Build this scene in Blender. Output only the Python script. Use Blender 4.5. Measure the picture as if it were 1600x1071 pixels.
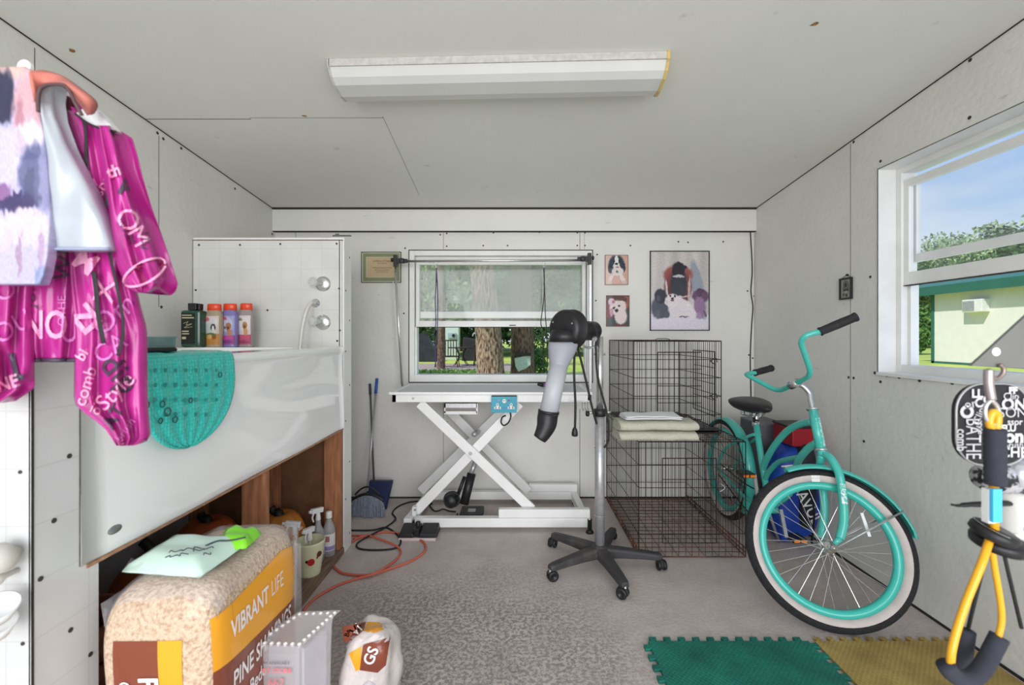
import bpy, bmesh, math, random
from mathutils import Vector, Matrix, noise
from mathutils.bvhtree import BVHTree
S = bpy.context.scene
for o in list(bpy.data.objects): bpy.data.objects.remove(o)
PI = math.pi
# ------------------------------------------------------------------ camera, world, lights, exposure
F, CX, CY, H = 700.0, 806.0, 526.0, 1.236
cam = bpy.data.objects.new('camera', bpy.data.cameras.new('camera')); S.collection.objects.link(cam)
cam.location = (0, 0, H); cam.rotation_euler = (PI/2, 0, 0)
cam.data.sensor_width = 36; cam.data.lens = 36*F/1600
cam.data.shift_x = -(CX-800)/1600; cam.data.shift_y = -(535.5-CY)/1600
cam.data.dof.use_dof = True; cam.data.dof.focus_distance = 2.7; cam.data.dof.aperture_fstop = 3.5
cam.data.clip_start = 0.05; cam.data.clip_end = 500
S.camera = cam
S.view_settings.view_transform = 'Standard'; S.view_settings.look = 'None'
S.view_settings.gamma = 1; S.view_settings.use_curve_mapping = False
S.view_settings.exposure = 0.2

w = bpy.data.worlds.new('sky'); S.world = w; w.use_nodes = True
nt = w.node_tree; nt.nodes.clear(); L = nt.links.new
out = nt.nodes.new('ShaderNodeOutputWorld'); bg = nt.nodes.new('ShaderNodeBackground'); L(bg.outputs[0], out.inputs[0])
tc = nt.nodes.new('ShaderNodeTexCoord'); sep = nt.nodes.new('ShaderNodeSeparateXYZ'); L(tc.outputs['Generated'], sep.inputs[0])
rp = nt.nodes.new('ShaderNodeValToRGB'); L(sep.outputs['Z'], rp.inputs[0])
e = rp.color_ramp.elements
e[0].position = 0.0; e[0].color = (0.72, 0.84, 0.95, 1); e[1].position = 0.42; e[1].color = (0.20, 0.40, 0.86, 1)
n_ = rp.color_ramp.elements.new(0.14); n_.color = (0.50, 0.70, 0.95, 1)
ns = nt.nodes.new('ShaderNodeTexNoise'); ns.inputs['Scale'].default_value = 3.0; ns.inputs['Detail'].default_value = 6
mp = nt.nodes.new('ShaderNodeMapping'); mp.inputs['Scale'].default_value = (1, 1, 3); L(tc.outputs['Generated'], mp.inputs[0]); L(mp.outputs[0], ns.inputs['Vector'])
r2 = nt.nodes.new('ShaderNodeValToRGB'); L(ns.outputs[0], r2.inputs[0]); r2.color_ramp.elements[0].position = .45; r2.color_ramp.elements[1].position = .8
mx = nt.nodes.new('ShaderNodeMixRGB'); L(r2.outputs[0], mx.inputs[0]); L(rp.outputs[0], mx.inputs[1]); mx.inputs[2].default_value = (.9, .93, .97, 1)
L(mx.outputs[0], bg.inputs[0]); bg.inputs['Strength'].default_value = .85

def lamp(name, kind, loc, rot, energy, color=(1, 1, 1), **k):
    d = bpy.data.lights.new(name, kind); d.energy = energy; d.color = color
    for a, b in k.items(): setattr(d, a, b)
    o = bpy.data.objects.new(name, d); S.collection.objects.link(o); o.location = loc; o.rotation_euler = rot
    return o
lamp('sun', 'SUN', (0, -5, 10), (math.radians(40), 0, math.radians(-52)), 3.3, (1, .96, .88), angle=.02)
# area lamp added outside the open doorway to brighten the room as daylight
lamp('doorway_fill', 'AREA', (0.0, -3.4, 1.7), (math.radians(90), 0, 0), 285, (1, .99, .975), shape='RECTANGLE', size=5.6, size_y=3.4)

# ------------------------------------------------------------------ helpers
def lin(c):
    c = [x/255 for x in c]
    return tuple(x/12.92 if x <= .04045 else ((x+.055)/1.055)**2.4 for x in c)
def P(px, py, Y): return Vector(((px-CX)*Y/F, Y, H-(py-CY)*Y/F))
def G(px, py, z=0.0):
    Y = (H-z)*F/(py-CY); return P(px, py, Y)
def ray(px, py): return Vector(((px-CX)/F, 1, (CY-py)/F))
def onpl(px, py, p, n):
    r = ray(px, py); c = Vector((0, 0, H)); return c+r*((p-c).dot(n)/r.dot(n))

def mat(name, col, rough=.5, metal=0, noise_amt=0, nscale=20, bump=0, bscale=60, alpha=1, trans=0, coat=0, col2=None, spec=.5, emit=0, stretch=(1, 1, 1), ior=1.45, detail=5, lo=.35, hi=.65):
    m = bpy.data.materials.new(name); m.use_nodes = True; t = m.node_tree; b = t.nodes['Principled BSDF']
    c = lin(col) if max(col) > 1 else tuple(col)
    b.inputs['Base Color'].default_value = (*c, 1); b.inputs['Roughness'].default_value = rough; b.inputs['Metallic'].default_value = metal
    b.inputs['Alpha'].default_value = alpha; b.inputs['Transmission Weight'].default_value = trans; b.inputs['Coat Weight'].default_value = coat
    b.inputs['Specular IOR Level'].default_value = spec; b.inputs['IOR'].default_value = ior
    if emit: b.inputs['Emission Color'].default_value = (*c, 1); b.inputs['Emission Strength'].default_value = emit
    if noise_amt or bump or col2:
        tc = t.nodes.new('ShaderNodeTexCoord'); mp = t.nodes.new('ShaderNodeMapping'); mp.inputs['Scale'].default_value = stretch
        t.links.new(tc.outputs['Object'], mp.inputs[0])
    if noise_amt or col2:
        n = t.nodes.new('ShaderNodeTexNoise'); n.inputs['Scale'].default_value = nscale; n.inputs['Detail'].default_value = detail; t.links.new(mp.outputs[0], n.inputs['Vector'])
        r = t.nodes.new('ShaderNodeValToRGB'); t.links.new(n.outputs[0], r.inputs[0])
        r.color_ramp.elements[0].position = lo; r.color_ramp.elements[1].position = hi
        c2 = (lin(col2) if max(col2) > 1 else col2) if col2 else tuple(x*(1-noise_amt) for x in c)
        r.color_ramp.elements[0].color = (*c2, 1); r.color_ramp.elements[1].color = (*c, 1)
        t.links.new(r.outputs[0], b.inputs['Base Color'])
    if bump:
        n = t.nodes.new('ShaderNodeTexNoise'); n.inputs['Scale'].default_value = bscale; n.inputs['Detail'].default_value = 6; t.links.new(mp.outputs[0], n.inputs['Vector'])
        bp = t.nodes.new('ShaderNodeBump'); bp.inputs['Strength'].default_value = bump; bp.inputs['Distance'].default_value = .01
        t.links.new(n.outputs[0], bp.inputs['Height']); t.links.new(bp.outputs[0], b.inputs['Normal'])
    return m
def attr_mat(name, rough=.5, coat=0, spec=.3):
    m = bpy.data.materials.new(name); m.use_nodes = True; t = m.node_tree; b = t.nodes['Principled BSDF']
    a = t.nodes.new('ShaderNodeVertexColor'); a.layer_name = 'Col'; t.links.new(a.outputs[0], b.inputs['Base Color'])
    b.inputs['Roughness'].default_value = rough; b.inputs['Coat Weight'].default_value = coat; b.inputs['Specular IOR Level'].default_value = spec
    return m
def tile_mat(name, axis, u0, v0, base=(232, 232, 230)):
    m = mat(name, base, .25); t = m.node_tree; b = t.nodes['Principled BSDF']
    g = t.nodes.new('ShaderNodeNewGeometry'); s = t.nodes.new('ShaderNodeSeparateXYZ'); t.links.new(g.outputs['Position'], s.inputs[0])
    c = t.nodes.new('ShaderNodeCombineXYZ'); A = t.nodes.new('ShaderNodeMath'); A.operation = 'SUBTRACT'; A.inputs[1].default_value = u0-10*.1165
    B = t.nodes.new('ShaderNodeMath'); B.operation = 'SUBTRACT'; B.inputs[1].default_value = v0-30*.1165
    t.links.new(s.outputs[axis], A.inputs[0]); t.links.new(s.outputs[2], B.inputs[0]); t.links.new(A.outputs[0], c.inputs[0]); t.links.new(B.outputs[0], c.inputs[1])
    k = t.nodes.new('ShaderNodeTexBrick'); k.offset = 0; k.squash = 1; k.inputs['Scale'].default_value = 1; k.inputs['Brick Width'].default_value = .1165; k.inputs['Row Height'].default_value = .1165
    k.inputs['Mortar Size'].default_value = .0018; k.inputs['Mortar Smooth'].default_value = 1; k.inputs['Bias'].default_value = 0
    k.inputs['Color1'].default_value = (*lin(base), 1); k.inputs['Color2'].default_value = (*lin([x-3 for x in base]), 1); k.inputs['Mortar'].default_value = (*lin([x-17 for x in base]), 1)
    t.links.new(c.outputs[0], k.inputs['Vector'])
    n = t.nodes.new('ShaderNodeTexNoise'); n.inputs['Scale'].default_value = 6; n.inputs['Detail'].default_value = 6; t.links.new(g.outputs['Position'], n.inputs['Vector'])
    mx = t.nodes.new('ShaderNodeMixRGB'); mx.blend_type = 'MULTIPLY'; mx.inputs[0].default_value = .25; t.links.new(k.outputs[0], mx.inputs[1]); t.links.new(n.outputs[0], mx.inputs[2]); t.links.new(mx.outputs[0], b.inputs['Base Color'])
    return m

M = {}
def wallmat(name, col, grime=.10):
    m = mat(name, col, .55, bump=.25 if 'ceil' not in name else .04, bscale=35); t = m.node_tree; b = t.nodes['Principled BSDF']
    g = t.nodes.new('ShaderNodeNewGeometry'); n = t.nodes.new('ShaderNodeTexNoise'); n.inputs['Scale'].default_value = 1.3; n.inputs['Detail'].default_value = 9; n.inputs['Roughness'].default_value = .7
    t.links.new(g.outputs['Position'], n.inputs['Vector'])
    r = t.nodes.new('ShaderNodeValToRGB'); t.links.new(n.outputs[0], r.inputs[0]); c = lin(col)
    r.color_ramp.elements[0].position = .3; r.color_ramp.elements[1].position = .6
    r.color_ramp.elements[0].color = (*[x*(1-grime) for x in c], 1); r.color_ramp.elements[1].color = (*c, 1)
    n2 = t.nodes.new('ShaderNodeTexNoise'); n2.inputs['Scale'].default_value = 9; n2.inputs['Detail'].default_value = 8
    mp = t.nodes.new('ShaderNodeMapping'); mp.inputs['Scale'].default_value = (1, 1, 4); t.links.new(g.outputs['Position'], mp.inputs[0]); t.links.new(mp.outputs[0], n2.inputs['Vector'])
    r2 = t.nodes.new('ShaderNodeValToRGB'); t.links.new(n2.outputs[0], r2.inputs[0]); r2.color_ramp.elements[0].position = .2; r2.color_ramp.elements[1].position = .30; r2.color_ramp.elements[0].color = (.72, .71, .69, 1)
    mx = t.nodes.new('ShaderNodeMixRGB'); mx.blend_type = 'MULTIPLY'; mx.inputs[0].default_value = 1; t.links.new(r.outputs[0], mx.inputs[1]); t.links.new(r2.outputs[0], mx.inputs[2]); t.links.new(mx.outputs[0], b.inputs['Base Color'])
    return m
M['wall'] = wallmat('painted_board', (224, 223, 218)); M['ceil'] = wallmat('painted_ceiling', (226, 226, 219), .05)
M['vinyl'] = mat('white_vinyl', (236, 236, 234), .35, noise_amt=.08, nscale=8)
M['white'] = mat('white_enamel', (240, 240, 238), .3, noise_amt=.04, nscale=10)
M['tubwhite'] = mat('glossy_tub_acrylic', (248, 248, 246), .09, coat=.5)
M['dark'] = mat('dark_gap', (52, 48, 44), .8, noise_amt=.4, nscale=60)
M['screw'] = mat('dark_screw', (60, 58, 55), .5, noise_amt=.2)
M['seam'] = mat('panel_seam', (112, 110, 104), .8, noise_amt=.5, nscale=30)
M['black'] = mat('black_plastic', (34, 34, 36), .42, noise_amt=.25, nscale=30)
M['rubber'] = mat('black_rubber', (42, 42, 44), .75, noise_amt=.3, nscale=50)
M['chrome'] = mat('chrome', (214, 214, 214), .22, .85)
M['steel'] = mat('brushed_steel', (188, 188, 190), .35, .55, noise_amt=.15, nscale=40)
M['wood'] = mat('framing_lumber', (188, 128, 90), .65, col2=(152, 98, 66), nscale=9, stretch=(6, 6, .8), bump=.2)
M['sillwood'] = mat('worn_sill_wood', (146, 122, 102), .7, col2=(104, 82, 66), nscale=9, stretch=(9, .8, 9), bump=.3)
M['hardboard'] = mat('brown_hardboard', (134, 92, 66), .7, noise_amt=.3, nscale=12)
M['greyboard'] = mat('grey_board', (176, 172, 170), .8, noise_amt=.2, nscale=6)
M['teal'] = mat('teal_bike_paint', (72, 190, 176), .25, coat=.6)
M['tealrim'] = mat('teal_rim_paint', (60, 188, 174), .3, coat=.4)
M['glassy'] = mat('clear_acrylic_knob', (214, 216, 216), .08, .3, coat=.6)

class MB:
    def __init__(s): s.v = []; s.f = []; s.m = []; s.mats = []; s.sm = []
    def mi(s, m):
        if m not in s.mats: s.mats.append(m)
        return s.mats.index(m)
    def add(s, vs, fs, m, smooth=False):
        k = len(s.v); s.v += [Vector(v) for v in vs]; i = s.mi(m)
        for f in fs: s.f.append([a+k for a in f]); s.m.append(i); s.sm.append(smooth)
        return s
    def box(s, a, b, m):
        x0, x1 = sorted((a[0], b[0])); y0, y1 = sorted((a[1], b[1])); z0, z1 = sorted((a[2], b[2]))
        vs = [(x0, y0, z0), (x1, y0, z0), (x1, y1, z0), (x0, y1, z0), (x0, y0, z1), (x1, y0, z1), (x1, y1, z1), (x0, y1, z1)]
        return s.add(vs, [(0, 3, 2, 1), (4, 5, 6, 7), (0, 1, 5, 4), (1, 2, 6, 5), (2, 3, 7, 6), (3, 0, 4, 7)], m)
    def cbox(s, c, d, m, R=None):
        vs = []
        for z in (-1, 1):
            for x, y in ((-1, -1), (1, -1), (1, 1), (-1, 1)):
                q = Vector((x*d[0]/2, y*d[1]/2, z*d[2]/2)); vs.append((R @ q if R else q)+Vector(c))
        return s.add(vs, [(0, 3, 2, 1), (4, 5, 6, 7), (0, 1, 5, 4), (1, 2, 6, 5), (2, 3, 7, 6), (3, 0, 4, 7)], m)
    def bar(s, a, b, w, h, m, up=(0, 0, 1)):
        a = Vector(a); b = Vector(b); d = (b-a).normalized(); u = Vector(up); sd = d.cross(u)
        if sd.length < 1e-4: sd = d.cross(Vector((1, 0, 0)))
        sd.normalize(); u = sd.cross(d).normalized(); vs = []
        for p in (a, b):
            for x, z in ((-1, -1), (1, -1), (1, 1), (-1, 1)): vs.append(p+sd*x*w/2+u*z*h/2)
        return s.add(vs, [(3, 2, 1, 0), (4, 5, 6, 7), (0, 1, 5, 4), (1, 2, 6, 5), (2, 3, 7, 6), (3, 0, 4, 7)], m)
    def tube(s, pts, r, m, n=10, cap=True, closed=False, flat=1.0, upv=None):
        pts = [Vector(p) for p in pts]; N = len(pts); rs = list(r) if isinstance(r, (list, tuple)) else [r]*N
        if len(rs) != N: rs = [rs[int(i*(len(rs)-1)/(N-1))]+(rs[min(len(rs)-1, int(i*(len(rs)-1)/(N-1))+1)]-rs[int(i*(len(rs)-1)/(N-1))])*((i*(len(rs)-1)/(N-1)) % 1) for i in range(N)]
        vs = []; prev = None
        for i in range(N):
            if closed: t = pts[(i+1) % N]-pts[i-1]
            else: t = pts[min(i+1, N-1)]-pts[max(i-1, 0)]
            t.normalize()
            if prev is None:
                a = Vector(upv) if upv else (Vector((0, 0, 1)) if abs(t.z) < .9 else Vector((1, 0, 0)))
                u = (a-t*a.dot(t)).normalized()
            else: u = (prev-t*prev.dot(t)).normalized()
            prev = u; w_ = t.cross(u)
            for k in range(n):
                an = 2*PI*k/n; vs.append(pts[i]+(u*math.cos(an)*flat+w_*math.sin(an))*rs[i])
        fs = []
        for i in range(N if closed else N-1):
            j = (i+1) % N
            for k in range(n): fs.append((i*n+k, i*n+(k+1) % n, j*n+(k+1) % n, j*n+k))
        if cap and not closed: fs.append(tuple(range(n))[::-1]); fs.append(tuple((N-1)*n+k for k in range(n)))
        return s.add(vs, fs, m, n > 4)
    def lathe(s, prof, c, m, axis=(0, 0, 1), n=24, sx=1, sy=1, smooth=True, ang0=0, ang1=2*PI, mlist=None):
        ax = Vector(axis).normalized(); a = Vector((1, 0, 0)) if abs(ax.x) < .9 else Vector((0, 1, 0))
        u = (a-ax*a.dot(ax)).normalized(); w_ = ax.cross(u); c = Vector(c); vs = []; full = abs(ang1-ang0-2*PI) < 1e-6
        nn = n if full else n+1
        for r, z in prof:
            for k in range(nn):
                an = ang0+(ang1-ang0)*k/n; vs.append(c+u*math.cos(an)*max(r, 1e-5)*sx+w_*math.sin(an)*max(r, 1e-5)*sy+ax*z)
        base = len(s.v); s.v += vs
        for i in range(len(prof)-1):
            ii = s.mi(mlist[i] if mlist else m)
            for k in range(n):
                k2 = (k+1) % nn; s.f.append([base+i*nn+k, base+i*nn+k2, base+(i+1)*nn+k2, base+(i+1)*nn+k]); s.m.append(ii); s.sm.append(smooth)
        return s
    def prism(s, poly, a, b, m):   # poly: list of Vector points ; extruded by vector b-a
        d = Vector(b)-Vector(a); n = len(poly); vs = [Vector(p) for p in poly]+[Vector(p)+d for p in poly]
        fs = [tuple(range(n))[::-1], tuple(range(n, 2*n))]+[(i, (i+1) % n, (i+1) % n+n, i+n) for i in range(n)]
        return s.add(vs, fs, m)
    def grid(s, nu, nv, fn, m, smooth=True, closeu=False):
        vs = [fn(i/(nu if closeu else nu-1), j/(nv-1)) for j in range(nv) for i in range(nu)]
        fs = [(j*nu+i, j*nu+(i+1) % nu, (j+1)*nu+(i+1) % nu, (j+1)*nu+i) for j in range(nv-1) for i in range(nu if closeu else nu-1)]
        return s.add(vs, fs, m, smooth)
    def disc(s, c, r, nrm, m, n=10, th=.001):
        return s.lathe([(0, th), (r, th), (r, 0)], c, m, nrm, n, smooth=False)
    def mesh(s, name, off=Vector((0, 0, 0))):
        me = bpy.data.meshes.new(name); me.from_pydata([v-off for v in s.v], [], s.f)
        for mm in s.mats: me.materials.append(mm)
        me.polygons.foreach_set('material_index', s.m); me.polygons.foreach_set('use_smooth', s.sm)
        me.update(); return me
    def bvh(s): return BVHTree.FromPolygons(s.v, s.f)
COUNT = {}
def finish(o, bevel=0, solid=0, sub=0):
    if solid: d = o.modifiers.new('solid', 'SOLIDIFY'); d.thickness = solid; d.offset = 0
    if bevel: d = o.modifiers.new('bevel', 'BEVEL'); d.width = bevel; d.segments = 2; d.limit_method = 'ANGLE'; d.angle_limit = math.radians(40)
    if sub: d = o.modifiers.new('sub', 'SUBSURF'); d.levels = sub; d.render_levels = sub
    return o
def absloc(o):
    p = Vector(o.location)
    while o.parent: o = o.parent; p += Vector(o.location)
    return p
def part(name, mb, parent, label=None, bevel=0, solid=0, sub=0, kind=None):
    off = absloc(parent)
    o = bpy.data.objects.new(name, mb.mesh(name, off)); S.collection.objects.link(o); o.parent = parent
    if label: o['label'] = label
    if kind: o['kind'] = kind
    return finish(o, bevel, solid, sub)
def thing(name, label, cat, loc, group=None):
    o = bpy.data.objects.new(name, None); S.collection.objects.link(o); o.location = loc; o.empty_display_size = .05
    o['label'] = label; o['category'] = cat
    if group: o['group'] = group
    return o
def single(name, mb, label, cat, group=None, bevel=0, solid=0, sub=0, kind=None):
    xs = [v.x for v in mb.v]; ys = [v.y for v in mb.v]; zs = [v.z for v in mb.v]
    c = Vector(((min(xs)+max(xs))/2, (min(ys)+max(ys))/2, min(zs)))
    o = bpy.data.objects.new(name, mb.mesh(name, c)); S.collection.objects.link(o); o.location = c
    if label: o['label'] = label
    if cat: o['category'] = cat
    if group: o['group'] = group
    if kind: o['kind'] = kind
    return finish(o, bevel, solid, sub)
def struct(name, mb, label, cat, bevel=0):
    return single(name, mb, label, cat, bevel=bevel, kind='structure')
def paint_obj(o, fn):   # fn(i, world coordinate) -> linear rgb, per vertex
    me = o.data; ca = me.color_attributes.new('Col', 'FLOAT_COLOR', 'POINT')
    off = absloc(o)
    for i, v in enumerate(me.vertices): c = fn(v.co+off); ca.data[i].color = (*c, 1)
def spl(pts, k=6):
    pts = [Vector(p) for p in pts]; r = []
    for i in range(len(pts)-1):
        p0 = pts[max(i-1, 0)]; p1 = pts[i]; p2 = pts[i+1]; p3 = pts[min(i+2, len(pts)-1)]
        for j in range(k):
            t = j/k; r.append(.5*((2*p1)+(p2-p0)*t+(2*p0-5*p1+4*p2-p3)*t*t+(3*p1-p0-3*p2+p3)*t**3))
    r.append(pts[-1]); return r
_tx = {}
def text2d(s, bold=0.0, maxlen=.35):
    """letters as 2-D verts/faces, cap height about 0.7, centred on x and y"""
    key = (s, bold, maxlen)
    if key in _tx: return _tx[key]
    cu = bpy.data.curves.new('t', 'FONT'); cu.body = s; cu.align_x = 'CENTER'; cu.align_y = 'CENTER'; cu.offset = bold; cu.resolution_u = 3
    o = bpy.data.objects.new('t', cu); S.collection.objects.link(o)
    me = bpy.data.meshes.new_from_object(o.evaluated_get(bpy.context.evaluated_depsgraph_get()))
    bm = bmesh.new(); bm.from_mesh(me); bmesh.ops.triangulate(bm, faces=bm.faces)
    for _ in range(5):
        es = [e for e in bm.edges if e.calc_length() > maxlen]
        if not es: break
        bmesh.ops.subdivide_edges(bm, edges=es, cuts=1); bmesh.ops.triangulate(bm, faces=bm.faces)
    vs = [(v.co.x, v.co.y) for v in bm.verts]; bm.verts.index_update(); fs = [[v.index for v in f.verts] for f in bm.faces]
    bm.free(); bpy.data.objects.remove(o); bpy.data.curves.remove(cu); bpy.data.meshes.remove(me)
    _tx[key] = (vs, fs); return vs, fs
def put_text(mb, s, fn, m, bold=0.0, maxlen=.35):
    vs, fs = text2d(s, bold, maxlen); mb.add([fn(x, y) for x, y in vs], fs, m)
def flat_text(mb, s, c, right, up, size, m, bold=0.0, sx=1.0, ml=9):
    c = Vector(c); right = Vector(right).normalized(); up = Vector(up).normalized()
    put_text(mb, s, lambda x, y: c+right*x*size*sx+up*y*size, m, bold, ml)
def hsh(a, b, c=0):
    v = math.sin(a*127.1+b*311.7+c*74.7)*43758.5453; return v-math.floor(v)
def painter(bgf, shapes, jit=.02, seed=0, grain=.05, soft=.12):
    """bgf(u,v)->sRGB ; shapes: (cx,cy,rx,ry,rgb[,angle]) painted in order ; u right, v down, 0..1"""
    sh = [(s[0], s[1], s[2], s[3], s[4], s[5] if len(s) > 5 else 0) for s in shapes]
    def f(u, v):
        uu = u+jit*noise.noise(Vector((u*22, v*22, seed))); vv = v+jit*noise.noise(Vector((u*22, v*22, seed+9)))
        c = bgf(u, v)
        for cx, cy, rx, ry, col, an in sh:  # soft-edged dabs
            a, b = uu-cx, vv-cy
            if an: ca, sa = math.cos(an), math.sin(an); a, b = a*ca+b*sa, -a*sa+b*ca
            q = math.sqrt((a/rx)**2+(b/ry)**2)
            if q < 1+soft: k = min(1, (1+soft-q)/(2*soft)); c = tuple(c[i]*(1-k)+col[i]*k for i in range(3))
        g = 1+grain*2*noise.noise(Vector((u*60, v*60, seed+3)))
        return lin([max(0, min(255, x*g)) for x in c])
    return f
# ------------------------------------------------------------------ the room
XL, XR, YB, YF = -1.84, 1.817, 3.42, -0.62
def zc(Y): return 2.203+.0929*(YB-Y)
# floor
m = mat('worn_concrete', (178, 168, 163), .75); t = m.node_tree; b = t.nodes['Principled BSDF']
g = t.nodes.new('ShaderNodeNewGeometry')
def nz(scale, det=6, rough=.6):
    n = t.nodes.new('ShaderNodeTexNoise'); n.inputs['Scale'].default_value = scale; n.inputs['Detail'].default_value = det; n.inputs['Roughness'].default_value = rough
    t.links.new(g.outputs['Position'], n.inputs['Vector']); return n
def rmp(src, a, b_, ca=(0, 0, 0, 1), cb=(1, 1, 1, 1)):
    r = t.nodes.new('ShaderNodeValToRGB'); t.links.new(src, r.inputs[0]); r.color_ramp.elements[0].position = a; r.color_ramp.elements[1].position = b_
    r.color_ramp.elements[0].color = ca; r.color_ramp.elements[1].color = cb; return r
def mth(op, a, b_):
    n = t.nodes.new('ShaderNodeMath'); n.operation = op
    for i, x in enumerate((a, b_)):
        if isinstance(x, (int, float)): n.inputs[i].default_value = x
        else: t.links.new(x, n.inputs[i])
    return n.outputs[0]
fine = rmp(nz(62, 4, .75).outputs[0], .45, .55)            # exposed aggregate pits
sp = t.nodes.new('ShaderNodeSeparateXYZ'); t.links.new(g.outputs['Position'], sp.inputs[0])
dx = mth('MULTIPLY', mth('ADD', sp.outputs[0], .25), mth('ADD', sp.outputs[0], .25)); dx = mth('MULTIPLY', dx, .62)
dy = mth('MULTIPLY', mth('SUBTRACT', sp.outputs[1], 1.75), mth('SUBTRACT', sp.outputs[1], 1.75)); dy = mth('MULTIPLY', dy, .85)
rad = mth('ADD', mth('ADD', dx, dy), mth('MULTIPLY', nz(2.2).outputs[0], .9))
mask = rmp(rad, .5, .9, (1, 1, 1, 1), (.10, .10, .10, 1))   # worn patch in the middle of the slab
pit = mth('MULTIPLY', mth('SUBTRACT', 1.0, fine.outputs[0]), mask.outputs[0])
c1 = rmp(nz(5, 8).outputs[0], .3, .7, (*lin((196, 183, 177)), 1), (*lin((218, 207, 202)), 1))
gr = rmp(nz(260, 2).outputs[0], .3, .7, (.80, .80, .80, 1), (1.1, 1.1, 1.1, 1))
m0 = t.nodes.new('ShaderNodeMixRGB'); m0.blend_type = 'MULTIPLY'; m0.inputs[0].default_value = 1; t.links.new(c1.outputs[0], m0.inputs[1]); t.links.new(gr.outputs[0], m0.inputs[2])
m1 = t.nodes.new('ShaderNodeMixRGB'); t.links.new(mth('MULTIPLY', pit, .7), m1.inputs[0]); t.links.new(m0.outputs[0], m1.inputs[1]); m1.inputs[2].default_value = (*lin((116, 106, 100)), 1)
rcor = mth('MULTIPLY', rmp(mth('ADD', sp.outputs[0], mth('MULTIPLY', nz(3).outputs[0], .5)), 1.35, 1.75).outputs[0], .6)   # darker brown band along the right wall
m2 = t.nodes.new('ShaderNodeMixRGB'); t.links.new(rcor, m2.inputs[0]); t.links.new(m1.outputs[0], m2.inputs[1]); m2.inputs[2].default_value = (*lin((120, 104, 96)), 1)
t.links.new(m2.outputs[0], b.inputs['Base Color'])
bp = t.nodes.new('ShaderNodeBump'); bp.inputs['Strength'].default_value = .5; bp.inputs['Distance'].default_value = .004; t.links.new(mth('ADD', fine.outputs[0], gr.outputs[0]), bp.inputs['Height']); t.links.new(bp.outputs[0], b.inputs['Normal'])
M['floor'] = m
struct('floor', MB().box((XL-.1, YF, -.1), (XR+.1, YB+.1, 0), m), 'worn pinkish grey concrete floor slab', 'floor')

def dots(mb, pts, nrm, r=.0065):
    for p in pts: mb.disc(p, r, nrm, M['screw'], 8, .0015)
def hole_wall(mb, fixed, a0, a1, z0, z1, h, m, axis, th):
    """wall slab with a rectangular hole h=(a0,a1,z0,z1); axis 'x' = slab spans X at Y=fixed..fixed+th"""
    def bx(p, q, r, s_):
        if q-p < 1e-4 or s_-r < 1e-4: return
        if axis == 'x': mb.box((p, fixed, r), (q, fixed+th, s_), m)
        else: mb.box((fixed, p, r), (fixed+th, q, s_), m)
    bx(a0, h[0], z0, z1); bx(h[1], a1, z0, z1); bx(h[0], h[1], z0, h[2]); bx(h[0], h[1], h[3], z1)
# back wall
W1 = (-.811, .581, .889, 1.890)
wb = MB(); hole_wall(wb, YB, XL-.1, XR+.1, -.05, 2.30, W1, M['wall'], 'x', .1)
def yb(px, py): return P(px, py, YB)
for a, bq, ww in (((693, 362), (693, 390), .003), ((693, 600), (693, 778), .003), ((906, 362), (906, 390), .004), ((906, 640), (906, 778), .004), ((913, 362), (913, 390), .002), ((462, 360), (462, 372), .003)):
    p, q = yb(*a), yb(*bq); wb.box((p.x-ww/2, YB-.0008, q.z), (p.x+ww/2, YB, p.z), M['seam'])
wb.box((XL, YB-.002, 0), (XR, YB, .012), M['dark'])
dots(wb, [yb(*q)-Vector((0, .0, 0)) for q in ((688, 367), (698, 365), (698, 385), (771, 364), (793, 384), (843, 363), (902, 364), (914, 364), (902, 384), (914, 384), (933, 398), (931, 470), (633, 388), (631, 490), (699, 618), (699, 660), (755, 384), (985, 384), (1075, 379), (1168, 455), (1178, 463), (1170, 555), (1176, 560), (1060, 378), (1130, 378), (930, 700), (934, 760))], (0, -1, 0))
wb.box(yb(520, 369.5)-Vector((0, .004, 0)), yb(549, 368), M['screw']); wb.box(yb(524, 367)-Vector((0, .003, 0)), yb(530, 365.6), M['screw'])
# wavy dark gap of the corner
wb.tube(spl([yb(1172+dx_, y_)+Vector((0, -.004, 0)) for dx_, y_ in ((0, 362), (3, 420), (1, 455), (4, 480), (2, 510), (0, 560), (1, 620), (1, 700), (0, 775))]), .0045, M['dark'], 5)
struct('wall_back', wb, 'white painted board back wall with a wide window', 'wall')
struct('trim_1', MB().box((XL, YB-.035, 2.035), (XR, YB, 2.196), M['wall']).box((XL, YB-.0355, 2.030), (XR, YB, 2.0345), M['dark']).box((XL, YB-.04, 2.196), (XR, YB, 2.202), M['dark']), 'white header board along the top of the back wall', 'trim')
# left wall
wl = MB(); wl.box((XL-.1, YF, -.05), (XL, YB, 2.62), M['wall'])
def lw(px, py): return P(px, py, -XL*F/(CX-px))
p = lw(248, 212); q = lw(248, 480); wl.box((XL, p.y-.0015, q.z), (XL+.0008, p.y+.0015, p.z), M['seam'])
p = lw(54, 75); wl.box((XL, p.y-.0015, 1.3), (XL+.0008, p.y+.0015, p.z), M['seam'])
dots(wl, [lw(*q) for q in ((246, 208), (255, 217), (283, 232), (367, 295), (246, 450), (253, 450), (252, 480), (425, 366))], (1, 0, 0), .008)
wl.box((XL, 1.05, .02), (XL+.004, 2.57, .80), M['greyboard'])  # grey sheet on the wall below the tub
struct('wall_left', wl, 'white painted board left wall above the raised tub', 'wall')
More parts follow.
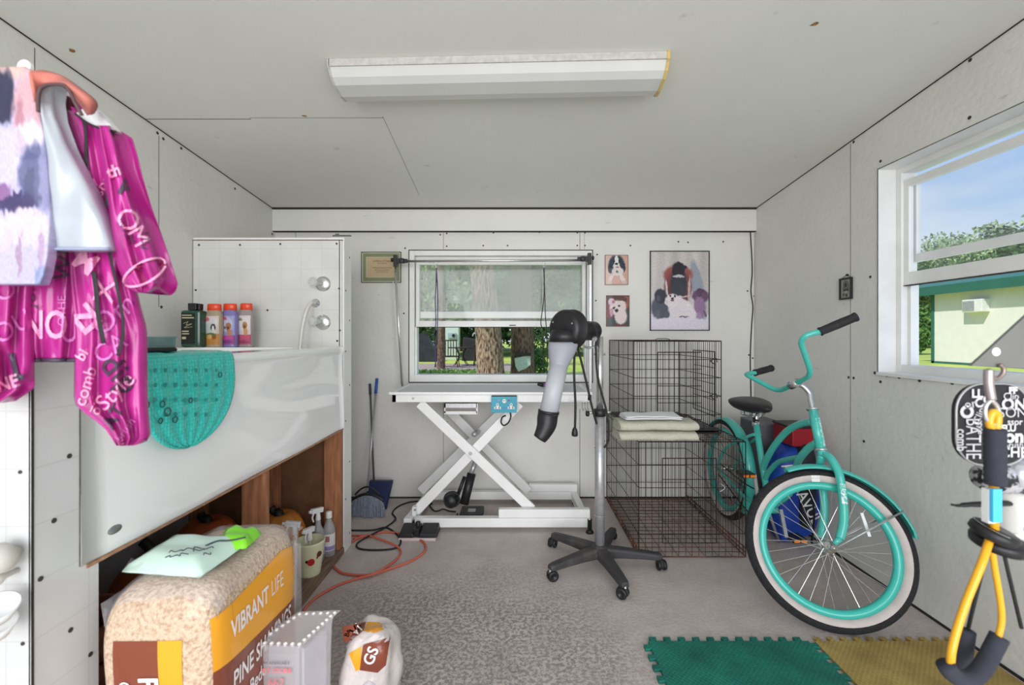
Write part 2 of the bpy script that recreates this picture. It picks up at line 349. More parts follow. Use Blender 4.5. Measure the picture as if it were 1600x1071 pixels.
# right wall
W2 = (1.30, 2.247, 1.056, 2.074)
wr = MB(); hole_wall(wr, XR, YF, YB, -.05, 2.62, W2, M['wall'], 'y', .106)
def rw(px, py): return P(px, py, XR*F/(px-CX))
p = rw(1329, 225); q = rw(1329, 800); wr.box((XR-.0008, p.y-.0015, q.z), (XR, p.y+.0015, p.z), M['seam'])
dots(wr, [rw(*q) for q in ((1516, 94), (1334, 222), (1515, 184), (1376, 252), (1360, 433), (1326, 590), (1334, 591), (1367, 583), (1378, 585), (1386, 587), (1405, 590), (1376, 597), (1437, 595), (1488, 599), (1350, 690))], (-1, 0, 0), .0075)
wr.box((XR-.003, YF, 0), (XR, YB, .012), M['dark'])
# thin dark gap where the casing meets the board
for a, bq in (((XR-.002, 2.247, 1.04), (XR, 2.2505, 2.078)), ((XR-.002, 1.30, 1.046), (XR, 2.25, 1.0495)), ((XR-.002, 1.30, 2.074), (XR, 2.25, 2.077))): wr.box(a, bq, M['seam'])
struct('wall_right', wr, 'white painted board right wall with an open window', 'wall')
# front wall beside the open doorway behind the camera
wf = MB(); wf.box((XL-.1, YF-.1, -.05), (-1.62, YF, 2.62), M['wall']).box((1.62, YF-.1, -.05), (XR+.1, YF, 2.62), M['wall']).box((-1.62, YF-.1, 2.38), (1.62, YF, 2.62), M['wall'])
struct('wall_front', wf, 'front wall with the wide open doorway', 'wall')
# ceiling
cl = MB()
def slab(y0, y1, x0, x1, dz, th, m):
    cl.add([(x0, y0, zc(y0)+dz), (x1, y0, zc(y0)+dz), (x1, y1, zc(y1)+dz), (x0, y1, zc(y1)+dz), (x0, y0, zc(y0)+dz+th), (x1, y0, zc(y0)+dz+th), (x1, y1, zc(y1)+dz+th), (x0, y1, zc(y1)+dz+th)],
           [(0, 3, 2, 1), (4, 5, 6, 7), (0, 1, 5, 4), (1, 2, 6, 5), (2, 3, 7, 6), (3, 0, 4, 7)], m)
slab(YF-.1, YB+.1, XL-.1, XR+.1, 0, .08, M['ceil'])
def cp(px, py):
    k = (CY-py)/F; Y = (2.203+.0929*YB-H)/(k+.0929); return P(px, py, Y)
for a, bq in (((226, 186), (390, 184)), ((390, 184), (598, 182))):
    p, q = cp(*a), cp(*bq); th_ = .004 if a[0] == 226 else .0015; slab(p.y-th_/2, p.y+th_/2, p.x, q.x, -.0012, .001, M['seam'])
p, q = cp(598, 182), cp(655, 305)
cl.bar(p-Vector((0, 0, .0005)), q-Vector((0, 0, .0005)), .0015, .0008, M['seam'])
stain = mat('rusty_stain', (176, 140, 84), .8, col2=(120, 84, 44), nscale=90)
random.seed(4)
for px, py in ((113, 79), (182, 159), (475, 181), (1272, 38)):
    p = cp(px, py); k = [p+Vector((math.cos(a)*.012*random.uniform(.6, 1.6), math.sin(a)*.009*random.uniform(.5, 1.5), 0)) for a in [i*PI/5 for i in range(10)]]
    cl.add([Vector((v.x, v.y, zc(v.y)-.0012)) for v in k], [tuple(range(10))], stain)
# dark gaps along both side walls and the back
for x in (XL+.003, XR-.003): cl.bar(Vector((x, YF, zc(YF)-.002)), Vector((x, YB, zc(YB)-.002)), .0035, .004, M['dark'])
cl.box((XL, YB-.05, zc(YB)-.002), (XR, YB-.04, zc(YB)+.006), M['dark'])
struct('ceiling', cl, 'sloping white painted plywood ceiling', 'ceiling')

# glass
def glassmat(name, haze, tint=(1, 1, 1)):
    m = bpy.data.materials.new(name); m.use_nodes = True; t = m.node_tree; t.nodes.clear()
    o = t.nodes.new('ShaderNodeOutputMaterial'); tr = t.nodes.new('ShaderNodeBsdfTransparent'); tr.inputs[0].default_value = (*tint, 1)
    gl = t.nodes.new('ShaderNodeBsdfGlossy'); gl.inputs['Roughness'].default_value = .03
    df = t.nodes.new('ShaderNodeBsdfDiffuse'); df.inputs[0].default_value = (.9, .92, .93, 1)
    tl = t.nodes.new('ShaderNodeBsdfTranslucent'); tl.inputs[0].default_value = (.9, .92, .93, 1)
    g = t.nodes.new('ShaderNodeNewGeometry'); n = t.nodes.new('ShaderNodeTexNoise'); n.inputs['Scale'].default_value = 3.5; n.inputs['Detail'].default_value = 8; t.links.new(g.outputs['Position'], n.inputs['Vector'])
    r = t.nodes.new('ShaderNodeValToRGB'); t.links.new(n.outputs[0], r.inputs[0]); r.color_ramp.elements[0].position = .3; r.color_ramp.elements[1].position = .75
    r.color_ramp.elements[0].color = (haze*.6,)*3+(1,); r.color_ramp.elements[1].color = (min(1, haze*1.5),)*3+(1,)
    a = t.nodes.new('ShaderNodeMixShader'); a.inputs[0].default_value = .5; t.links.new(df.outputs[0], a.inputs[1]); t.links.new(tl.outputs[0], a.inputs[2])
    b = t.nodes.new('ShaderNodeMixShader'); t.links.new(r.outputs[0], b.inputs[0]); t.links.new(tr.outputs[0], b.inputs[1]); t.links.new(a.outputs[0], b.inputs[2])
    c = t.nodes.new('ShaderNodeMixShader'); c.inputs[0].default_value = .012; t.links.new(b.outputs[0], c.inputs[1]); t.links.new(gl.outputs[0], c.inputs[2])
    t.links.new(c.outputs[0], o.inputs[0]); return m
M['pane_hazy'] = glassmat('hazy_window_glass', .10); M['pane_clean'] = glassmat('window_glass', .04)  # haze of reflected light mixed into the panes as diffuse white
M['cleargl'] = glassmat('clear_plastic', .16)
def ringx(mb, x0, x1, z0, z1, y0, y1, wd, m, wb=None, wt=None):
    wb = wb or wd; wt = wt or wd
    mb.box((x0, y0, z0), (x0+wd, y1, z1), m).box((x1-wd, y0, z0), (x1, y1, z1), m).box((x0+wd, y0, z0), (x1-wd, y1, z0+wb), m).box((x0+wd, y0, z1-wt), (x1-wd, y1, z1), m)
def ringy(mb, y0, y1, z0, z1, x0, x1, wd, m, wb=None, wt=None):
    wb = wb or wd; wt = wt or wd
    mb.box((x0, y0, z0), (x1, y0+wd, z1), m).box((x0, y1-wd, z0), (x1, y1, z1), m).box((x0, y0+wd, z0), (x1, y1-wd, z0+wb), m).box((x0, y0+wd, z1-wt), (x1, y1-wd, z1), m)
# window 1, back
f1 = MB(); ringx(f1, W1[0], W1[1], W1[2], W1[3], YB-.012, YB+.10, .038, M['vinyl'], .056, .038)
ringx(f1, W1[0]-.008, W1[1]+.008, W1[2]-.008, W1[3]+.008, YB-.006, YB-.0005, .0085, M['dark'])
w1 = struct('window_1', f1, 'white vinyl back window with its lower sash raised', 'window', .003)
sb = MB(); ringx(sb, -.765, .535, 1.309, 1.815, YB+.012, YB+.038, .026, M['vinyl'], .046, .03)
sb.box((-.765, YB+.008, 1.305), (.535, YB+.036, 1.309), M['dark']).box((-.05, YB+.008, 1.318), (.0, YB+.012, 1.325), M['black'])
part('raised_sash', sb, w1, bevel=.002)
sb = MB(); ringx(sb, -.773, .543, 1.378, 1.852, YB+.05, YB+.08, .03, M['vinyl'], .05, .03)
part('upper_sash', sb, w1, bevel=.002)
part('glass_pane', MB().box((-.74, YB+.024, 1.35), (.51, YB+.027, 1.79), M['pane_hazy']), w1)
part('glass_pane', MB().box((-.745, YB+.064, 1.425), (.515, YB+.067, 1.825), M['pane_hazy']), w1)
tr = MB()
for x in (-.772, .528): tr.box((x, YB+.012, .945), (x+.014, YB+.08, 1.31), M['vinyl'])
part('sash_track', tr, w1)
# window 2, right
f2 = MB(); ringy(f2, W2[0], W2[1], W2[2], W2[3], 1.905, 1.985, .032, M['vinyl'], .04, .03)
f2.box((XR+.0, W2[1]-.003, W2[2]), (1.905, W2[1], W2[3]), M['vinyl']).box((XR-.012, W2[0], W2[2]-.014), (1.905, W2[1], W2[2]+.002), M['vinyl']).box((XR, W2[0], W2[3]-.003), (1.905, W2[1], W2[3]), M['vinyl'])
w2 = struct('window_2', f2, 'white vinyl side window with its lower sash raised', 'window', .002)
sb = MB(); ringy(sb, 1.335, 2.215, 1.488, 2.005, 1.918, 1.942, .028, M['vinyl'], .062, .036); sb.box((1.914, 1.335, 1.484), (1.942, 2.215, 1.488), M['dark'])
part('raised_sash', sb, w2, bevel=.002)
sb = MB(); ringy(sb, 1.335, 2.215, 1.60, 2.02, 1.955, 1.978, .028, M['vinyl'], .04, .016)
part('upper_sash', sb, w2, bevel=.002)
part('glass_pane', MB().box((1.928, 1.36, 1.54), (1.931, 2.19, 1.975), M['pane_clean']), w2)
part('glass_pane', MB().box((1.965, 1.36, 1.63), (1.968, 2.19, 2.0), M['pane_clean']), w2)
tr = MB(); tr.box((1.935, 2.195, 1.09), (1.975, 2.215, 1.49), M['vinyl']).box((1.935, 1.335, 1.09), (1.975, 1.355, 1.49), M['vinyl'])
part('sash_track', tr, w2)

# ------------------------------------------------------------------ tiled partition behind the tub
YP = 2.55
M['tilex'] = tile_mat('tile_panel', 0, -1.803, 1.7366, (226, 226, 222)); M['tiley'] = tile_mat('tile_panel_side', 1, .91, .968, (226, 226, 224)); M['tilen'] = tile_mat('tile_panel_near', 0, -1.03, .968, (216, 216, 214))
pt = MB(); ztp = 1.782
pt.box((XL, YP+.006, .72), (-.98, YP+.11, ztp), M['wall']).box((XL, YP+.012, 0), (-.98, YP+.11, .72), M['hardboard']).box((-.984, YP, 0), (-.978, YP+.112, ztp), M['white'])
pt.box((XL, YP, 1.10), (-.99, YP+.006, ztp), M['tilex'])
pt.box((XL, YP-.001, ztp), (-.985, YP+.008, ztp+.005), mat('brown_edge', (104, 78, 58), .7, noise_amt=.4)).box((-1.006, YP-.0012, 1.18), (-1.002, YP, ztp), M['dark']).box((XL, YP-.001, .8), (XL+.003, YP, ztp), M['seam'])
pt.box((XL, YP+.008, ztp), (-.98, YP+.11, ztp+.018), M['white'])
dots(pt, [P(x, y, YP) for x, y in ((311, 383), (375, 383), (438, 381.6), (526, 381), (306, 453.6), (530, 451), (531, 516.6), (418, 485), (527, 533))], (0, -1, 0), .006)
dots(pt, [Vector((-.978, YP+.055+.03*(-1)**i, z)) for i, z in enumerate((1.7, 1.5, 1.33, 1.15, .95, .75, .5, .3, .08))], (1, 0, 0), .005)
struct('wall_partition', pt, 'white tile-board partition at the far end of the tub', 'wall')
for cx_, cz in ((-1.098, 1.535), (-1.098, 1.316)):
    c = Vector((cx_, YP, cz)); up = 'upper' if cz > 1.4 else 'lower'
    h = thing('tap_handle', f'chrome and clear plastic tap knob, {up} of the two on the tiled wall', 'tap', c, 'pair of shower taps')
    part('escutcheon', MB().lathe([(0, .012), (.028, .012), (.04, .006), (.044, 0)], c, M['chrome'], (0, -1, 0)), h)
    part('knob', MB().lathe([(0, .075), (.022, .073), (.028, .06), (.024, .045), (.014, .04), (.012, .01)], c+Vector((-.012, 0, .004)), M['glassy'] if 'glassy' in M else M['chrome'], (-.35, -1, .02), 10, smooth=False), h)
h = thing('shower_hose', 'clear shower hose curling out of a chrome wall outlet', 'hose', P(491, 474, YP))
part('wall_outlet', MB().lathe([(0, .03), (.012, .03), (.014, .014), (.02, .01), (.026, 0)], P(493, 474, YP), M['chrome'], (0, -1, 0)), h)
part('hose', MB().tube(spl([P(492, 473.5, YP-.02), P(486, 474, YP-.05), P(479, 486, YP-.07), P(473, 510, YP-.08), P(469, 541, YP-.09), P(464, 575, YP-.1)]), .010, mat('milky_hose', (206, 204, 198), .2, coat=.5), 10), h)
# ------------------------------------------------------------------ raised tub: tub shell, tile boards, framing
tub = thing('raised_tub', 'raised white bath tub with a glossy apron on a tile-clad stand', 'bathtub', (-.98-.43, 1.73, 0))
X0, X1, Y0, Y1, ZT = XL+.002, -.985, .905, YP-.001, 1.178
NV = 64
def rr(x0, x1, y0, y1, e, z):
    cx_, cy_, a, b_ = (x0+x1)/2, (y0+y1)/2, (x1-x0)/2, (y1-y0)/2; o_ = []
    for k in range(NV):
        t_ = 2*PI*(k+.5)/NV; c_, s_ = math.cos(t_), math.sin(t_)
        o_.append(Vector((cx_+a*math.copysign(abs(c_)**(2/e), c_), cy_+b_*math.copysign(abs(s_)**(2/e), s_), z)))
    return o_
sh = MB(); rings = [rr(X0, X1, Y0+.085, Y1, 40, ZT-.05), rr(X0, X1, Y0+.085, Y1, 40, ZT), rr(X0+.1, X1-.125, Y0+.24, Y1-.2, 9, ZT), rr(X0+.11, X1-.135, Y0+.25, Y1-.21, 8, ZT-.02), rr(X0+.15, X1-.17, Y0+.36, Y1-.25, 6, ZT-.36), rr(X0+.2, X1-.22, Y0+.42, Y1-.3, 5, ZT-.39)]
for a, bq in zip(rings, rings[1:]): sh.add(a+bq, [(k, (k+1) % NV, NV+(k+1) % NV, NV+k) for k in range(NV)], M['tubwhite'], True)
sh.add(rings[-1], [tuple(range(NV))], M['tubwhite'], True)
tubshell = part('tub_shell', sh, tub, bevel=.004)
prof = [(-.985, 1.178), (-.977, 1.176), (-.972, 1.168), (-.972, 1.154), (-.977, 1.146), (-.983, 1.13), (-.983, 1.02), (-.980, .94), (-.976, .88), (-.972, .80), (-.970, .74), (-.971, .722), (-.975, .716), (-.984, .716), (-.99, .74), (-.99, 1.17)]
ap = MB(); n = len(prof)
def apf(i, j):
    x, z = prof[i]; Y = 1.005+(YP-.016-1.005)*j/24
    return Vector((x+.0035*math.sin(j*.55+z*7)*(0 if z > 1.1 else 1)*math.sin(min(1, (1.1-z)*4)*PI/2), Y, z))
ap.add([apf(i, j) for j in range(25) for i in range(n)], [(j*n+i, j*n+(i+1) % n, (j+1)*n+(i+1) % n, (j+1)*n+i) for j in range(24) for i in range(n)]+[tuple(range(n)), tuple(range(24*n, 25*n))[::-1]], M['tubwhite'], True)
ap.box((-.982, 1.02, .708), (-.974, YP-.02, .716), mat('raw_board_edge', (186, 142, 110), .8, noise_amt=.3, nscale=60))
apron = part('apron', ap, tub)
part('maker_badge', MB().lathe([(0, .003), (.017, .003), (.02, 0)], (-.9725, 1.086, .768), mat('badge_grey', (150, 150, 152), .3, .6), (1, 0, 0), 20, sy=.55), tub, 'small grey oval badge')
tb = MB()
tb.box((X0, Y0, 0), (-.981, Y0+.012, 1.186), M['tilen']).box((-.984, Y0, 0), (-.978, 1.004, 1.186), M['tiley']).box((-.984, 1.004, 0), (-.978, 1.05, .718), M['tiley'])
tb.box((X0, Y0, 1.176), (-.98, 1.0, 1.19), M['white'])
tb.box((-.9785, Y0-.001, 0), (-.9765, Y0+.003, 1.18), M['dark']).box((-.9785, 1.003, .72), (-.9765, 1.006, 1.17), M['seam'])
dots(tb, [Vector((-.978, -(-.978)*F/(CX-x), H-(y-CY)*(.978*F/(CX-x))/F)) for x, y in ((108, 713), (63, 905), (138, 870), (84, 814), (141, 1023), (110, 985))], (1, 0, 0), .0055)
dots(tb, [P(32, 738, Y0), P(36, 1006, Y0)], (0, -1, 0), .004)
part('tile_boards', tb, tub)
def stud(x0, x1, y0, y1, z0=.038, z1=.80, m=None): part('stud', MB().box((x0, y0, z0), (x1, y1, z1), m or M['wood']), tub, bevel=.002)
stud(-1.075, -.986, 1.755, 1.793); stud(-1.075, -.986, YP-.04, YP-.002, z1=.71); stud(-1.835, -1.745, YP-.04, YP-.002, z1=.76); stud(-1.405, -1.335, YP-.04, YP-.002, z1=.76); stud(-1.075, -.986, 1.012, 1.05)
part('sill_plank', MB().box((-1.15, 1.05, 0), (-.975, YP-.002, .038), M['sillwood']), tub, bevel=.003)
part('support_beam', MB().box((-1.835, 1.06, .735), (-1.0, 1.10, .785), M['wood']), tub)
pp = MB(); pvc = mat('grey_pvc', (196, 190, 182), .4)
pp.tube(spl([Vector((-1.45, 2.35, .76)), Vector((-1.5, 2.3, .66)), Vector((-1.62, 2.35, .60)), Vector((-1.74, 2.45, .62))]), .02, pvc, 10)
pp.tube(spl([Vector((-1.36, 2.3, .74)), Vector((-1.42, 2.36, .56)), Vector((-1.58, 2.42, .52)), Vector((-1.76, 2.46, .56))]), .02, pvc, 10)
part('drain_pipe', pp, tub)
# ------------------------------------------------------------------ outdoors
lawn = mat('sunlit_lawn', (194, 198, 104), .9, col2=(150, 176, 78), nscale=.35, bump=.6, bscale=30, detail=8)
gm = MB(); gm.box((-70, YB+.3, -.12), (110, 110, -.02), lawn)
struct('ground_lawn', gm, 'sunlit green lawn around the shed', 'lawn')
gp = MB(); gp.box((-9, 15.8, -.02), (-.2, 20.2, .0), mat('gravel_patch', (176, 160, 152), .9, noise_amt=.35, nscale=12))
struct('gravel_patio', gp, 'pale gravel patch under the patio furniture', 'patio')
bark = mat('oak_bark', (178, 152, 132), .95, col2=(78, 62, 52), nscale=24, stretch=(1.5, 1.5, .4), bump=1.0, bscale=26, lo=.40, hi=.6)
darkbark = mat('dark_bark', (140, 114, 98), .95, col2=(56, 44, 38), nscale=24, stretch=(1.5, 1.5, .4), bump=1.0, bscale=10)
leafA = mat('pale_oak_leaves', (176, 196, 146), .8, col2=(112, 138, 90), nscale=1.2)
leafB = mat('deep_green_leaves', (98, 132, 76), .8, col2=(48, 76, 44), nscale=1.0)
leafC = mat('fresh_green_leaves', (120, 158, 80), .8, col2=(62, 104, 48), nscale=1.5)
def leafblob(mb, c, r, n, s, m, seed):
    rnd = random.Random(seed); vs = []; fs = []
    for _ in range(n):
        d = Vector((rnd.gauss(0, 1), rnd.gauss(0, 1), rnd.gauss(0, 1))).normalized()
        q = d*(rnd.random()**.35); lump = 1+.35*noise.noise(d*2.2+Vector((seed, 0, 0)))
        p = Vector(c)+Vector((q.x*r[0], q.y*r[1], q.z*r[2]))*lump
        a = Vector((rnd.gauss(0, 1), rnd.gauss(0, 1), rnd.gauss(0, 1))).normalized(); b_ = a.cross(Vector((rnd.gauss(0, 1), rnd.gauss(0, 1), rnd.gauss(0, 1)))).normalized()
        z = s*rnd.uniform(.6, 1.3); k = len(vs); vs += [p-a*z, p+b_*z*.55, p+a*z, p-b_*z*.55]; fs.append((k, k+1, k+2, k+3))
    mb.add(vs, fs, m)
def trunk(mb, pts, rs, m, seed=0):
    pts = spl(pts, 5); N = len(pts); R_ = [rs[0]+(rs[-1]-rs[0])*i/(N-1) for i in range(N)]; n = 22; vs = []
    for i, p in enumerate(pts):
        for k in range(n):
            a = 2*PI*k/n; r = R_[i]*(1+.09*noise.noise(Vector((math.cos(a)*2, math.sin(a)*2, p.z*.6+seed)))+.03*math.cos(a*7)); vs.append(p+Vector((math.cos(a)*r, math.sin(a)*r, 0)))
    mb.add(vs, [(i*n+k, i*n+(k+1) % n, (i+1)*n+(k+1) % n, (i+1)*n+k) for i in range(N-1) for k in range(n)], m, True)
def bigtree(label, x, y, r0, lean, m, seed, group=None):
    t_ = thing('oak_tree', label, 'tree', (x, y, -.05), group)
    mb = MB(); trunk(mb, [Vector((x, y, -.05)), Vector((x+lean*.15, y, 1.2)), Vector((x+lean*.55, y, 3)), Vector((x+lean, y, 5.4)), Vector((x+lean*1.3, y, 8))], (r0*1.12, r0*.62), m, seed)
    part('trunk', mb, t_)
    br = MB(); rnd = random.Random(seed)
    for i in range(5):
        z = 3.2+i*.9; a = rnd.uniform(0, 2*PI); p0 = Vector((x+lean*z/6, y, z)); d = Vector((math.cos(a), math.sin(a), .6))
        br.tube(spl([p0, p0+d*1.2, p0+d*2.6+Vector((0, 0, .4))]), [.14, .13, .12, .11, .1, .1, .09, .08, .07, .07, .06, .05, .04], m, 7)
    part('branch', br, t_)
    cr = MB()
    for i in range(7):
        a = i*2*PI/7; leafblob(cr, (x+lean+math.cos(a)*2.2, y+math.sin(a)*2.0, 6.3+.9*math.sin(i*2.1)), (1.9, 1.8, 1.3), 700, .16, leafA, seed*10+i)
    part('crown', cr, t_)
    return t_
bigtree('thick rough-barked oak seen through the middle of the back window', P(768, 0, 9).x, 9, .27, -.42, bark, 3)
bigtree('dark-barked oak with a paper notice, right of the thick oak', P(816, 0, 9.6).x, 9.6, .24, -.05, darkbark, 8)
nt_ = MB(); nt_.prism([P(804, 560, 9.31), P(829, 555, 9.31), P(829, 570, 9.31), P(822, 576, 9.31), P(810, 581, 9.31), P(805, 572, 9.31)], (0, 0, 0), (0, .04, 0), mat('paper_notice', (206, 214, 206), .7, col2=(150, 190, 186), nscale=22, stretch=(.5, 1, 4)))
nt_.box(P(806, 556.5, 9.32), P(830, 551.5, 9.28), M['black'])
single('paper_notice', nt_, 'torn white paper notice pinned to the dark-barked oak', 'notice')
def fartree(name, label, mkey, x, y, h, seed, w_=1.0):
    t_ = thing(name, label, 'tree', (x, y, -.05), 'trees at the edge of the lawn')
    mb = MB(); mb.tube([(x, y, -.05), (x+.2, y, h*.35), (x, y, h*.7)], [.28, .22, .12], darkbark, 8); part('trunk', mb, t_)
    cr = MB(); rnd = random.Random(seed)
    for i in range(9):
        cr_ = Vector((x+rnd.uniform(-1, 1)*h*.2*w_, y+rnd.uniform(-1, 1)*1.5, h*rnd.uniform(.32, .85))); leafblob(cr, cr_, (h*.19*w_, h*.17, h*.17), 1000, h*.017, mkey, seed*20+i)
    leafblob(cr, (x, y, h*.2), (h*.24*w_, h*.15, h*.17), 1500, h*.017, leafB, seed*20+15)
    part('foliage', cr, t_)
    return t_
def duptree(src, label, x, y, s=1.0, rz=0):
    r = src.copy(); S.collection.objects.link(r); r.location = (x, y, -.05); r.scale = (s, s, s); r.rotation_euler = (0, 0, rz); r['label'] = label
    for ch in list(src.children):
        c = ch.copy(); S.collection.objects.link(c); c.parent = r
    return r
lA = 'tree at the far edge of the lawn seen through the back window'
tA = fartree('broadleaf_tree', 'far leafy tree of the mixed row closing the lawn behind the back window', leafA, -6.5, 27, 10, 1, 1.2)
tB = fartree('broadleaf_tree', tA['label'], leafC, -2.2, 31, 11, 2, 1.2); tC = fartree('broadleaf_tree', tA['label'], leafB, 2.5, 28, 9, 3, 1.3)
for i, (x, y, s_, src) in enumerate(((-11, 30, 1.1, tC), (6.5, 32, 1.1, tA), (-4.6, 38, 1.3, tB), (.6, 42, 1.3, tA), (10.5, 36, 1.2, tB), (-9, 42, 1.4, tA), (5, 45, 1.4, tC))):
    duptree(src, tA['label'], x, y, s_, i*1.3)
labR = 'distant hazy tree of the skyline row in the side window'
for i, (x, y, s_, src) in enumerate(((40, 47, 1.15, tC), (47, 49, 1.3, tA), (53, 47, 1.55, tC), (50, 55, 1.2, tB), (58, 51, 1.6, tA))):
    d = duptree(src, labR, x, y, s_, i*1.7); d['group'] = 'skyline trees in the side window'
bs = MB(); leafblob(bs, (27, 31.5, 1.7), (2.6, 1.5, 2.0), 2600, .16, leafC, 77)
bs.tube([(27, 31.5, -.05), (27, 31.5, 1.5)], .12, darkbark, 6)
single('round_bush', bs, 'bright green bush left of the green-roofed shed', 'bush')
# green-roofed shed with a window air conditioner
sx, sy = 19.7, 21.2
shd = thing('garden_shed', 'cream outbuilding with a green roof edge and a window air conditioner', 'shed', (sx, sy, -.02))
sw = mat('cream_siding', (236, 233, 226), .7, noise_amt=.05, nscale=3); sg = mat('green_roof_metal', (58, 112, 98), .5, noise_amt=.15, nscale=2)
part('wall', MB().box((sx, sy-9, -.02), (sx+6, sy, 3.25), sw), shd)
part('corner_trim', MB().box((sx-.03, sy-.12, -.02), (sx+.1, sy+.03, 3.25), sg).box((sx-.03, sy-9, -.02), (sx, sy, .08), sg), shd)
rf = MB(); rf.add([(sx-.5, sy+.7, 3.15), (sx-.5, sy-9.5, 3.15), (sx+3, sy-9.5, 4.35), (sx+3, sy+.7, 4.35), (sx-.5, sy+.7, 3.55), (sx-.5, sy-9.5, 3.55), (sx+3, sy-9.5, 4.75), (sx+3, sy+.7, 4.75)], [(0, 3, 2, 1), (4, 5, 6, 7), (0, 1, 5, 4), (1, 2, 6, 5), (2, 3, 7, 6), (3, 0, 4, 7)], sg)
rf.add([(sx+6.5, sy+.7, 3.15), (sx+6.5, sy-9.5, 3.15), (sx+3, sy-9.5, 4.35), (sx+3, sy+.7, 4.35), (sx+6.5, sy+.7, 3.55), (sx+6.5, sy-9.5, 3.55), (sx+3, sy-9.5, 4.75), (sx+3, sy+.7, 4.75)], [(0, 3, 2, 1), (4, 5, 6, 7), (0, 1, 5, 4), (1, 2, 6, 5), (2, 3, 7, 6), (3, 0, 4, 7)], sg)
part('roof', rf, shd)
pa = onpl(1531, 478, Vector((sx, 0, 0)), Vector((1, 0, 0)))
ac = MB(); ac.box((sx-.35, pa.y-.42, pa.z-.27), (sx+.1, pa.y+.42, pa.z+.27), M['vinyl'])
acu = part('air_conditioner', ac, shd, 'white window air conditioner', bevel=.02)
gr_ = MB(); gr_.box((sx-.37, pa.y-.1, pa.z-.2), (sx-.35, pa.y+.38, pa.z+.2), mat('grille_grey', (120, 122, 130), .6))
for k in range(8): gr_.box((sx-.38, pa.y-.1, pa.z-.19+k*.05), (sx-.37, pa.y+.38, pa.z-.175+k*.05), M['vinyl'])
part('grille', gr_, acu)
# patio furniture and clutter
brown = mat('dark_brown_metal', (58, 44, 38), .5, noise_amt=.2)
def patio_chair(label, x, y, z0, w_, h_):
    t_ = thing('patio_chair', label, 'chair', (x, y, z0), 'metal patio chairs')
    part('seat', MB().box((x-w_/2, y-.25, z0+.40), (x+w_/2, y+.25, z0+.45), brown), t_, bevel=.01)
    bk = MB(); bk.box((x-w_/2, y-.27, z0+.45), (x-w_/2+.04, y-.23, z0+h_), brown).box((x+w_/2-.04, y-.27, z0+.45), (x+w_/2, y-.23, z0+h_), brown).box((x-w_/2, y-.27, z0+h_-.05), (x+w_/2, y-.23, z0+h_), brown)
    for k in range(7): bk.box((x-w_/2+.05+k*w_/8, y-.26, z0+.45), (x-w_/2+.085+k*w_/8, y-.24, z0+h_-.04), brown)
    part('backrest', bk, t_)
    for sx_ in (-1, 1):
        for sy_ in (-1, 1): part('leg', MB().tube([(x+sx_*(w_/2-.02), y+sy_*.23, z0+.42), (x+sx_*(w_/2+.03), y+sy_*.28, z0)], .02, brown, 6), t_)
    for sx_ in (-1, 1): part('armrest', MB().tube(spl([(x+sx_*w_/2, y-.25, z0+.68), (x+sx_*w_/2, y+.1, z0+.68), (x+sx_*w_/2, y+.24, z0+.45)]), .018, brown, 6), t_)
q = P(699, 0, 18.2); patio_chair('brown metal patio chair at the left of the back window', q.x, 18.2, 0, .85, 1.1)
q = P(751, 0, 19.0); patio_chair('small dark patio chair beside the thick oak trunk', q.x, 19, 0, .5, .86)
q = P(720, 0, 18.9); t_ = thing('patio_table', 'dark round patio table between the two patio chairs', 'table', (q.x, 19, 0))
part('tabletop', MB().lathe([(0, .78), (.55, .78), (.56, .76), (.55, .74), (0, .74)], (q.x, 19, 0), brown, n=24), t_)
for k in range(4):
    a = PI/4+k*PI/2; part('leg', MB().tube(spl([(q.x+math.cos(a)*.3, 19+math.sin(a)*.3, .75), (q.x+math.cos(a)*.12, 19+math.sin(a)*.12, .4), (q.x+math.cos(a)*.4, 19+math.sin(a)*.4, 0)]), .02, brown, 6), t_)
q = P(704, 0, 24); t_ = thing('utility_cabinet', 'pale utility cabinet with a meter on the lawn behind the patio', 'cabinet', (q.x, 24, -.02))
part('housing', MB().box((q.x-.46, 23.8, -.02), (q.x+.46, 24.4, 1.9), mat('pale_cabinet', (206, 222, 206), .6)), t_, bevel=.02)
part('meter', MB().box((q.x-.1, 23.72, 1.15), (q.x+.32, 23.8, 1.42), mat('meter_grey', (170, 186, 186), .5)).disc((q.x+.2, 23.72, 1.28), .09, (0, -1, 0), M['black'], 14, .02), t_)
q = P(664, 0, 22); tp = MB(); tp.prism([(q.x-.75, 22, -.02), (q.x+.75, 22, -.02), (q.x+.45, 22, .55), (q.x-.05, 22, 1.45), (q.x-.7, 22, 1.25)], (0, 0, 0), (0, .7, 0), mat('dark_tarp', (50, 54, 62), .5, noise_amt=.4, nscale=3))
single('tarp_covered_pile', tp, 'dark tarp-covered pile at the far left of the lawn', 'tarp')
q = P(732, 0, 23); tp = MB(); tp.prism([(q.x-.35, 23, -.02), (q.x+.4, 23, -.02), (q.x+.36, 23, 1.1), (q.x-.28, 23, 1.2)], (0, 0, 0), (0, .5, 0), mat('dark_bin', (48, 46, 50), .6, noise_amt=.4, nscale=3))
single('garbage_bin', tp, 'dark upright bin behind the patio table', 'bin', bevel=.03)
q = P(689, 0, 17.2); ps = MB(); trunk(ps, [Vector((q.x, 17.2, -.02)), Vector((q.x+.02, 17.2, 2)), Vector((q.x-.05, 17.2, 6))], (.16, .11), darkbark, 5); leafblob(ps, (q.x, 17.2, 6), (1.8, 1.5, 1.2), 900, .13, leafC, 5)
single('slim_tree', ps, 'slim dark-trunked tree beside the brown patio chair', 'tree')
gw = MB(); leafblob(gw, (P(700, 0, 15.2).x, 15.2, .02), (2.3, .4, .10), 1800, .045, leafC, 31)
